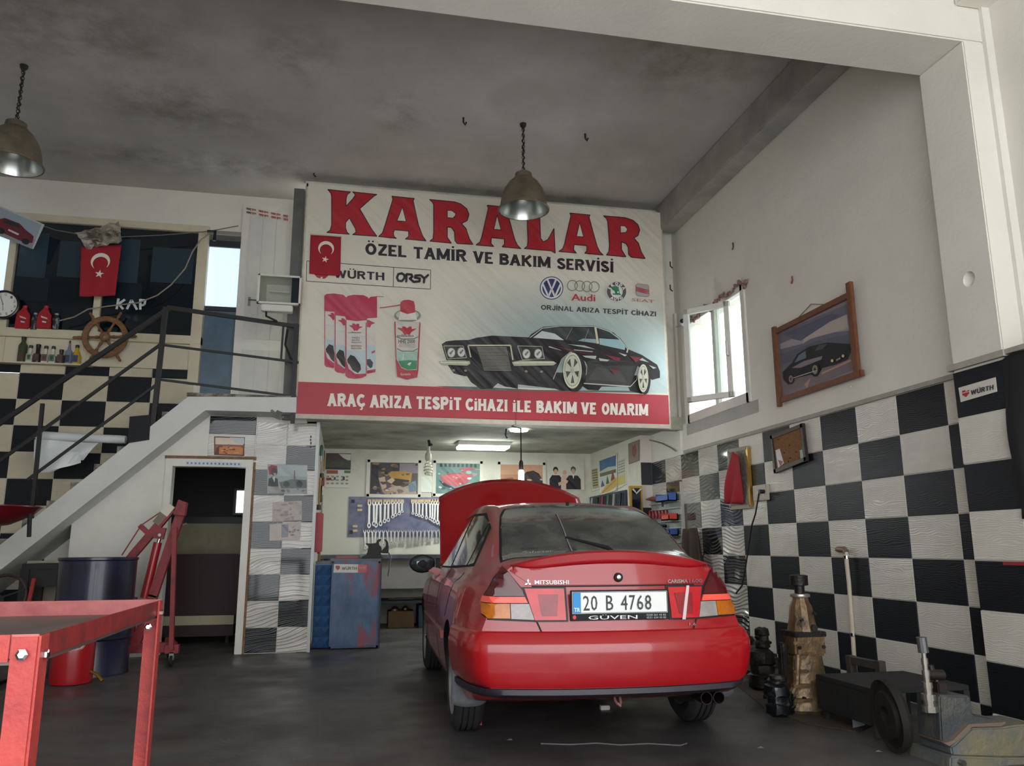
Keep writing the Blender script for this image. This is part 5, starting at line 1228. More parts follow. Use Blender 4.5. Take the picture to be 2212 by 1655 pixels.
# steel bracket tangle at the end of the landing
tag(MB().tube([PY(*p, 8.93) for p in ((586, 886), (600, 898), (612, 892), (600, 888), (590, 900), (604, 905), (613, 900))], .012, 8).build('torn_metal_strip', mat('bare steel', '9b9a95', .4, .7), smooth=True), 'twisted bare metal strip sticking out under the landing end', 'metal strip')

# ---- engine hoist
redp = mat('worn red paint', '8e2228', .5, scale=12, col2='5a171b', thr=(.45, .75), bump=.1)
cr_ = thing('engine_hoist', 'red folding engine hoist standing before the doorway', 'hoist', (-1.9, 8.6, 0))
YC = 8.65
def cpt(x, y, Y=YC): return PY(x, y, Y)
def cbar(n, a, b, w, h=None, Y=YC, m=redp, Y2=None): return MB().bar(cpt(*a, Y), cpt(*b, Y2 or Y), w, h).build(n, m, cr_, bevel=.003)
cbar('boom', (372, 1100), (285, 1202), .075, .075)
cbar('boom', (300, 1185), (272, 1215), .065, .065)
cbar('tape_band', (372, 1092), (355, 1112), .082, .082, m=mat('white tape wrap', 'd8cfc2', .6))
cbar('bare_sleeve', (356, 1110), (338, 1132), .078, .078, m=mat('bare sleeve', '7d7062', .5, .4, var=.3))
cbar('mast', (394, 1100), (330, 1290), .07, .085); cbar('mast', (332, 1285), (290, 1400), .07, .085)
cbar('brace', (378, 1140), (370, 1405), .04, .05, Y=8.45)
cbar('ram', (343, 1178), (310, 1290), .075); 
MB().tube([cpt(341, 1172), cpt(312, 1292)], .04, 16).build('ram_cylinder', mat('red ram', 'a31f26', .35, coat=.4), cr_, smooth=True)
MB().tube([cpt(347, 1156), cpt(341, 1176)], .018, 12).build('ram_rod', chrome, cr_, smooth=True)
for o in [o for o in kids(cr_) if o.name.startswith('ram') and 'cylinder' not in o.name and 'rod' not in o.name]: bpy.data.objects.remove(o)
def disc(x, y, r, Y, m, n='bolt'): return MB().lathe([(r*.9, -.02), (r, -.015), (r, .02), (r*.8, .03)], 14, 0, Matrix.Translation(cpt(x, y, Y)) @ Matrix.Rotation(PI/2, 4, 'X')).build(n, m, cr_, smooth=True)
MB().prism([(-.06,-.05),(.05,-.06),(.06,.07),(-.02,.10)], .1, 0, Matrix.Translation(cpt(392, 1102)) @ Matrix.Rotation(PI/2, 4, 'X')).build('head_plate', redp, cr_, bevel=.004)
MB().prism([(-.05,-.05),(.04,-.06),(.06,.05),(-.06,.06)], .05, 0, Matrix.Translation(cpt(346, 1152, YC-.02)) @ Matrix.Rotation(PI/2, 4, 'X')).build('ram_lug', redp, cr_, bevel=.004)
for x, y in ((391, 1098), (379, 1146), (346, 1156)): disc(x, y, .02, YC-.06, mat('worn bolt', '9c948a', .4, .8))
cbar('stay_post', (302, 1135), (320, 1152), .045)
cbar('stay_wire', (303, 1138), (263, 1200), .012); cbar('stay_wire', (305, 1135), (368, 1092), .012)
MB().tube([cpt(395, 1135), cpt(403, 1131)], .012, 8).build('locking_pin', mat('worn bolt', '9c948a'), cr_)
# base: two legs towards the left front, cross tube and castors on the floor
g0 = PZ(385, 1405, .16); g1 = PZ(190, 1412, .16)
MB().bar((-1.55, 8.65, .16), (-2.60, 8.65, .16), .09, .09).build('cross_tube', redp, cr_, bevel=.004)
for x in (-1.60, -2.55): MB().bar((x, 8.68, .16), (x-.12, 9.15, .16), .08, .09).build('rear_leg', redp, cr_, bevel=.004)
cbar('foot_brace', (290, 1290), (283, 1392), .05)
for x, y in ((-1.56, 8.5), (-2.55, 8.66), (-1.70, 9.12), (-2.62, 9.12)):
    cs = MB().box((x-.02, y-.03, .06), (x+.02, y+.03, .13)).build('castor_fork', mat('castor steel', '8a8782', .5, .6), cr_)
    MB().lathe([(.05, -.015), (.055, -.01), (.055, .01), (.05, .015)], 20, 0, Matrix.Translation((x, y, .055)) @ Matrix.Rotation(PI/2, 4, 'Y')).build('castor_wheel', rubber, cs, smooth=True)
MB().box((-1.62, 8.47, .12), (-1.50, 8.54, .20)).build('open_bracket', redp, cr_)

# ---- blue drum
dr = thing('oil_drum', 'dark blue steel drum standing left of the engine hoist', 'drum', (-2.17, 8.19, 0))
dbl = mat('dark blue drum paint', '1c1f3d', .35, scale=6, col2='12131f', coat=.3)
R0 = .33
pr = [(R0-.02, 0), (R0, .0), (R0, .02), (R0-.005, .03), (R0-.005, .30), (R0+.008, .315), (R0-.005, .33), (R0-.005, .62), (R0+.008, .635), (R0-.005, .65), (R0-.005, .99), (R0+.005, 1.0), (R0+.005, 1.02), (R0-.015, 1.02), (R0-.02, 1.0), (R0-.02, .1)]
MB().lathe(pr, 48, 0, Matrix.Translation((-2.20, 8.19, 0)), False).build('shell', dbl, dr, smooth=True)
MB().lathe([(1e-4, .8), (R0-.02, .8)], 48, 0, Matrix.Translation((-2.20, 8.19, 0)), False).build('contents', mat('scrap inside drum', '2b2524', .8), dr)
# ---- red gas canister
gc = thing('gas_canister', 'small red canister with an oval label under the red table', 'canister', PZ(150, 1480))
p = PZ(152, 1476); rr = .165
MB().lathe([(rr-.03, 0), (rr-.005, .005), (rr, .03), (rr, .47), (rr-.01, .50), (.10, .52), (.06, .53)], 36, 0, Matrix.Translation(p)).build('tank', mat('glossy red tank', 'a3131c', .35, coat=.3, var=.1), gc, smooth=True)
q = PY(147, 1396, p.y-rr)
mb = MB(); 
def cyl_print(cx, cz, rx, rz, r, col, y0, tx=0):
    n = 24; return [(p.x+r*math.sin((cx+rx*math.cos(2*PI*i/n))/rr), p.y-r*math.cos((cx+rx*math.cos(2*PI*i/n))/rr), cz+rz*math.sin(2*PI*i/n)) for i in range(n)]
zc = q.z
for k, (rx, rz, col) in enumerate(((.10, .045, 'a8a3a8'), (.094, .040, '8d2a36'), (.088, .036, 'd4cfd0'))):
    mb.add(cyl_print(.03, zc, rx, rz, rr+.001+.0006*k, col, 0), [tuple(range(24))], 0, col)
vs_, fs, a_, b_, c_, d_ = text_geo('İHBAN', .02)
mb.add([(p.x+(rr+.0035)*math.sin((.03-.06+.12*(x-a_)/(b_-a_))/rr), p.y-(rr+.0035)*math.cos((.03-.06+.12*(x-a_)/(b_-a_))/rr), zc-.016+.036*(y-c_)/(d_-c_)) for x, y in vs_], fs, 0, '34305a')
mb.build('oval_label', PRINT, gc)
br = mat('brass', 'a88a3a', .3, .9)
MB().tube([p+Vector((rr-.02, -.03, .10)), p+Vector((rr+.05, -.06, .07)), p+Vector((rr+.10, -.08, .02))], [.012, .012, .016], 10).build('brass_nozzle', br, gc, smooth=True)
# ---- red steel table at the front left
rt = thing('steel_table', 'worn red angle-iron work table with a dark sheet top at the front left', 'table', (-1.1, 2.9, 0))
tred = mat('chipped red table paint', 'c94a42', .5, scale=9, col2='a8383a', thr=(.4, .75), bump=.12)
tpk = mat('faded red rim', 'bd6a68', .45, scale=10, col2='9a4448', thr=(.4, .8))
tray_m = mat('greasy sheet steel', '5e5350', .45, .2, scale=5, col2='7d6c66', thr=(.4, .7), stretch=(1, .3, 1))
X1, X0, Y0, Y1, ZT_ = -.705, -1.62, 2.19, 3.54, .90
MB().box((X0, Y1-.006, ZT_-.055), (X1, Y1, ZT_)).build('rim', tpk, rt); MB().box((X0, Y0, ZT_-.058), (X1, Y0+.006, ZT_)).build('rim', tpk, rt)
MB().box((X1-.007, Y0+.007, ZT_-.060), (X1-.001, Y1-.007, ZT_-.004)).build('side_rail', mat('dark red side rail', '9c2e2d', .5, scale=7, col2='4a2424', thr=(.45, .7)), rt); MB().box((X0, Y0+.007, ZT_-.095), (X0+.006, Y1-.007, ZT_-.004)).build('side_rail', MATS['dark red side rail'], rt)
MB().box((X0, Y0, ZT_-.070), (X1-.006, Y1-.006, ZT_-.055)).build('tray', tray_m, rt)
for x, y in ((X1, Y0), (X1, Y1), (X0, Y0), (X0, Y1)):
    sx_, sy_ = (-1 if x == X1 else 1), (1 if y == Y0 else -1)
    l = MB().box((x, y-(.006 if sy_ > 0 else -.006), 0), (x+sx_*.056, y, ZT_-.006)).box((x, y, 0), (x-sx_*.006, y+sy_*.056, ZT_-.004)).build('leg', tred, rt)
    for px_, py_, rx_ in ((x+sx_*.028, y-.008*sy_, PI/2),):
        MB().lathe([(.012, 0), (.014, .003), (.014, .010), (.008, .012)], 6, 0, Matrix.Translation((px_, py_ if sy_ > 0 else y-.058, ZT_-.045 if y == Y0 else ZT_-.10)) @ Matrix.Rotation(PI/2, 4, 'X')).build('bolt', chrome, l)
    MB().lathe([(.012, 0), (.012, .010), (.007, .012)], 6, 0, Matrix.Translation((X1+.006 if x == X1 else X0, y+sy_*.028, ZT_-.05)) @ Matrix.Rotation(PI/2, 4, 'Y')).build('bolt', chrome, l)
MB().box((X0+.06, Y0-.0065, ZT_-.062), (X1-.06, Y0-.0005, ZT_-.0)).build('front_rail', tred, rt)
MB().box((X0, Y0, .14), (X1, Y1, .152)).box((X0, Y1-.006, .14), (X1, Y1, .175)).build('lower_shelf', mat('shelf steel', '77706e', .4, .4, scale=6, col2='4a4442'), rt)
tag(MB().tube([(-1.115, 2.78, ZT_-.049), (-1.06, 2.80, ZT_-.049)], .005, 8).ball((-1.117, 2.779, ZT_-.047), .009, 8).build('bolt', chrome, smooth=True), 'loose silver bolt lying on the tray of the red table', 'bolt')
# dirty black pan on the lower shelf
pn = PZ(245, 1640, .152); 
tag(MB().lathe([(.16, 0), (.20, .05), (.215, .055), (.21, .06), (.19, .05), (.15, .01), (1e-4, .01)], 32, 0, Matrix.Translation((-1.0, 3.28, .1525)), False).build('drip_pan', mat('black pan', '1d1c22', .4, var=.3), smooth=True), 'black drip pan on the lower shelf of the red table', 'pan')
for i, (x, y, a_) in enumerate(((-1.0, 3.36, .2), (-.94, 3.28, .3), (-1.09, 3.24, .25))):
    T = Matrix.Translation((x, y, .175)) @ Matrix.Rotation(a_, 4, 'Z') @ Matrix.Rotation(.2, 4, 'Y')
    tag(MB().cbox((0,0,.02), (.16, .035, .02), 0, T).build('metal_scrap', mat('light scrap metal', '9c9a98', .35, .7, var=.3), bevel=.004), ('longest', 'middle', 'shortest')[i]+' light metal offcut heaped in the drip pan', 'scrap', 'metal offcuts in the drip pan')
# ---- dark stand with a red basin at the left edge, wheel rim behind
bs = thing('red_basin', 'dark red shallow basin on a stand at the left edge before the stair', 'basin', PY(10, 1110, 7.6))
pb = PY(-25, 1108, 7.6); 
MB().lathe([(.04, -.12), (.16, -.10), (.33, -.02), (.38, .035), (.40, .045), (.40, .055), (.38, .05), (.31, -.005), (.15, -.07), (1e-4, -.085)], 40, 0, Matrix.Translation(pb), False).build('bowl', mat('dark red enamel', '6e151d', .3, coat=.3), bs, smooth=True)
MB().tube([pb+Vector((0, 0, -.12)), (pb.x, pb.y, .02)], .035, 12).box((pb.x-.22, pb.y-.22, 0), (pb.x+.22, pb.y+.22, .03)).build('stand', iron, bs)
MB().tube([pb+Vector((.34, -.06, -.01)), pb+Vector((.36, -.08, -.20))], .018, 8).build('hose', rubber, bs, smooth=True)
sp = thing('steering_wheel', 'black steering wheel standing against things under the stair at the left', 'steering wheel', PY(12, 1285, 8.2))
pc = PY(5, 1290, 8.2); n = 28
MB().tube([pc+Vector((.19*math.cos(2*PI*i/n), 0.06*math.sin(2*PI*i/n), .19*math.sin(2*PI*i/n))) for i in range(n)], .015, 10, closed=True).build('rim', mat('worn brown rubber', '332825', .6), sp, smooth=True)
mb = MB()
for an in (20, 160, 270): mb.bar(pc, pc+Vector((.19*math.cos(math.radians(an)), 0, .19*math.sin(math.radians(an)))), .03, .012)
mb.build('spokes', iron, sp)
# black iron table frame under the stair
it = thing('iron_stand', 'black iron stand with a dark sheet top under the stair, left of the drum', 'stand', PZ(120, 1400))
i0, i1 = PY(52, 1218, 8.75), PY(175, 1218, 8.75)
MB().box((i0.x, 8.70, i0.z-.05), (i1.x+.15, 9.15, i0.z)).build('top', iron, it); 
MB().box((i0.x+.02, 8.72, i0.z-.22), (i1.x+.15, 8.75, i0.z-.05)).build('apron', iron, it)
for x in (i0.x+.03, i1.x+.1):
    for y in (8.73, 9.12): MB().box((x-.04, y-.025, 0), (x+.04, y+.025, i0.z-.05)).build('leg', iron, it)
tag(MB().bar((PY(60, 1292, 8.55).x-.05, 8.55, 0.0), PY(74, 1250, 8.55), .03).build('red_lever', mat('red lever', 'a82a24', .5)), 'short red lever leaning at the iron stand, behind the red table', 'lever')
tag(MB().box((-3.15, 9.20, 0), (-2.83, 9.28, .98)).build('cream_board', mat('stained cream board', 'b3ac97', .7, var=.25, scale=8)), 'stained cream board leaning under the stair between stand and drum', 'board')
# ---- maroon panel seat in the store room
ms_ = thing('maroon_cabinet', 'maroon padded panel with a cream stripe standing inside the doorway', 'cabinet', (-1.5, 10.6, 0))
def rp(x0, x1, z0, z1, r):
    q = [(x0, z0), (x1, z0)]
    for i in range(7): an = PI/2*i/6; q.append((x1-r+r*math.cos(an), z1-r+r*math.sin(an)))
    for i in range(7): an = PI/2+PI/2*i/6; q.append((x0+r+r*math.cos(an), z1-r+r*math.sin(an)))
    return q
Ym = 10.4
a_, b_ = PY(372, 1200, Ym), PY(523, 1200, Ym)
T = Matrix(((1,0,0,0),(0,0,-1,Ym+.35),(0,1,0,0),(0,0,0,1)))
zt_ = PY(450, 1197, Ym).z; zm_ = PY(450, 1330, Ym).z; zn_ = PY(450, 1350, Ym).z; zo_ = PY(450, 1378, Ym).z
MB().prism(rp(a_.x-.25, b_.x, zm_, zt_, .10), .35, 0, T).build('padded_panel', mat('maroon vinyl', '2c0c10', .6, var=.2), ms_, bevel=.01)
MB().box((a_.x-.25, Ym, zn_), (b_.x-.05, Ym+.35, zm_)).build('cream_stripe', mat('cream stripe', 'b3a888', .6), ms_)
MB().box((a_.x-.25, Ym+.01, max(zo_, .08)), (b_.x-.05, Ym+.35, zn_)).build('lower_panel', mat('maroon vinyl', '3a1216'), ms_)
for x in (a_.x, b_.x-.12): MB().lathe([(.03, 0), (.03, .08)], 12, 0, Matrix.Translation((x, Ym+.06, 0))).build('foot', chrome, ms_)
tag(MB().box((b_.x+.02, Ym+.2, .3), (b_.x+.2, Ym+.6, .95)).build('white_bin', mat('white bin', 'b9b9ae', .6), bevel=.01), 'white bin behind the right edge of the maroon panel', 'bin')
swn = thing('window_3', None, None, (-.6, 11.25, 1.5)); swn['kind'] = 'structure'
q0, q1 = PY(512, 1060, 11.2), PY(546, 1108, 11.2)
MB().box((q0.x, 11.2, q1.z), (q1.x, 11.22, q0.z)).build('pane', mat('bright store pane', 'f2fff6', .5, emit=2.2), swn)
MB().box((q0.x-.04, 11.22, q1.z-.03), (q1.x+.03, 11.26, q0.z+.03)).build('window_frame', iron, swn)
# ================================================= the bay under the mezzanine
YK = 12.47
paper = mat('poster paper', 'd8d5c8', .5)
def poster(name, label, tl, br, Y, draw, cat='poster', group=None, frame=None, ax=1, col='d8d5c8', corners=None, skew=True, n=None, off=.012):
    if corners: c4_ = [P(x, y, ax, Y) for x, y in corners]
    else:
        a_ = P(*tl, ax, Y); b_ = P(*br, ax, Y)
        c4_ = [Vector((a_.x, Y, a_.z)), Vector((b_.x, Y, a_.z)), Vector((b_.x, Y, b_.z)), Vector((a_.x, Y, b_.z))] if ax == 1 else [Vector((Y, a_.y, a_.z)), Vector((Y, b_.y, a_.z)), Vector((Y, b_.y, b_.z)), Vector((Y, a_.y, b_.z))]
    n = Vector(n) if n else (Vector((0, -1, 0)) if ax == 1 else Vector((-1, 0, 0)))
    c4_ = [c+n*.002 for c in c4_]; ctr = sum(c4_, Vector())/4
    t = thing(name, label, cat, ctr, group)
    MB().add([tuple(c) for c in c4_]+[tuple(c+n*off) for c in c4_], [(0,1,2,3),(7,6,5,4),(0,4,5,1),(1,5,6,2),(2,6,7,3),(3,7,4,0)]).build('sheet', mat('sheet '+col, col, .4), t)
    a = Art(c4_[0]+n*(off+.0005), c4_[1]+n*(off+.0005), c4_[3]+n*(off+.0005), .0004); a.n = n; draw(a); a.done('print', t)
    if frame:
        w_, m_, th_ = frame
        for i in range(4):
            p, q = c4_[i], c4_[(i+1) % 4]; d = (q-p).normalized(); MB().bar(p-d*w_/2, q+d*w_/2, th_*2 if True else w_, w_, up=n) if False else None
            MB().bar(p-d*w_*.3+n*off, q+d*w_*.3+n*off, w_, th_, up=n).build('frame_side', m_, t)
    return t
def d_cal(a):
    a.rect('4a3a34', 0, 0, 1, .28); a.poly('d8ccc8', [(.5,.02),(1,.02),(.98,.24),(.7,.14)]); a.rect('3f4a38', 0, .2, 1, .42); a.rect('5a4c3c', .2, .24, .7, .38); a.rect('2c2a28', 0, .42, 1, .48); a.rect('a0502c', .05, .5, .5, .6); a.rect('4f7a4a', .75, .5, 1, .58)
    for r in range(3):
        for c in range(5): a.rect('8a8578', .06+c*.19, .66+r*.1, .16+c*.19, .70+r*.1)
    a.rect('7a3a30', .05, .72, .25, .79); a.rect('3a4a42', .35, .7, .42, .78); a.rect('20342c', .7, .68, .78, .78)
poster('calendar', 'wall calendar with dark header at the left end of the bay back wall', (704.5, 979), (756, 1054), YK, d_cal, 'calendar')
def d_yel(a):
    a.rect('5a4e4c', .04, .05, .96, .97); a.rect('38302f', .1, .07, .9, .3); a.rect('8a7f86', .6, .07, .96, .35)
    a.poly('b98c3a', [(.38,.38),(.45,.30),(.72,.29),(.85,.35),(.82,.62),(.5,.58)]); a.poly('3a2c22', [(.40,.58),(.52,.50),(.80,.55),(.74,.72),(.45,.74)]); a.poly('c8b090', [(.36,.58),(.46,.48),(.52,.55),(.45,.66)])
    a.poly('2a2222', [(.06,.08),(.18,.1),(.2,.5),(.26,.95),(.05,.95)]); a.poly('c8a78f', [(.2,.5),(.32,.45),(.36,.75),(.28,.85)]); a.poly('b3a08f', [(.28,.85),(.5,.72),(.9,.70),(.95,.96),(.3,.96)])
    a.poly('6f8796', [(.78,.65),(.92,.55),(.95,.85),(.8,.9)]); a.oval('231f20', .33, .38, .05, .07); a.blobs(['d8ccc0', '7a6a60', '4c4644', 'a88c70'], 22, .05, .6, .95, .96, .07, 5); a.blobs(['2c2626', '6c5a50', '9a7a3a'], 12, .05, .06, .95, .45, .06, 6)
poster('poster', 'framed poster of a yellow custom car with crowd, left of the spiral lamp', (796, 995), (906, 1072), YK, d_yel, frame=(.05, paper, .01))
def d_redc(a):
    a.rect('5c7f7a', .04, .05, .96, .97); 
    for i in range(9): a.rect('23302f', .12+i*.09, .06, .17+i*.09, .16)
    a.poly('b04048', [(.12,.45),(.3,.36),(.62,.32),(.80,.40),(.70,.62),(.45,.75),(.2,.62)]); a.poly('c8565c', [(.2,.42),(.5,.36),(.62,.42),(.42,.58)]); a.poly('22282a', [(.1,.55),(.42,.78),(.62,.75),(.5,.85),(.2,.72)])
    a.poly('c9a59a', [(.55,.75),(.75,.62),(.9,.75),(.7,.92)]); a.poly('b04048', [(.5,.22),(.75,.16),(.85,.22),(.6,.3)]); a.blobs(['8fb0aa', 'c2c8c4', '3c4c4a', 'a8888a'], 20, .05, .2, .95, .95, .06, 9)
poster('poster', 'framed poster of a red classic convertible, right of the spiral lamp', (938, 997), (1040, 1071), YK, d_redc, frame=(.05, paper, .01))
def d_or(a): 
    a.rect('b98468', .04, .05, .96, .97); a.rect('c99a7c', .04, .05, .96, .4); a.poly('3a3230', [(.5,.5),(.6,.3),(.75,.25),(.88,.35),(.96,.6),(.96,.9),(.5,.9)]); a.poly('8a5540', [(.05,.55),(.3,.5),(.4,.7),(.1,.8)]); a.blobs(['5a4440', 'd2b09a'], 10, .05, .4, .95, .95, .07, 3)
poster('poster', 'orange framed poster of a dark old car behind the work lamp', (1077, 1000), (1176, 1064), YK, d_or, frame=(.05, paper, .01))
def d_men(a):
    a.rect('d6d0c2', 0, 0, 1, 1)
    for cx, w, c, hy, hair in ((.22, .17, '1f1f26', .40, '2c211e'), (.46, .10, 'd9b8a2', .42, 'dcd2b8'), (.70, .20, '1a1b20', .38, '55504a')):
        a.poly(c, [(cx-w, .98), (cx-w, .66), (cx-w*.6, .54), (cx+w*.6, .54), (cx+w, .66), (cx+w, .98)]); a.oval(hair, cx, hy-.03, .07, .10); a.oval('d2a88e', cx, hy+.03, .055, .085)
    a.poly('e6e2da', [(.67,.52),(.73,.52),(.70,.66)]); a.poly('d2a88e', [(.28,.78),(.46,.70),(.48,.76),(.3,.88)]); a.poly('d9b8a2', [(.42,.6),(.56,.72),(.52,.8),(.40,.75)])
poster('poster', 'pale poster of two people in black suits and a third between them', (1182, 990), (1262, 1059), YK, d_men)
poster('paper_sheet', 'blank white sheet between the two left car posters', (909, 1029), (936, 1064), YK, lambda a: a.rect('dcdfd2', .03, .03, .97, .97), 'paper')
# pegboard with spanners
peg_m = mat('blue perforated board', '7c7d94', .5, scale=4, col2='4b4e70')
N = peg_m.node_tree.nodes; L = peg_m.node_tree.links
g = N.new('ShaderNodeNewGeometry'); v_ = N.new('ShaderNodeTexVoronoi'); v_.inputs['Scale'].default_value = 45; v_.inputs['Randomness'].default_value = 0; L.new(g.outputs['Position'], v_.inputs[0])
r_ = N.new('ShaderNodeValToRGB'); r_.color_ramp.elements[0].position = .20; r_.color_ramp.elements[1].position = .26; r_.color_ramp.elements[0].color = (.25,.25,.3,1); r_.color_ramp.elements[1].color = (1,1,1,1); L.new(v_.outputs['Distance'], r_.inputs[0])
mx = N.new('ShaderNodeMix'); mx.data_type = 'RGBA'; mx.blend_type = 'MULTIPLY'; mx.inputs[0].default_value = .7; L.new(N['Color Ramp'].outputs[0], mx.inputs[6]); L.new(r_.outputs[0], mx.inputs[7]); L.new(mx.outputs[2], N['Principled BSDF'].inputs['Base Color'])
a_, b_ = PY(754, 1073, YK), PY(1045, 1159, YK); zt_, zb_ = a_.z, PY(800, 1160, YK).z
pg = thing('pegboard', 'blue grey perforated tool board on the back wall of the bay', 'tool board', Vector((a_.x, YK, zb_)))
MB().box((a_.x, YK-.014, zb_), (b_.x, YK-.001, zt_)).build('board', peg_m, pg)
for x, z in ((a_.x+.06, zt_-.07), (a_.x+.05, zb_+.07)): MB().cbox((x, YK-.018, z), (.05, .012, .05)).build('corner_fixing', blackp, pg)
hook_m = mat('yellowed hook plastic', 'd8b98a', .4)
for x, y in ((777, 1093), (777, 1102), (767, 1137), (767, 1147)): MB().cbox(PY(x, y, YK-.02), (.075, .02, .035)).build('spare_hook', hook_m, pg, bevel=.006)
steel = mat('forged chrome steel', '8c8a84', .28, .9); dsteel = mat('dark forged steel', '4c4440', .4, .8)
def spanner_proto(m, label, group):
    t = thing('spanner', label, 'spanner', (0, 0, 0), group)
    MB().box((-.07, -.003, -.8), (.07, .003, -.1)).build('shank', m, t, bevel=.002)
    def jaw(): return [(.10*math.cos(math.radians(q)), .10*math.sin(math.radians(q))) for q in range(120, 421, 30)]+[(.05, .02), (0, -.03), (-.05, .02)]
    T = Matrix(((1,0,0,0),(0,0,1,-.005),(0,1,0,-.06),(0,0,0,1)))
    MB().prism([(.13*math.cos(math.radians(q)), .11*math.sin(math.radians(q))) for q in range(125, 416, 29)]+[(.05, -.02), (0, -.04), (-.05, -.02)], .010, 0, T).build('open_jaw', m, t)
    MB().lathe([(.06, -.006), (.13, -.006), (.13, .006), (.06, .006), (.06, -.006)], 16, 0, Matrix.Translation((0, 0, -.86)) @ Matrix.Rotation(PI/2, 4, 'X') @ Matrix.Diagonal((1, .8, 1, 1)), False).build('ring_end', m, t)
    return t
def hang(proto, used, p, L_, w, tilt, label=None):
    t = proto if used is None else copy_tree(proto)
    t.location = p; t.scale = (w/.14, 1, L_); t.rotation_euler = (0, tilt, 0)
    if label: t['label'] = label
    return t
pr1 = spanner_proto(steel, 'x', 'spanners hung in falling sizes on the upper row of the tool board'); u = None
ords = ['first', 'second', 'third', 'fourth', 'fifth', 'sixth', 'seventh', 'eighth', 'ninth', 'tenth', 'eleventh', 'twelfth', 'thirteenth', 'fourteenth', 'fifteenth', 'sixteenth', 'seventeenth', 'eighteenth', 'nineteenth', 'twentieth', 'twenty-first', 'twenty-second']
rows = [(575,1170),(622,1150),(655,1165),(690,1150),(740,1120),(775,1105),(818,1070),(852,1050),(885,1035),(918,1010),(1030,1030),(1066,1045),(1100,1055),(1138,1065),(1172,1080),(1212,1090),(1240,1105),(1268,1120),(1295,1135),(1322,1150)]
for i, (x, yb) in enumerate(rows):
    p = PY(680+x/4.869, 900+895/4.869, YK-.045); q = PY(680+x/4.869, 900+yb/4.869, YK-.045)
    t = hang(pr1, u, p, (p.z-q.z)/.95, .030 if i < 10 else .026, random.uniform(-.04, .04), f'steel spanner, {ords[i]} from the left in the upper row of the tool board'); u = 1
    MB().cbox((p.x, YK-.018, p.z+.012), (.055, .03, .045)).build('hook', hook_m, pg)
pr2 = spanner_proto(steel, 'x', 'small spanners in the lower row of the tool board'); u = None
for i in range(21):
    x = 525+i*39.5; p = PY(680+x/4.869, 900+1195/4.869, YK-.045); q = PY(680+x/4.869, 900+(1385-i*5+random.uniform(-12, 12) if i < 12 else 1345-(i-12)*6)/4.869, YK-.045)
    hang(pr2, u, p, (p.z-q.z)/.95, .024, random.uniform(-.09, .09), f'small bright spanner, {ords[i]} from the left in the lower row under the tool board'); u = 1
# workbench along the back wall, blue cabinet in front of its left end
zb = 1.0
wb = thing('workbench', 'long workbench with dark steel top along the back wall of the bay', 'workbench', (1.6, 12.1, 0))
MB().box((-.30, 11.55, zb-.05), (3.6, 12.46, zb)).build('worktop', mat('greasy grey worktop', '5b6068', .4, .4, scale=5, col2='33353a'), wb, bevel=.004)
MB().box((-.28, 12.0, .52), (3.6, 12.03, zb-.05)).build('back_panel', mat('white bench panel', 'c4c1ba', .6, var=.15), wb)
MB().box((-.28, 11.6, .34), (3.6, 12.4, .37)).build('lower_shelf', mat('dark blue shelf', '1d2c3a', .5, scale=5, col2='101418'), wb)
for x in (-.25, 1.3, 2.4, 3.5): MB().box((x, 11.6, 0), (x+.06, 11.66, zb-.05)).build('leg', iron, wb)
for k, (x0, x1, z, c) in enumerate(((.65, 1.0, .40, '4a4038'), (.75, 1.25, .43, '2a2a2c'), (.95, 1.35, .47, 'a08a5c'))):
    tag(MB().tube([(x0, 11.75+.1*k, .388), (x1, 11.72+.1*k, .39)], .016, 8).build('steel_bar', mat(f'bar {c}', c, .5, .4)), ('dark brown', 'black', 'brassy')[k]+' bar lying on the lower shelf of the workbench', 'bar')
tag(MB().box((1.08, 11.75, 0), (1.75, 12.2, .30)).build('blue_crate', mat('dark blue crate', '1f3a4c', .5, var=.2), bevel=.01), 'dark blue crate on the floor under the workbench', 'crate')
bx_ = thing('scrap_box', 'open cardboard box of bright parts on the floor beside the blue cabinet', 'box', (.85, 12.0, 0))
MB().box((.66, 11.8, 0), (1.02, 12.15, .22)).build('carton', mat('carton', '6e5636', .8, var=.3), bx_)
MB().ball((.75, 11.86, .23), .06, 10).ball((.90, 11.9, .24), .05, 10).build('parts', mat('bright parts', '8c7c70', .3, .8, var=.4, scale=20), bx_, smooth=True)
cab = thing('tool_cabinet', 'worn blue steel tool cabinet with embossed side, at the mouth of the bay', 'cabinet', (.1, 10, 0))
blue = mat('worn blue paint', '2a4568', .5, scale=3.2, col2='5d7894', thr=(.35, .7), bump=.1, stretch=(1, 1, .6))
N = blue.node_tree.nodes; L = blue.node_tree.links
nn = N.new('ShaderNodeTexNoise'); nn.inputs['Scale'].default_value = 2.4; nn.inputs['Detail'].default_value = 8; mpp = N.new('ShaderNodeMapping'); mpp.inputs['Scale'].default_value = (2.5, 2.5, .7); mpp.inputs['Location'].default_value = (3.1, 0, 1.2); L.new(N['Texture Coordinate'].outputs['Object'], mpp.inputs[0]); L.new(mpp.outputs[0], nn.inputs[0])
rr_ = N.new('ShaderNodeValToRGB'); rr_.color_ramp.elements[0].position = .56; rr_.color_ramp.elements[1].position = .64; L.new(nn.outputs[0], rr_.inputs[0])
mx = N.new('ShaderNodeMix'); mx.data_type = 'RGBA'; mx.inputs[7].default_value = (*lin('8a4450'), 1); L.new(rr_.outputs[0], mx.inputs[0]); L.new(N['Color Ramp'].outputs[0], mx.inputs[6]); L.new(mx.outputs[2], N['Principled BSDF'].inputs['Base Color'])
cz = PY(750, 1213, 9.45).z; cx0, cx1, ca = -.30, PY(819, 1300, 9.45).x, -.07
cxm = PY(714, 1300, 9.45).x
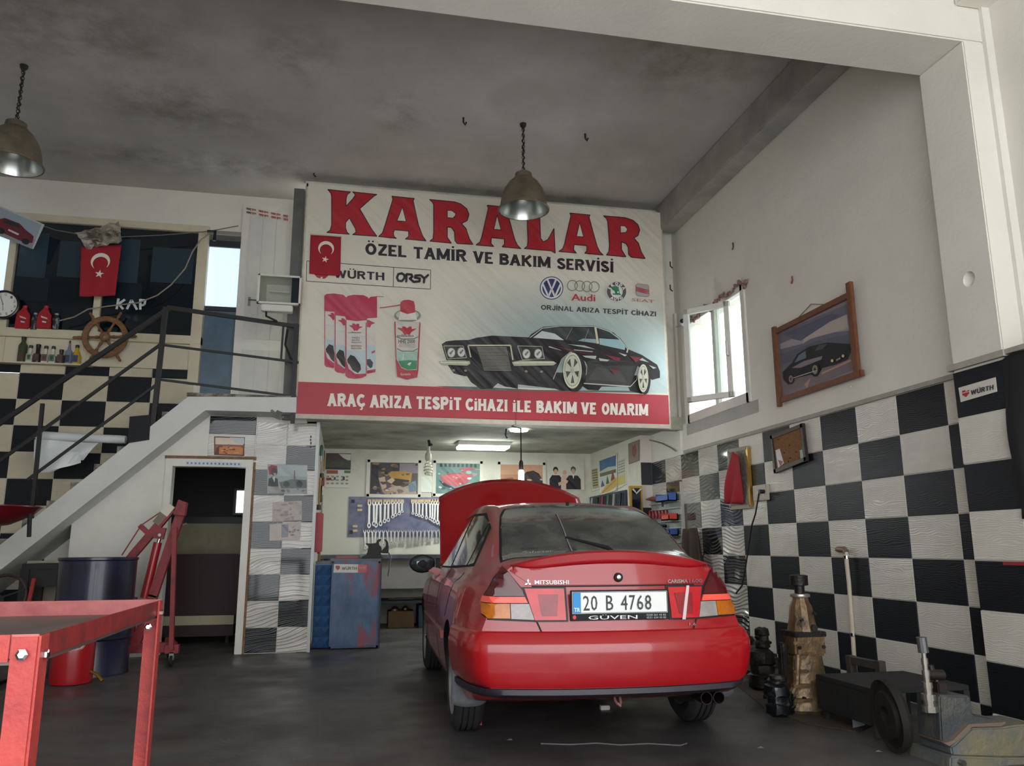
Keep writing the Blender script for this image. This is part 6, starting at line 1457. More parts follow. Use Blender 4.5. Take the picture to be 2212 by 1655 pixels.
MB().box((cxm, 9.45, .01), (cx1, 10.1, cz)).build('body', blue, cab, bevel=.02, smooth=True)
MB().box((cxm-.02, 9.47, cz), (cx1+.01, 10.12, cz+.03)).box((-.30, 9.60, cz-.03), (cxm, 10.12, cz)).build('top_plate', mat('dark top plate', '47494c', .4, .5, var=.3), cab, bevel=.004)
sd = MB()
for r in range(8):
    for c in range(2):
        w_ = (cxm+.30)/2; x0 = -.30+c*w_; z1 = cz-.04-r*(cz-.05)/8; h_ = (cz-.05)/8
        sd.add([(x0,9.56,z1-h_),(x0+w_,9.56,z1-h_),(x0+w_,9.56,z1),(x0,9.56,z1),(x0+w_/2,9.515,z1-h_/2)], [(0,1,4),(1,2,4),(2,3,4),(3,0,4)])
sd.box((-.30, 9.56, .01), (cxm, 10.1, cz-.03)); sd.build('embossed_side', mat('blue embossed panel', '3a618c', .4, var=.2, scale=4), cab)
MB().box((cx1-.0, 9.46, .0), (cx1+.02, 10.1, cz-.01)).build('side_edge', mat('navy edge', '141c2c', .5), cab)
a = ArtP(660, 1180, 6.896, 1, 9.449, .0008)
a.poly('c9c4bb', [(425,268),(785,270),(780,395),(415,395)]); a.poly('b85a5c', [(785,270),(915,280),(912,390),(782,392)])
a.poly('a83a44', [(445,290),(510,290),(512,330),(480,360),(450,330)]); a.heavy('5a5660', 'WÜRTH', 540, 308, 765, 352, .2, 0); a.text('d89090', 'orsy', 800, 305, 895, 355, .02)
a.done('maker_sticker', cab)
# vise
vs_t = thing('bench_vise', 'black bench vise with horn on top of the blue cabinet', 'vise', PY(800, 1213, 9.7))
vm = mat('black cast iron', '1c1b1c', .5, .4, var=.2); Yv = 9.7; kk = 4.869
def v3(x, y): q = PY(680+x/kk, 900+y/kk, Yv); return (q.x, q.z)
def vpr(pts, d, nm):
    T = Matrix(((1,0,0,0),(0,0,-1,Yv+d/2),(0,1,0,0),(0,0,0,1))); MB().prism([v3(*p) for p in pts], d, 0, T).build(nm, vm, vs_t, bevel=.005)
vpr([(545,1480),(690,1480),(700,1525),(720,1540),(480,1540),(500,1520),(545,1500)], .16, 'base')
vpr([(528,1385),(600,1385),(650,1378),(655,1348),(685,1335),(700,1345),(672,1375),(672,1400),(700,1425),(700,1440),(705,1485),(550,1485),(560,1440),(565,1415),(545,1400)], .10, 'body')
vpr([(728,1340),(745,1340),(768,1370),(775,1430),(772,1490),(700,1490),(710,1450),(745,1420),(750,1380)], .09, 'moving_jaw')
vs_t.location.z += cz+.031-v3(700, 1540)[1]
MB().tube([PY(840, 1195, Yv-.06), PY(845, 1205, Yv-.1), PY(838, 1245, Yv-.12)], .009, 8).build('handle_bar', steel, vs_t, smooth=True)
tag(MB().box((0.55-.62, 9.62, cz+.031), (.26-.08, 9.70, cz+.06)).build('red_case', mat('red tool case', '8a1d22', .4), bevel=.004), 'long flat red case on the blue cabinet left of the vise', 'case')
tag(MB().box((.20, 9.66, cz+.031), (.30, 9.74, cz+.08)).build('grey_block', mat('grey block', '6c6e70', .5, .4), bevel=.004), 'small grey metal block just left of the vise', 'block')
# tools hanging on the left wall of the bay
R2 = random.Random(5)
kinds = [('pliers', 'pliers'), ('screwdriver', 'screwdriver'), ('spanner', 'spanner'), ('hammer', 'hammer')]
tc = [('1c1b1d', 'black'), ('7a2420', 'red'), ('3a5a48', 'green'), ('8c8c88', 'steel'), ('9a6a2a', 'orange')]
toolm = [mat('tool '+c, c, .4, .2) for c, _ in tc]
zs = [(942, 'just under the soffit'), (985, 'beside the calendar'), (1050, 'below the calendar'), (1085, 'level with the tool board top'), (1125, 'level with the tool board middle'), (1160, 'level with the tool board bottom'), (1185, 'just above the cabinet')]
for i, (y, w_) in enumerate(zs):
    for j, Yt in enumerate((9.75, 10.35, 11.0)):
        m_ = toolm[(i*2+j) % 5]; cn = tc[(i*2+j) % 5][1]; z = PY(700, y, Yt).z
        if z > 2.35 or z < 1.05 or (j == 0 and z < 1.75): continue
        pz = ('near the mouth', 'half way in', 'deep inside')[j]; k = (i+j) % 3
        t = thing(('pliers', 'screwdriver', 'socket_bar')[k], f'{cn} {("pliers", "screwdriver", "socket bar")[k]} on the left bay wall {w_}, {pz}'.replace('level with the tool board', 'level with tool board'), 'tool', (-.30, Yt, z))
        x = -.295
        if k == 0:
            MB().tube([(x, Yt-.03, z-.20), (x, Yt-.05, z-.08), (x, Yt, z)], .014, 8).build('handle', m_, t, smooth=True); MB().tube([(x, Yt+.03, z-.20), (x, Yt+.05, z-.08), (x, Yt, z)], .014, 8).build('handle', m_, t, smooth=True); MB().box((x-.01, Yt-.03, z), (x+.01, Yt+.03, z+.07)).build('jaws', dsteel, t, bevel=.004)
        elif k == 1:
            MB().lathe([(.018, 0), (.022, .03), (.018, .11), (.010, .13)], 10, 0, Matrix.Translation((x, Yt, z))).build('handle', m_, t, smooth=True); MB().tube([(x, Yt, z), (x, Yt, z-.20)], .006, 8).build('blade', steel, t)
        else:
            MB().tube([(x, Yt, z+.1), (x, Yt, z-.24)], .012, 8).build('bar', m_, t, smooth=True); MB().lathe([(.025, 0), (.025, .06)], 12, 0, Matrix.Translation((x, Yt, z-.28))).build('socket', dsteel, t)
tag(MB().box((-.328, 9.62, 1.05), (-.24, 9.95, 1.50)).build('red_box', mat('red wall box', '9a2228', .45), bevel=.01), 'tall narrow red box fixed low on the left wall of the bay', 'box')

# lamps of the bay
fx = thing('ceiling_lamp', 'long white fluorescent fitting on the bay ceiling, lit', 'lamp', (1.9, 11.4, 2.5))
c0, c1 = PZ(989, 966, 2.50), PZ(1099, 969, 2.50)
MB().box((c0.x, c0.y-.12, 2.52), (c1.x, c0.y+.25, 2.58)).build('housing', white_pvc, fx, bevel=.004)
MB().box((c0.x+.015, c0.y-.11, 2.49), (c1.x-.015, c0.y+.24, 2.52)).build('diffuser', mat('lit diffuser', 'f6fff8', .5, emit=55.0), fx, bevel=.004)
c2 = PZ(1121, 929, 2.57)
bl = thing('ceiling_bulb', 'small round lit lamp on the bay ceiling near the banner', 'lamp', (c2.x, c2.y, 2.56))
MB().lathe([(.12, 0), (.115, -.02), (1e-4, -.03)], 28, 0, Matrix.Translation((c2.x, c2.y, 2.575)), False).build('diffuser', mat('lit round diffuser', 'f0fff4', .5, emit=12.0), bl, smooth=True)
MB().tube([(c2.x-.16, c2.y, 2.58), (c2.x-.17, c2.y, 2.50), (c2.x-.15, c2.y, 2.46)], .014, 8).build('bracket', iron, bl)
Yl = 8.6; hp_ = PY(1126, 1040, Yl); 
wl = thing('work_lamp', 'dazzling work lamp shining above the open bonnet', 'lamp', hp_)
wlm = mat('dazzling lamp tube', 'f4fbff', .5, emit=330.0)
MB().lathe([(.0001, -.07), (.026, -.065), (.030, -.04), (.030, .10), (.024, .12), (.0001, .125)], 20, 0, Matrix.Translation(hp_), False).build('tube', wlm, wl, smooth=True)
MB().lathe([(.020, .12), (.024, .13), (.024, .20), (.014, .23)], 16, 0, Matrix.Translation(hp_)).build('handle', blackp, wl, smooth=True)
MB().tube([hp_+Vector((0, 0, .22)), hp_+Vector((.02, .1, .6)), Vector((hp_.x+.02, 9.2, 2.50))], .008, 8).build('cord', blackp, wl, smooth=True)
# hanging spiral lamp
hs = PY(925, 1000, 11.2); zt2 = 2.58
sl_ = thing('spiral_lamp', 'unlit spiral energy saving lamp hanging from the bay ceiling', 'lamp', hs)
pts = []
for i in range(60): an = i/59*2*PI*4.5; r_ = .045*math.sin(PI*(.15+.8*i/59))+.012; pts.append((hs.x+r_*math.cos(an), hs.y+r_*math.sin(an), hs.z-.17+.19*i/59))
MB().tube(pts, .011, 7).build('glass_spiral', mat('frosted spiral', 'd6d2c0', .3), sl_, smooth=True)
MB().lathe([(.03, 0), (.045, .02), (.045, .09), (.025, .12), (.02, .2)], 18, 0, Matrix.Translation(hs+Vector((0, 0, .03)))).build('ballast', mat('aged white cap', 'bdb7a5', .5), sl_, smooth=True)
MB().tube([hs+Vector((0, 0, .2)), (hs.x, hs.y, zt2)], .006, 6).build('cord', blackp, sl_)
MB().tube([(hs.x, hs.y, zt2), (hs.x+.02, hs.y, zt2-.08), (hs.x+.05, hs.y, zt2-.06)], .02, 8).build('ceiling_hook', blackp, sl_)

# right part of the bay
def dls(a):
    a.rect('3f6a96', .02, .02, .98, .35); a.poly('b8c4c2', [(0,.35),(.5,.28),(1,.33),(1,.5),(0,.5)]); a.rect('6d6a4c', .02, .40, .98, .5); a.rect('c7cfc8', .02, .5, .98, .72)
    a.poly('3d6a4c', [(.35,.75),(.45,.5),(.55,.75)]); a.poly('8a4038', [(.62,.7),(.75,.42),(.88,.68)]); a.poly('3f6a8c', [(.05,.8),(.15,.6),(.28,.78)]); a.poly('c9a55c', [(.02,.98),(.35,.78),(1,.62),(1,.85),(.5,.98)]); a.line('8a6a3c', [(.1,.98),(.9,.7)], .02)
poster('poster', 'bright landscape poster with blue sky and conical trees on the right bay wall', (1296, 990), (1334, 1064), XP, dls, ax=0, frame=(.03, paper, .008), corners=[(1296, 994), (1334, 981), (1334, 1057), (1299, 1068)])
poster('calendar', 'narrow yellow calendar left of the landscape poster on the right bay wall', None, None, XP, lambda a: [a.rect('b3ad84', .1, .1, .9, .9)]+[a.rect('5c5a48', .15, .15+.1*i, .85, .19+.1*i) for i in range(7)], 'calendar', ax=0, corners=[(1278, 1009), (1294, 1005), (1296, 1057), (1281, 1062)])
poster('calendar', 'pale calendar with a yellow foot right of the landscape poster', None, None, XP, lambda a: [a.rect('c4c6b4', .04, .04, .96, .6), a.rect('c2b86c', .04, .6, .96, .9)]+[a.rect('8c8c7c', .1, .1+.09*i, .9, .13+.09*i) for i in range(5)], 'calendar', ax=0, corners=[(1336, 993), (1353, 986), (1354, 1046), (1337, 1056)])
poster('plaque', 'brownish metal relief plaque beside the painted column', None, None, XP, lambda a: [a.rect('8a7a6e', .05, .05, .95, .95), a.poly('8a4a40', [(.4,.2),(.7,.15),(.8,.5),(.6,.8),(.35,.6)])], 'plaque', ax=0, corners=[(1359, 959), (1382, 950), (1382, 995), (1360, 1003)], col='7d6f64')
tb = thing('tool_board', 'dark panel crowded with hanging hoses and tools on the right bay wall', 'tool board', PX(1310, 1080, XP))
q0, q1 = PX(1268, 1078, XP), PX(1357, 1120, XP)
zt3, zb3 = PX(1357, 1058, XP).z, 1.25
MB().box((XP-.03, q1.y, zb3), (XP-.001, q0.y, zt3)).build('panel', mat('navy panel', '1f2734', .5, scale=5, col2='3a4454'), tb)
for i in range(7):
    y = q1.y+.12+i*(q0.y-q1.y-.2)/6.5; tag(MB().tube([(XP-.06, y, zt3-.03), (XP-.07, y+.04, zt3-.25), (XP-.06, y-.02, zt3-.5)], .022, 8).build('hose', toolm[(i*3) % 4], smooth=True), f'hose hung on the dark tool panel of the right bay wall, {ords[i]} from the front', 'hose', 'hoses on the dark tool panel')
gm = mat('gilt frame', 'b08a3c', .35, .7)
gy = PX(1385, 1080, 3.86); 
gf = thing('gilt_frame', 'tall gilt framed dark mirror leaning beside the painted column', 'mirror', (3.8, 10.15, 1.2))
c4_ = [PY(1357, 1050, 10.19), PY(1384, 1044, 10.19)]
x0, x1, z0, z1 = c4_[0].x, c4_[1].x, 1.15, c4_[0].z
MB().box((x0, 10.14, z0), (x0+.03, 10.18, z1)).box((x0+.03, 10.14, z1-.03), (x1, 10.18, z1)).box((x1-.02, 10.14, z0), (x1, 10.18, z1-.03)).box((x0+.03, 10.14, z0), (x1-.02, 10.18, z0+.03)).build('frame', gm, gf)
MB().box((x0+.03, 10.16, z0+.03), (x1-.02, 10.175, z1-.03)).build('dark_glass', mat('dark mirror', '20242a', .1, .3), gf)
MB().tube([(x0+.04, 10.13, z1-.04), ((x0+x1)/2, 10.12, z1-.10), (x1-.02, 10.13, z1-.04)], .012, 8).build('white_ribbon', paper, gf)
# tool rack on the right wall behind the car
rk = thing('tool_rack', 'white slatted tool rack on the right wall between column and tiles', 'rack', PX(1440, 1120))
ya, yb_, z1, z0 = PX(1477, 1070).y, PX(1408, 1070).y, PX(1477, 1062).z, PX(1477, 1190).z-.2
MB().box((XW-.03, ya, z0), (XW-.008, yb_, z1)).build('back_board', mat('grey green board', '9aa09a', .6, var=.1), rk)
MB().box((XW-.04, ya-.012, z0-.02), (XW-.005, ya+.02, z1+.12)).build('edge_strip', mat('pale edge', 'b5b0a4', .6), rk)
for y in (1082, 1096, 1110, 1125, 1140, 1156, 1172, 1187): 
    z = PX(1477, y).z; MB().box((XW-.06, ya+.02, z-.006), (XW-.03, yb_, z+.006)).build('slat', mat('slat paint', 'a8ada6', .6), rk)
def rbin(x0, x1, y0, y1, c, nm, lab, d=.12):
    a_, b_ = PX(1240+x0/5.172, 920+y0/5.172), PX(1240+x1/5.172, 920+y1/5.172); X_ = XW-.062
    t = thing('parts_bin', lab, 'bin', (X_, b_.y, b_.z)); m_ = mat(f'bin {c}', c, .45)
    MB().box((X_-d, b_.y, b_.z), (X_, a_.y, b_.z+.012)).box((X_-.012, b_.y, b_.z), (X_, a_.y, a_.z)).box((X_-d, b_.y, b_.z), (X_-d+.01, a_.y, b_.z+(a_.z-b_.z)*.75)).box((X_-d, b_.y, b_.z), (X_, b_.y+.01, a_.z)).box((X_-d, a_.y-.01, b_.z), (X_, a_.y, a_.z)).build('tray', m_, t)
    MB().box((X_-d+.02, b_.y+.02, b_.z+.02), (X_-.02, a_.y-.02, a_.z-.02)).build('contents', dsteel, t); return t
rbin(1060, 1205, 770, 838, '3f62a8', 'b', 'blue parts bin in the top row of the tool rack')
rbin(1125, 1215, 985, 1052, 'c8453c', 'r', 'orange red parts bin in the second row of the tool rack')
rbin(1090, 1222, 1155, 1225, '2f4f90', 'b', 'blue parts bin in the third row of the tool rack')
rbin(1150, 1220, 1320, 1375, 'b83a34', 'r', 'red parts bin in the bottom row of the tool rack')
for i in range(6):
    a_ = PX(1240+(850+i*38)/5.172, 920+1040/5.172, XW-.08); t = thing('screwdriver', f'red handled screwdriver in the second row of the tool rack, {ords[6-i]} from the bin', 'screwdriver', a_, 'red screwdrivers in the rack')
    MB().lathe([(.018, 0), (.022, .04), (.018, .10), (.01, .11)], 10, 0, Matrix.Translation(a_)).build('handle', mat('red handle', '8a1f2a', .35), t, smooth=True); MB().tube([a_, a_-Vector((0, 0, .14))], .005, 6).build('blade', steel, t)
a_ = PX(1240+985/5.172, 920+815/5.172, XW-.10); b_ = PX(1240+800/5.172, 920+822/5.172, XW-.10)
t = thing('caulking_gun', 'red pointed gun lying along the top slat of the rack', 'tool', a_); MB().tube([a_, a_+(b_-a_)*.6, b_], [.035, .03, .006], 10).build('barrel', mat('red gun', '7a201e', .4), t, smooth=True); MB().tube([a_, a_+Vector((0, 0, -.10))], .015, 8).build('grip', blackp, t)
rbin(950, 1085, 1110, 1130, '23416c', 'b', 'flat navy tray on the fourth slat of the rack', .10)
# brown coat hanging at the end of the rack
q = [PX(*p, XW-.05) for p in ((1485, 1143), (1516, 1140), (1537, 1210), (1487, 1230))]
def coat(u, v):
    p = (q[0]*(1-u)+q[1]*u)*(1-v)+(q[3]*(1-u)+q[2]*u)*v; return p+Vector((-.05-.045*math.sin(u*13+v*2)*(.3+v), 0, -.35*v*v))
ct = MB().grid(coat, 24, 14).build('coat', mat('brown cloth', '43352b', .9, var=.3, scale=5), smooth=True); ct.modifiers.new('s', 'SOLIDIFY').thickness = .012
tag(ct, 'brown cloth coat hanging on the tiled wall behind the car', 'coat')
# ================================================= right wall things, floor things, pendants
wood2 = mat('brown frame wood', '7a4a2e', .5, var=.3, scale=12)
cp = thing('framed_picture', 'wooden framed picture of a black muscle car under clouds on the right wall', 'picture', PX(1765, 760))
TL, TR, BR, BL = [PX(*p, XW-.03) for p in ((1676, 716), (1838, 640), (1858, 803), (1692, 868))]
yl_, yr_ = (TL.y+BL.y)/2, (TR.y+BR.y)/2; zt_, zb_ = (TL.z+TR.z)/2, (BL.z+BR.z)/2
MB().box((XW-.03, yr_, zb_), (XW-.015, yl_, zt_)).build('board', mat('print card', '8a8288', .5), cp)
a = ArtP(1400, 560, 2.7241, 0, XW-.0305, .0006)
a.poly('6a6674', [(770,435),(1170,265),(1225,640),(800,820)])
a.poly('9b8f94', [(775,500),(1172,330),(1185,420),(1020,440),(900,500),(780,530)]); a.poly('b3a5a0', [(930,430),(1172,325),(1180,405),(1060,440),(950,470),(910,500)]); a.poly('57566a', [(800,440),(1080,320),(1130,330),(900,480),(850,470)])
a.poly('5b5a68', [(780,560),(1000,480),(1190,440),(1195,500),(790,620)]); a.poly('77696c', [(790,640),(1200,560),(1225,640),(800,820)]); a.poly('b38a78', [(1030,665),(1195,590),(1200,600),(1020,680)]); a.poly('a88474', [(920,740),(960,695),(940,760)])
a.poly('16171d', [(795,665),(850,610),(880,560),(950,515),(1060,490),(1190,500),(1195,540),(1180,590),(1110,620),(1030,640),(1000,690),(960,680),(870,700),(830,740),(800,710)])
a.poly('5f7380', [(865,610),(890,565),(930,540),(935,580)]); a.poly('3f4a54', [(985,540),(1010,505),(1060,500),(1030,530)]); a.poly('83767f', [(850,640),(920,600),(1030,570),(1025,590),(900,640)])
for x, y, r in ((845, 705, 20), (988, 650, 26)): a.oval('0f0f12', x, y, r, r*1.6, 20); a.oval('8a8478', x, y, r*.62, r*1.05, 16); a.oval('3a3a3a', x, y, r*.3, r*.5, 10)
for x, y in ((1090, 598), (1155, 570)): a.oval('e6c088', x, y, 8, 9, 10)
a.poly('9a8f86', [(1115,590),(1140,578),(1140,588),(1115,600)]); a.line('c9b3a0', [(860,700),(1000,655)], 4)
a.done('car_print', cp)
def fb_(y0, z0, y1, z1, w=.05, d=.035, o=.0): return MB().bar((XW-.04-o, y0, z0), (XW-.04-o, y1, z1), w, d, up=(1, 0, 0)).build('frame_side', wood2, cp, bevel=.003)
fb_(yl_+.02, zt_, yr_-.02, zt_); fb_(yl_+.02, zb_, yr_-.06, zb_); fb_(yl_+.01, zb_-.06, yl_+.01, zt_+.05, .05, .035, .012); fb_(yr_-.01, zb_-.03, yr_-.01, zt_+.10, .06, .035, .012)
MB().tube([PX(1712, 700, XW-.02), PX(1752, 657, XW-.015), PX(1795, 658, XW-.02)], .004, 6).build('hanging_cord', cord, cp)
for x, y in ((1668, 712), (1680, 878), (1812, 640), (1838, 835)): tag(MB().bar(PX(x, y, XW), PX(x, y, XW-.035), .006).build('nail', steel), {1668: 'nail at the upper left corner of the muscle car picture', 1680: 'nail under the lower left corner of the muscle car picture', 1812: 'nail above the muscle car picture near its right end', 1838: 'nail below the muscle car picture at the right'}[x], 'nail')
# cork board
cb = thing('cork_board', 'small framed cork pin board hung over the top row of tiles', 'pin board', PX(1706, 970))
Xc = XW-.03; C4 = [PX(*p, Xc) for p in ((1670, 945), (1735, 920), (1743, 992), (1678, 1018))]
def quadbox(mb, pts, n, t): 
    mb.add([tuple(p) for p in pts]+[tuple(p+n*t) for p in pts], [(0,1,2,3),(7,6,5,4),(0,4,5,1),(1,5,6,2),(2,6,7,3),(3,7,4,0)]); return mb
quadbox(MB(), C4, Vector((-1,0,0)), .012).build('cork', mat('cork', '8b6238', .9, scale=60, col2='6c4a2a', bump=.3), cb)
dkw = mat('dark frame wood', '2e221c', .5)
for i in range(4): 
    p, q = C4[i], C4[(i+1) % 4]; d = (q-p).normalized(); MB().bar(p-d*.02+Vector((-.008,0,0)), q+d*.02+Vector((-.008,0,0)), .035, .03, up=(1,0,0)).build('frame_side', dkw, cb)
a = ArtP(1400, 560, 2.7241, 0, Xc-.0125, .0006)
a.poly('c9c2c0', [(750,1125),(775,1115),(800,1200),(765,1230)]); a.poly('8a3038', [(765,1180),(795,1190),(780,1220)]); a.poly('8b9a8c', [(893,1125),(920,1115),(925,1160),(900,1185)]); a.done('pinned_papers', cb)
for x, y in ((830, 1095), (765, 1060), (800, 1140), (870, 1135), (835, 1170), (825, 1190)): MB().ball(PX(1400+x/2.7241, 560+y/2.7241, Xc-.016), .006, 8).build('pin', dkw, cb, smooth=True)
# framed board with draped red cloth
fr_ = thing('framed_board', 'gilt edged board with a red cloth draped over it on the tiled wall', 'board', PX(1597, 1030))
Xf = XW-.025; C4 = [PX(*p, Xf) for p in ((1575, 975), (1615, 967), (1623, 1094), (1580, 1098))]
quadbox(MB(), C4, Vector((-1,0,0)), .012).build('board', mat('speckled grey board', '8d857a', .7, scale=30, col2='6c625a', thr=(.4,.6)), fr_)
for i in range(4):
    p, q = C4[i], C4[(i+1) % 4]; MB().bar(p, q, .035, .03, up=(1,0,0)).build('frame_side', gm if i == 1 else mat('pale frame', '9a8f80', .6), fr_)
cw_ = [PX(*p, Xf-.03) for p in ((1588, 976), (1602, 985), (1606, 1088), (1572, 1088))]
def drp(u, v):
    p = (cw_[0]*(1-u)+cw_[1]*u)*(1-v)+(cw_[3]*(1-u)+cw_[2]*u)*v; return p+Vector((-.03-.035*math.sin(u*8+v*3)*v, .06*math.sin(v*PI)*(.5-u), 0))
dc = MB().grid(drp, 14, 14).build('red_cloth', red_cloth, fr_, smooth=True); dc.modifiers.new('s', 'SOLIDIFY').thickness = .004
# socket and cord
sk_ = thing('wall_socket', 'double socket box on the tiled wall with a black plug in it', 'socket', PX(1650, 1065))
p0, p1 = PX(1634, 1050), PX(1665, 1080)
MB().box((XW-.045, p1.y, p1.z), (XW-.007, p0.y, p0.z)).build('box', mat('old socket plastic', 'b3a898', .5), sk_, bevel=.005)
for y in (p0.y-.09, p1.y+.06): MB().lathe([(.034, 0), (.034, .006), (.026, .006), (.024, .001)], 20, 0, Matrix.Translation((XW-.045, y, (p0.z+p1.z)/2)) @ Matrix.Rotation(-PI/2, 4, 'Y')).build('outlet', mat('outlet plastic', 'c9c0b0', .5), sk_, smooth=True)
tag(MB().tube([PX(*p, XW-.05) for p in ((1640, 1060), (1638, 1075), (1632, 1110), (1624, 1135), (1617, 1180), (1610, 1230), (1603, 1265), (1590, 1282))], .008, 8).lathe([(.02, 0), (.02, .05)], 12, 0, Matrix.Translation(PX(1640, 1062, XW-.10)) @ Matrix.Rotation(PI/2, 4, 'Y')).build('power_cord', blackp, smooth=True), 'black cord hanging from the socket down the tiled wall', 'cord')
# pipe with elbow
pp = thing('water_pipe', 'white plastic pipe with a brass elbow standing against the tiled wall', 'pipe', PX(1850, 1488))
Xq = XW-.05
MB().tube([PX(*p, Xq) for p in ((1828, 1192), (1829, 1215), (1834, 1260), (1842, 1370), (1850, 1492))], .017, 12).build('pipe', mat('cream pipe', 'c8bca8', .5), pp, smooth=True)
MB().tube([PX(1809, 1187, XW-.005), PX(1812, 1187, Xq-.01), PX(1824, 1187, Xq), PX(1828, 1194, Xq)], [.02, .024, .024, .024], 12).build('elbow', mat('dull brass', '8c7460', .5, .4), pp, smooth=True)
for x, y in ((1828.5, 1204), (1843, 1371)): MB().lathe([(.024, -.012), (.024, .012)], 16, 0, Matrix.Translation(PX(x, y, Xq))).build('clamp', chrome, pp, smooth=True)
# dome camera and garland above the window
cm = thing('dome_camera', 'small white dome camera at the left top corner of the right wall window', 'camera', PX(1478, 695))
pc = PX(1478, 695, XW-.06)
MB().ball(pc, .055, 18).build('dome', mat('camera white', 'd2d2d0', .3), cm, smooth=True); MB().ball(pc+Vector((-.035, -.022, 0)), .030, 14).build('lens', mat('lens', '1c2430', .1), cm, smooth=True)
MB().tube([pc, PX(1478, 695, XW)], .02, 10).tube([PX(1474, 700, XW-.01), PX(1455, 710, XW-.01), PX(1450, 720, XW-.01)], .006, 6).build('mount', mat('camera white', 'd2d2d0'), cm, smooth=True)
R3 = random.Random(8); gp = []
for i in range(40):
    t_ = i/39; p = PX(1492+(1610-1492)*t_, 690-(690-608)*t_+6*math.sin(t_*20), XW-.03); gp.append(p)
gl_ = MB().tube(gp, .008, 6)
for p in gp: gl_.ball(p+Vector((R3.uniform(-.01, .01), R3.uniform(-.02, .02), R3.uniform(-.03, .03))), R3.uniform(.014, .03), 6)
tag(gl_.build('dried_garland', mat('faded pink garland', '9a7470', .8, var=.4, scale=20)), 'string of faded dried garland along the top of the right wall window', 'garland', kind='stuff')
for i, (x, y) in enumerate(((1583, 525), (1711, 598))): tag(MB().tube([PX(x, y, XW), PX(x, y, XW-.03), PX(x+1, y+8, XW-.03), PX(x-1, y+14, XW-.02)], .008, 6).build('wall_hook', mat(('dark', 'rust')[i]+' wall stub', ('4a4644', '8a4a3e')[i], .6)), ('dark stub on the right wall above the window', 'small rusty red hook on the right wall above the picture')[i], 'hook')
for i, (x, y) in enumerate(((1462, 890), )): 
    q0, q1 = PX(1452, 690, XW-.02), PX(1462, 960, XW-.02); struct('trim_11', MB().box((XW-.03, 9.16, 2.2), (XW-.0, 9.24, 4.0)), white_pvc)
tag(MB().tube([PX(*p, XW-.02) for p in ((1384, 945), (1400, 950), (1430, 958), (1450, 968), (1460, 975))], .006, 6).build('thin_cable', cord, smooth=True), 'thin cable sagging from the column to the right wall under the banner', 'cable')
# sign on the pilaster
sg_ = thing('maker_sign', 'small white sign with a red emblem on the black tile of the pilaster', 'sign', P(2112, 842, 0, XP))
Xs = XP-.008; C4 = [P(*p, 0, Xs) for p in ((2071, 838), (2151, 815), (2154.5, 846), (2076, 869))]
C4 = [C4[0], C4[1], C4[2], C4[3]]
quadbox(MB(), C4, Vector((-1,0,0)), .003).build('plate', mat('sign white', 'cfc9bf', .5), sg_)
a = ArtP(1400, 560, 2.7241, 0, Xs-.0035, .0005)
a.poly('b0242e', [(1848,775),(1868,770),(1868,780),(1890,768),(1890,790),(1872,812),(1850,800)]); a.line('cfc9bf', [(1846,790),(1892,778)], 4)
a.heavy('2c2a30', 'WÜRTH', 1900, 772, 2035, 800, .24, 0, -34); a.done('sign_lettering', sg_)
tag(MB().box((XP-.012, 3.75, .0), (XP-.006, 3.8, .01)).build('x', None)) if False else None
rs0, rs1 = P(2140, 1213, 0, XP-.01), P(2212, 1222, 0, XP-.01)
tag(MB().box((4.07, 3.3, rs1.z), (4.082, 4.0, rs0.z)).box((XP-.010, 4.03, rs1.z), (XP-.007, 4.22, rs0.z)).build('red_strip', mat('red tape', '9a2830', .5)), 'narrow red strip on the black tile at the right edge', 'strip')
# black jacket at the right edge
jk = PY(2205, 900, 3.93)
def jac(u, v):
    an = (u-.5)*PI*1.15; w_ = .075+.02*min(1, v*3)-.012*math.sin(v*9); r_ = .11+.04*math.sin(v*4+1)
    return (3.96+w_*math.sin(an), 4.0-r_*math.cos(an)*(1+.12*math.sin(u*23)), 2.30-1.05*v-.10*abs(u-.5)*2*(1-v))
j_ = MB().grid(jac, 36, 20).build('jacket', mat('black cloth', '0f1013', .8, var=.3), smooth=True); j_.modifiers.new('s', 'SOLIDIFY').thickness = .02
tag(j_, 'black jacket hanging at the right edge of the picture on the pilaster', 'jacket')

# ---- heap along the right wall
cardm = mat('greasy cardboard', '4a3a2e', .85, scale=4, col2='2c221c')
def flat(name, label, pix, z, m, cat):
    q = [PZ(x, y, z) for x, y in pix]; mb = MB(); n_ = len(q)
    mb.add([tuple(p) for p in q]+[(p.x, p.y, z-.006) for p in q], [tuple(range(n_)), tuple(range(n_, 2*n_))[::-1]]+[(i, n_+i, n_+(i+1) % n_, (i+1) % n_) for i in range(n_)])
    return tag(mb.build(name, m), label, cat)
flat('cardboard', 'greasy brown cardboard laid on the floor under the engine parts', [(1590, 1478), (1640, 1462), (1760, 1500), (1900, 1560), (1850, 1580), (1740, 1562), (1655, 1532)], .007, cardm, 'cardboard')
alu = mat('oily cast aluminium', '8a7050', .42, .55, scale=5, col2='3e342a', thr=(.38, .66), bump=.35, bscale=30)
alu2 = mat('dark greasy metal', '34302c', .45, .5, scale=7, col2='15130f', bump=.35, bscale=30)
alg = mat('blue grey cast metal', '6d7274', .5, .4, scale=4, col2='8a8266', thr=(.4, .62), bump=.3, bscale=30)
gx = thing('gearbox', 'tall greasy gearbox standing on its bell housing by the tiled wall', 'gearbox', PZ(1755, 1545))
g0 = PZ(1755, 1540); g0.y += .05
def gp_(prof, T=None): return MB().lathe(prof, 10, 0, T or Matrix.Translation(g0))
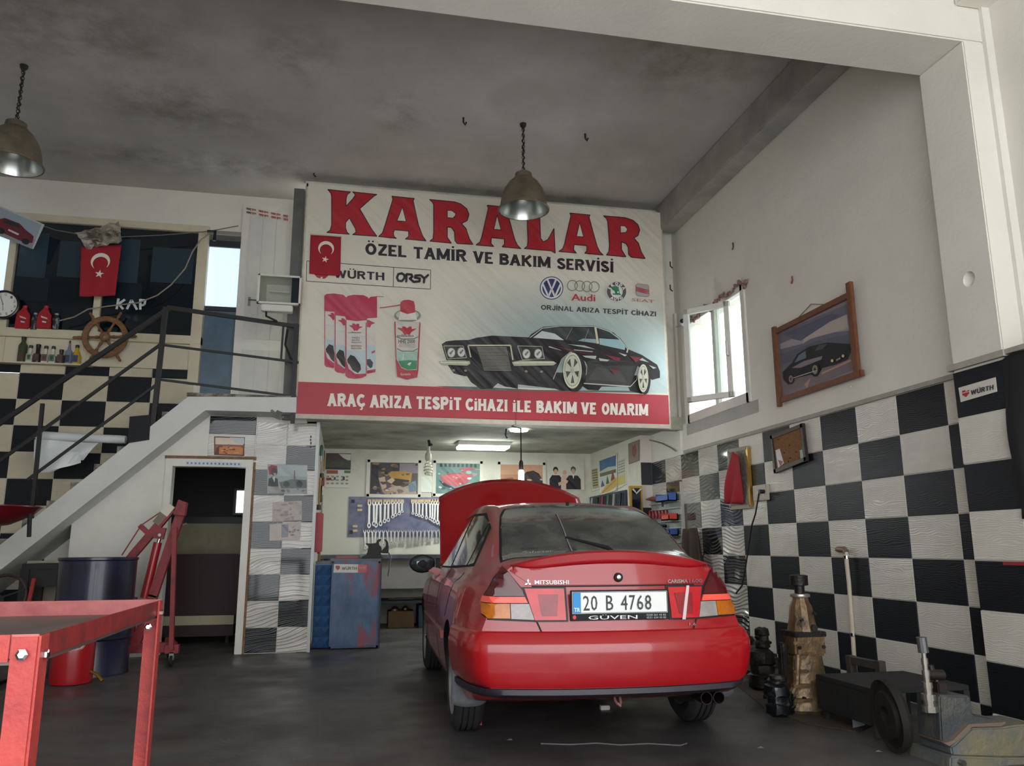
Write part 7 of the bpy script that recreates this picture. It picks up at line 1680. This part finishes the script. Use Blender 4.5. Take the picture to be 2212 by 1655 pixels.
MB().lathe([(.19, 0), (.20, .02), (.185, .08), (.14, .20), (.12, .36)], 14, 0, Matrix.Translation(g0) @ Matrix.Diagonal((1, .8, 1, 1))).build('bell_housing', alu, gx, smooth=25)
MB().box((g0.x-.115, g0.y-.095, .36), (g0.x+.115, g0.y+.095, .50)).build('main_case', alu, gx, bevel=.015)
MB().box((g0.x-.12, g0.y-.10, .485), (g0.x+.12, g0.y+.10, .52)).build('flange', alu2, gx, bevel=.004)
MB().lathe([(.10, .52), (.085, .60), (.075, .68), (.055, .72), (.05, .76)], 12, 0, Matrix.Translation((g0.x, g0.y, 0))).build('tail_case', alu, gx, smooth=25)
MB().lathe([(.065, .745), (.068, .755), (.065, .765), (.04, .77)], 20, 0, Matrix.Translation((g0.x, g0.y, 0))).build('clamp_ring', mat('pinkish steel ring', 'b0a49c', .3, .7), gx, smooth=True)
MB().lathe([(.035, .76), (.035, .82), (.062, .825), (.062, .89), (.05, .895)], 18, 0, Matrix.Translation((g0.x, g0.y, 0))).build('output_flange', alu2, gx, smooth=True)
for i in range(5):
    z = .08+i*.09; MB().box((g0.x-.19+.014*i, g0.y-.155+.012*i, z), (g0.x-.05, g0.y-.10, z+.02)).build('rib', alu, gx, bevel=.003)
MB().tube([(g0.x-.21, g0.y-.06, .0), (g0.x-.20, g0.y-.09, .08), (g0.x-.14, g0.y-.12, .20), (g0.x-.12, g0.y-.12, .38)], .02, 8).build('casting_rim', alu, gx, smooth=True)
MB().lathe([(.022, 0), (.022, .03), (.012, .03)], 14, 0, Matrix.Translation((g0.x+.03, g0.y-.08, .545)) @ Matrix.Rotation(PI/2, 4, 'X')).build('bore', blackp, gx, smooth=True)
for dx, z in ((-.06, .60), (.04, .64), (-.09, .42), (.09, .42), (-.1, .1), (.08, .12)): MB().lathe([(.012, 0), (.012, .02)], 6, 0, Matrix.Translation((g0.x+dx, g0.y-.09-.03*(z < .3), z)) @ Matrix.Rotation(PI/2, 4, 'X')).build('bolt', alu2, gx)
MB().box((g0.x-.17, g0.y+.0, .16), (g0.x-.12, g0.y+.06, .44)).build('side_cover', alu2, gx, bevel=.01)
def lump(name, label, cat, x, y, r, h, m, seed, parts):
    p = PZ(x, y, .008); R_ = random.Random(seed); t = thing(name, label, cat, p)
    for i, (pn, dx, dy, z0, rr_, hh, tilt, ax_) in enumerate(parts):
        T = Matrix.Translation((p.x+dx, p.y+dy, z0+.008)) @ Matrix.Rotation(tilt, 4, ax_)
        g_ = MB().lathe([(rr_*.7, 0), (rr_, hh*.08), (rr_, hh*.2), (rr_, hh*.35), (rr_*.86, hh*.4), (rr_*.86, hh*.6), (rr_*.97, hh*.65), (rr_*.9, hh*.92), (rr_*.5, hh)], 14, 0, T)
        for v in g_.v:
            if v.z > .02: v += Vector((R_.uniform(-1, 1), R_.uniform(-1, 1), R_.uniform(-1, 1)))*rr_*.07
        for b_ in range(4):
            an = R_.uniform(0, 2*PI); g_.lathe([(.012, -.02), (.012, .012), (.008, .018)], 7, 0, T @ Matrix.Translation((rr_*.9*math.cos(an), rr_*.9*math.sin(an), hh*R_.uniform(.2, .8))) @ Matrix.Rotation(R_.uniform(.6, 1.6), 4, 'XY'[b_ % 2]))
        g_.build(pn, m if i % 2 == 0 else alu2, t, smooth=30)
    return t
lump('alternator', 'greasy alternator lying foremost on the cardboard beside the gearbox', 'engine part', 1683, 1552, .1, .2, mat('oily black steel', '26282a', .3, .7, scale=14, col2='6a6e70', thr=(.55, .7)), 1, [('case', 0, 0, 0.02, .085, .20, 0, 'X'), ('pulley', 0, 0, .21, .05, .06, 0, 'X'), ('mount', .08, 0, .02, .03, .14, 0, 'X')])
lump('starter_motor', 'greasy starter motor standing behind the alternator', 'engine part', 1655, 1490, .1, .2, alu2, 2, [('case', 0, .05, .0, .11, .30, 0, 'X'), ('nose', .02, .05, .30, .06, .16, 0, 'X'), ('solenoid', .12, .05, .05, .05, .18, 0, 'X')])
lump('water_pump', 'lumpy engine casting lying nearest to the car by the wall', 'engine part', 1622, 1452, .1, .2, mat('grey oily casting', '4c4842', .5, .4, scale=9, col2='7a7468', thr=(.5, .7)), 3, [('case', 0, .05, .0, .12, .26, 0, 'X'), ('outlet', -.08, 0, .2, .06, .14, .7, 'Y'), ('arm', .08, .0, .12, .05, .22, -.8, 'X')])
lump('turbo_housing', 'dark engine casting at the foot of the tiles, rearmost of the heap', 'engine part', 1612, 1405, .1, .2, alu2, 4, [('case', .05, .1, .0, .13, .30, 0, 'X'), ('outlet', .05, .05, .28, .07, .12, .4, 'X')])
# clamp-like steel bars behind the gearbox
br_ = thing('steel_bracket', 'steel bracket with two bars behind the gearbox at the wall', 'bracket', PZ(1830, 1500))
bp0 = PX(1790, 1440, 3.7); bp1 = PX(1848, 1448, 3.7)
MB().bar((3.60, 5.45, .30), (3.62, 5.10, .30), .05).build('bar', mat('scuffed steel', '59524c', .5, .5, var=.3), br_); MB().bar((3.60, 5.45, .14), (3.62, 5.08, .14), .05).build('bar', mat('scuffed steel', '59524c'), br_); MB().bar((3.62, 5.12, 0), (3.62, 5.12, .33), .05).build('upright', mat('scuffed steel', '59524c'), br_); MB().bar((3.60, 5.42, 0), (3.60, 5.42, .33), .05).build('upright', mat('scuffed steel', '59524c'), br_)
# black box stool
st_ = thing('black_box', 'low black wooden box open at one end, between gearbox and transmission', 'box', PZ(1900, 1600))
bm_ = mat('sooty wood', '17191b', .6, scale=5, col2='2b2a28')
b0 = PZ(1905, 1600); bx0, bx1, by0, by1, bz1 = b0.x-.02, 3.72, b0.y+.02, 5.02, .27
MB().box((bx0, by0, bz1-.03), (bx1, by1, bz1)).build('top', bm_, st_, bevel=.004)
MB().box((bx0, by0+.02, 0.06), (bx0+.025, by1, bz1-.03)).build('side_panel', bm_, st_)
MB().box((bx0, by0, 0), (bx0+.22, by0+.025, bz1-.03)).build('end_panel', mat('brown panel', '3a322a', .6), st_)
MB().box((bx1-.04, by0, 0), (bx1, by0+.04, bz1-.03)).build('leg', bm_, st_); MB().box((bx1-.04, by1-.04, 0), (bx1, by1, bz1-.03)).build('leg', bm_, st_); MB().box((bx0+.03, by1-.04, 0), (bx0+.07, by1, bz1-.03)).build('leg', bm_, st_)
q = PZ(1850, 1575); tag(MB().add([(q.x-.02, q.y, 0), (q.x+.10, q.y+.05, 0), (q.x+.02, q.y+.05, .16), (q.x-.02, q.y+.01, 0.17), (q.x-.02, q.y+.004, 0), (q.x+.10, q.y+.054, 0), (q.x+.02, q.y+.054, .16), (q.x-.02, q.y+.014, .17)], [(0,1,2,3),(7,6,5,4),(0,4,5,1),(1,5,6,2),(2,6,7,3),(3,7,4,0)]).build('white_card', mat('white card', '9aa4a8', .6)), 'torn white card leaning under the black box', 'card')
# transmission at the lower right
tm = thing('transmission', 'blue grey gearbox case with a splined shaft lying at the lower right corner', 'gearbox', PZ(2060, 1640))
Yt = 3.85
def t3(x, y, Y=Yt): q = PY(1820+x/5.255, 1340+y/5.255, Y); return (q.x, q.z)
def tpr(pts, Y0, Y1, nm, m, bev=.008):
    T = Matrix(((1,0,0,0),(0,0,-1,Y1),(0,1,0,0),(0,0,0,1))); q = [t3(*p, Y0) for p in pts]; return MB().prism(q, Y1-Y0, 0, T).build(nm, m, tm, bevel=bev)
tpr([(1100,850),(1450,860),(1475,1000),(1480,1090),(1850,1150),(1700,1180),(1450,1200),(1330,1320),(1210,1430),(1125,1380),(1110,1100)], Yt, Yt+.18, 'bell_housing', mat('dark cast metal', '4c5052', .5, .4, scale=5, col2='7a7366', thr=(.5, .7), bump=.3))
tpr([(1125,1385),(1150,1395),(1250,1370),(1440,1180),(1800,1160),(1855,1150),(1850,1175),(1800,1205),(1470,1215),(1280,1390),(1215,1430)], Yt-.03, Yt+.16, 'machined_flange', mat('machined flange', '9a8878', .4, .6, var=.1), .002)
tpr([(1230,1440),(1290,1400),(1470,1225),(1830,1215),(1990,1190),(2200,1180),(2250,1560),(1840,1560),(1250,1540)], Yt-.02, Yt+.22, 'gear_case', alg)
tpr([(1230,1545),(1840,1565),(2250,1565),(2250,2200),(1260,2200),(1225,1700)], Yt-.05, Yt+.26, 'lower_case', alg)
sh = mat('splined steel shaft', '9a948a', .3, .8)
MB().tube([Vector((*[t3(968, 205)[0]], Yt+.05, t3(968, 205)[1])), Vector((t3(995, 380)[0], Yt+.05, t3(995, 380)[1]))], .026, 12).build('splined_shaft', mat('grey shaft', '6c6e6c', .4, .7), tm)
s0, s1 = t3(995, 380), t3(1075, 1060); pts = [Vector((s0[0]+(s1[0]-s0[0])*k/10, Yt+.05, s0[1]+(s1[1]-s0[1])*k/10)) for k in range(11)]
MB().tube([p for p in pts for _ in (0, 1)][1:], [.012, .012, .017, .017, .014, .014, .020, .020, .017, .017, .026, .026, .022, .022, .036, .036, .030, .030, .040, .040, .036], 14).build('stepped_shaft', sh, tm, smooth=20)
for x0_, y0_, x1_, y1_, r_ in ((1150, 545, 1175, 640, .016), (1210, 640, 1230, 780, .014), (1100, 650, 1290, 655, .028), (1180, 790, 1290, 800, .022)): MB().tube([Vector((t3(x0_, y0_)[0], Yt+.1, t3(x0_, y0_)[1])), Vector((t3(x1_, y1_)[0], Yt+.1, t3(x1_, y1_)[1]))], r_, 12).build('linkage', dsteel, tm, smooth=True)
MB().box((t3(1180, 780)[0], Yt+.06, t3(0, 900)[1]-.06), (t3(1290, 800)[0], Yt+.16, t3(0, 780)[1])).build('linkage_block', dsteel, tm, bevel=.006)
p_ = t3(1250, 1580); MB().lathe([(.015, 0), (.015, .03)], 6, 0, Matrix.Translation((p_[0], Yt-.05, p_[1])) @ Matrix.Rotation(PI/2, 4, 'X')).build('bolt', steel, tm)
# worn brake drum / flywheel between box and transmission
fw_ = thing('flywheel', 'rust brown flywheel disc leaning between the black box and the transmission', 'flywheel', PZ(1990, 1640))
fc = PY(1995, 1590, 3.98); T = Matrix.Translation((fc.x-.07, 4.14, .195)) @ Matrix.Rotation(math.radians(84), 4, 'Y') @ Matrix.Rotation(.2, 4, 'X')
MB().lathe([(.05, -.03), (.12, -.03), (.13, -.01), (.165, -.01), (.185, -.025), (.19, .01), (.18, .03), (.05, .03), (.05, -.03)], 40, 0, T, False).build('disc', mat('rusty brown iron', '17120e', .8, .1, scale=7, col2='2a2118', thr=(.5, .7)), fw_, smooth=30)
gx.location.z += .008; st_.location.z += .008
# small things on the floor
wbx = PZ(1307, 1533); tag(MB().box((wbx.x-.035, wbx.y-.02, 0), (wbx.x+.03, wbx.y+.02, .028)).build('white_box', mat('small white box', 'd6d3ce', .5), bevel=.003), 'tiny white box on the floor under the tail of the car', 'box')
wbx = PZ(1037, 1566); tag(MB().box((wbx.x-.01, wbx.y-.008, 0), (wbx.x+.01, wbx.y+.008, .02)).build('red_chip', mat('red chip', 'c23a34', .5)), 'tiny red chip on the floor beside the rear left tyre', 'chip')
for i, (x, y) in enumerate(((1642, 1617), (1897, 1625), (1100, 1600))):
    w = PZ(x, y); tag(MB().add([(w.x-.02, w.y, .003), (w.x+.02, w.y-.01, .003), (w.x+.015, w.y+.02, .006)], [(0,1,2)]).build('litter', mat('pale litter', '9a938a', .7)), ('pale scrap of litter on the floor behind the car, nearer the wall', 'pale scrap of litter on the floor in front of the black box', 'pale scrap of litter on the floor below the rear left tyre')[i], 'litter')
crk = [PZ(x, y, .002) for x, y in ((1168, 1607), (1230, 1609), (1290, 1606), (1340, 1610), (1400, 1607), (1470, 1611), (1484, 1606))]
tag(MB().tube(crk, .004, 4).build('wire', mat('grey crack', '6a6866', .7)), 'thin grey crack along the floor behind the car', 'wire')  # stands for a crack in the floor, shaped as a thin tube

# ---- pendant lamps
alu_out = mat('weathered aluminium shade', '8a7f6c', .5, .5, scale=6, col2='6a604f', bump=.15)
alu_in = mat('bright shade inside', 'b9bcb8', .25, .85, var=.1)
def pendant(label, px, py, Yp, sc=1.0):
    top = PZ(px, py, ZC-.002); c = top.copy()
    t = thing('pendant_lamp', label, 'lamp', (top.x, top.y, ZC), 'bell shaped pendant lamps')
    x, y = top.x, top.y; zb_ = sc
    T = Matrix.Translation((x, y, zb_))
    pr = [(.255, 0), (.262, .006), (.262, .014), (.248, .022), (.240, .05), (.225, .14), (.20, .22), (.15, .30), (.10, .345), (.09, .35), (.085, .40), (.045, .425), (.012, .43)]
    MB().lathe(pr, 40, 0, T, False).build('shade', alu_out, t, smooth=30)
    MB().lathe([(.250, .004), (.232, .05), (.217, .14), (.19, .22), (.14, .295), (.05, .32), (1e-4, .32)], 40, 0, T, False).build('reflector', alu_in, t, smooth=30)
    MB().lathe([(.02, .32), (.04, .28), (.045, .24), (.03, .20), (1e-4, .19)], 16, 0, T, False).build('bulb', mat('unlit bulb', 'c9c6bc', .2), t, smooth=True)
    R_ = random.Random(2); n_ = 22; ch = []
    for i in range(n_+1): ch.append((x+.012*math.sin(i*2.1), y+.012*math.cos(i*1.7), zb_+.42+(ZC-zb_-.42)*i/n_))
    MB().tube(ch, .007, 6).build('cord', mat('twisted black cord', '262420', .7), t)
    lk = MB(); m_ = 16
    for i in range(m_):
        z = zb_+.44+(ZC-zb_-.46)*(i+.5)/m_; d = (ZC-zb_-.46)/m_*.6; a_ = i % 2*PI/2
        lk.tube([(x+.016*math.cos(q)*math.cos(a_), y+.016*math.cos(q)*math.sin(a_), z+d*math.sin(q)) for q in [2*PI*k/8 for k in range(8)]], .0035, 5, closed=True)
    o = lk.build('chain', mat('dark chain', '33302b', .5, .6), t); o['kind'] = 'stuff'
    MB().lathe([(.035, 0), (.03, -.03), (.012, -.05)], 14, 0, Matrix.Translation((x, y, ZC)), True).build('ceiling_rose', mat('dark rose', '2a2624', .6), t)
    return t
zb1 = P(1128, 455, 1, PZ(1130, 268, ZC).y).z
pendant('aluminium bell pendant lamp hanging before the red title of the banner', 1130, 268, 7.4, zb1)
zb2 = P(45, 358, 1, PZ(52, 142, ZC).y).z
pendant('aluminium bell pendant lamp cut by the left edge of the picture', 52, 142, 7.3, zb2)
for i, (x, y) in enumerate(((1001, 254), (1264, 289))):
    p = PZ(x, y, ZC); tag(MB().tube([p, p+Vector((0, 0, -.05)), p+Vector((.02, 0, -.08)), p+Vector((.03, 0, -.05))], .010, 6).build('ceiling_hook', mat('dark rose', '2a2624')), ('small dark hook in the ceiling left of the middle pendant lamp', 'dark hook in the ceiling right of the middle pendant lamp')[i], 'hook')

# ---- prints stuck on the tiles beside the doorway
def d_port(a):
    a.rect('9aa0a0', 0, 0, 1, 1); a.rect('a9b3b4', .25, .02, 1, .4); a.poly('94333a', [(.02,.1),(.1,.02),(.24,.06),(.25,.3),(.05,.36)]); a.oval('4a3634', .17, .25, .08, .14); a.poly('b9958a', [(.14,.3),(.22,.3),(.2,.44)]); a.poly('3c3c40', [(.02,.75),(.04,.5),(.14,.42),(.26,.5),(.28,.78)]); a.poly('c9c6c0', [(.12,.45),(.2,.42),(.18,.62)])
    a.poly('5f6a66', [(.3,.62),(.6,.5),(.98,.52),(.98,.8),(.35,.82)]); a.oval('3a4040', .48, .68, .08, .1); a.oval('3a4040', .80, .66, .08, .12); a.line('6c4a48', [(.68,.2),(.68,.5)], .02); a.blobs(['7f7a74', '8a6a64', 'a8a49c', '5c5e5c'], 18, .02, .75, .98, .98, .06, 4)
poster('poster', 'poster of a person in a red headscarf and parked cars on the doorway tiles', None, None, YD-.006, d_port, corners=[(578, 1003), (664, 1005), (662, 1064), (577, 1066)], off=.003)
def d_sun(a): a.rect('dcc8b8', 0, 0, 1, .45); a.rect('b06a40', 0, .5, 1, 1); a.poly('c87838', [(.1,.95),(.2,.5),(.45,.4),(.8,.45),(.95,.6),(.9,.95)]); a.poly('5a3028', [(.02,.98),(.05,.6),(.15,.55),(.14,.98)]); a.rect('8a5a50', 0, .42, 1, .52); a.poly('bfc8c8', [(.5,.0),(1,0),(1,.35),(.7,.3)]); a.blobs(['8a4a28', 'd89850', '6a3424'], 14, .1, .5, .95, .95, .07, 6)
poster('poster', 'small sunset poster in a brown edge over the doorway', None, None, YD-.006, d_sun, corners=[(464, 944), (528, 946), (526, 984), (464, 982)], off=.003, frame=(.012, mat('brown edge', '6a4438', .6), .006))
def d_sheet(a): a.rect('b5a8a0', 0, 0, 1, 1); a.blobs(['a08c88', 'c2aca4', '8f8a98', 'b09a88'], 26, .02, .02, .98, .98, .09, 11)
poster('sticker_sheet', 'pale faded sheet of pictures on the doorway tiles, upper of two', None, None, YD-.006, d_sheet, 'sheet', corners=[(589, 1085), (652, 1082), (652, 1123), (588, 1127)], off=.003, col='b8aca4')
def d_sheet2(a): a.rect('bcb2aa', 0, 0, 1, 1); a.rect('8a8c98', .38, .1, .6, .9); a.blobs(['a08c88', 'b8a8a4', '8a7472'], 12, .62, .1, .95, .9, .08, 12)
poster('sticker_sheet', 'pale faded sheet of pictures on the doorway tiles, lower of two', None, None, YD-.006, d_sheet2, 'sheet', corners=[(583, 1133), (650, 1126), (648, 1167), (582, 1168)], off=.003, col='b8aca4')
a = ArtP(340, 900, 5.911, 1, YD-.0065, .0006)
for k, (y, h) in enumerate(((258, 22), (298, 20), (340, 24), (385, 20))): a.oval('26242a', 1960-4*(k % 2), y, 10, h*.8, 12)
o = a.done('vertical_lettering', wall_l)
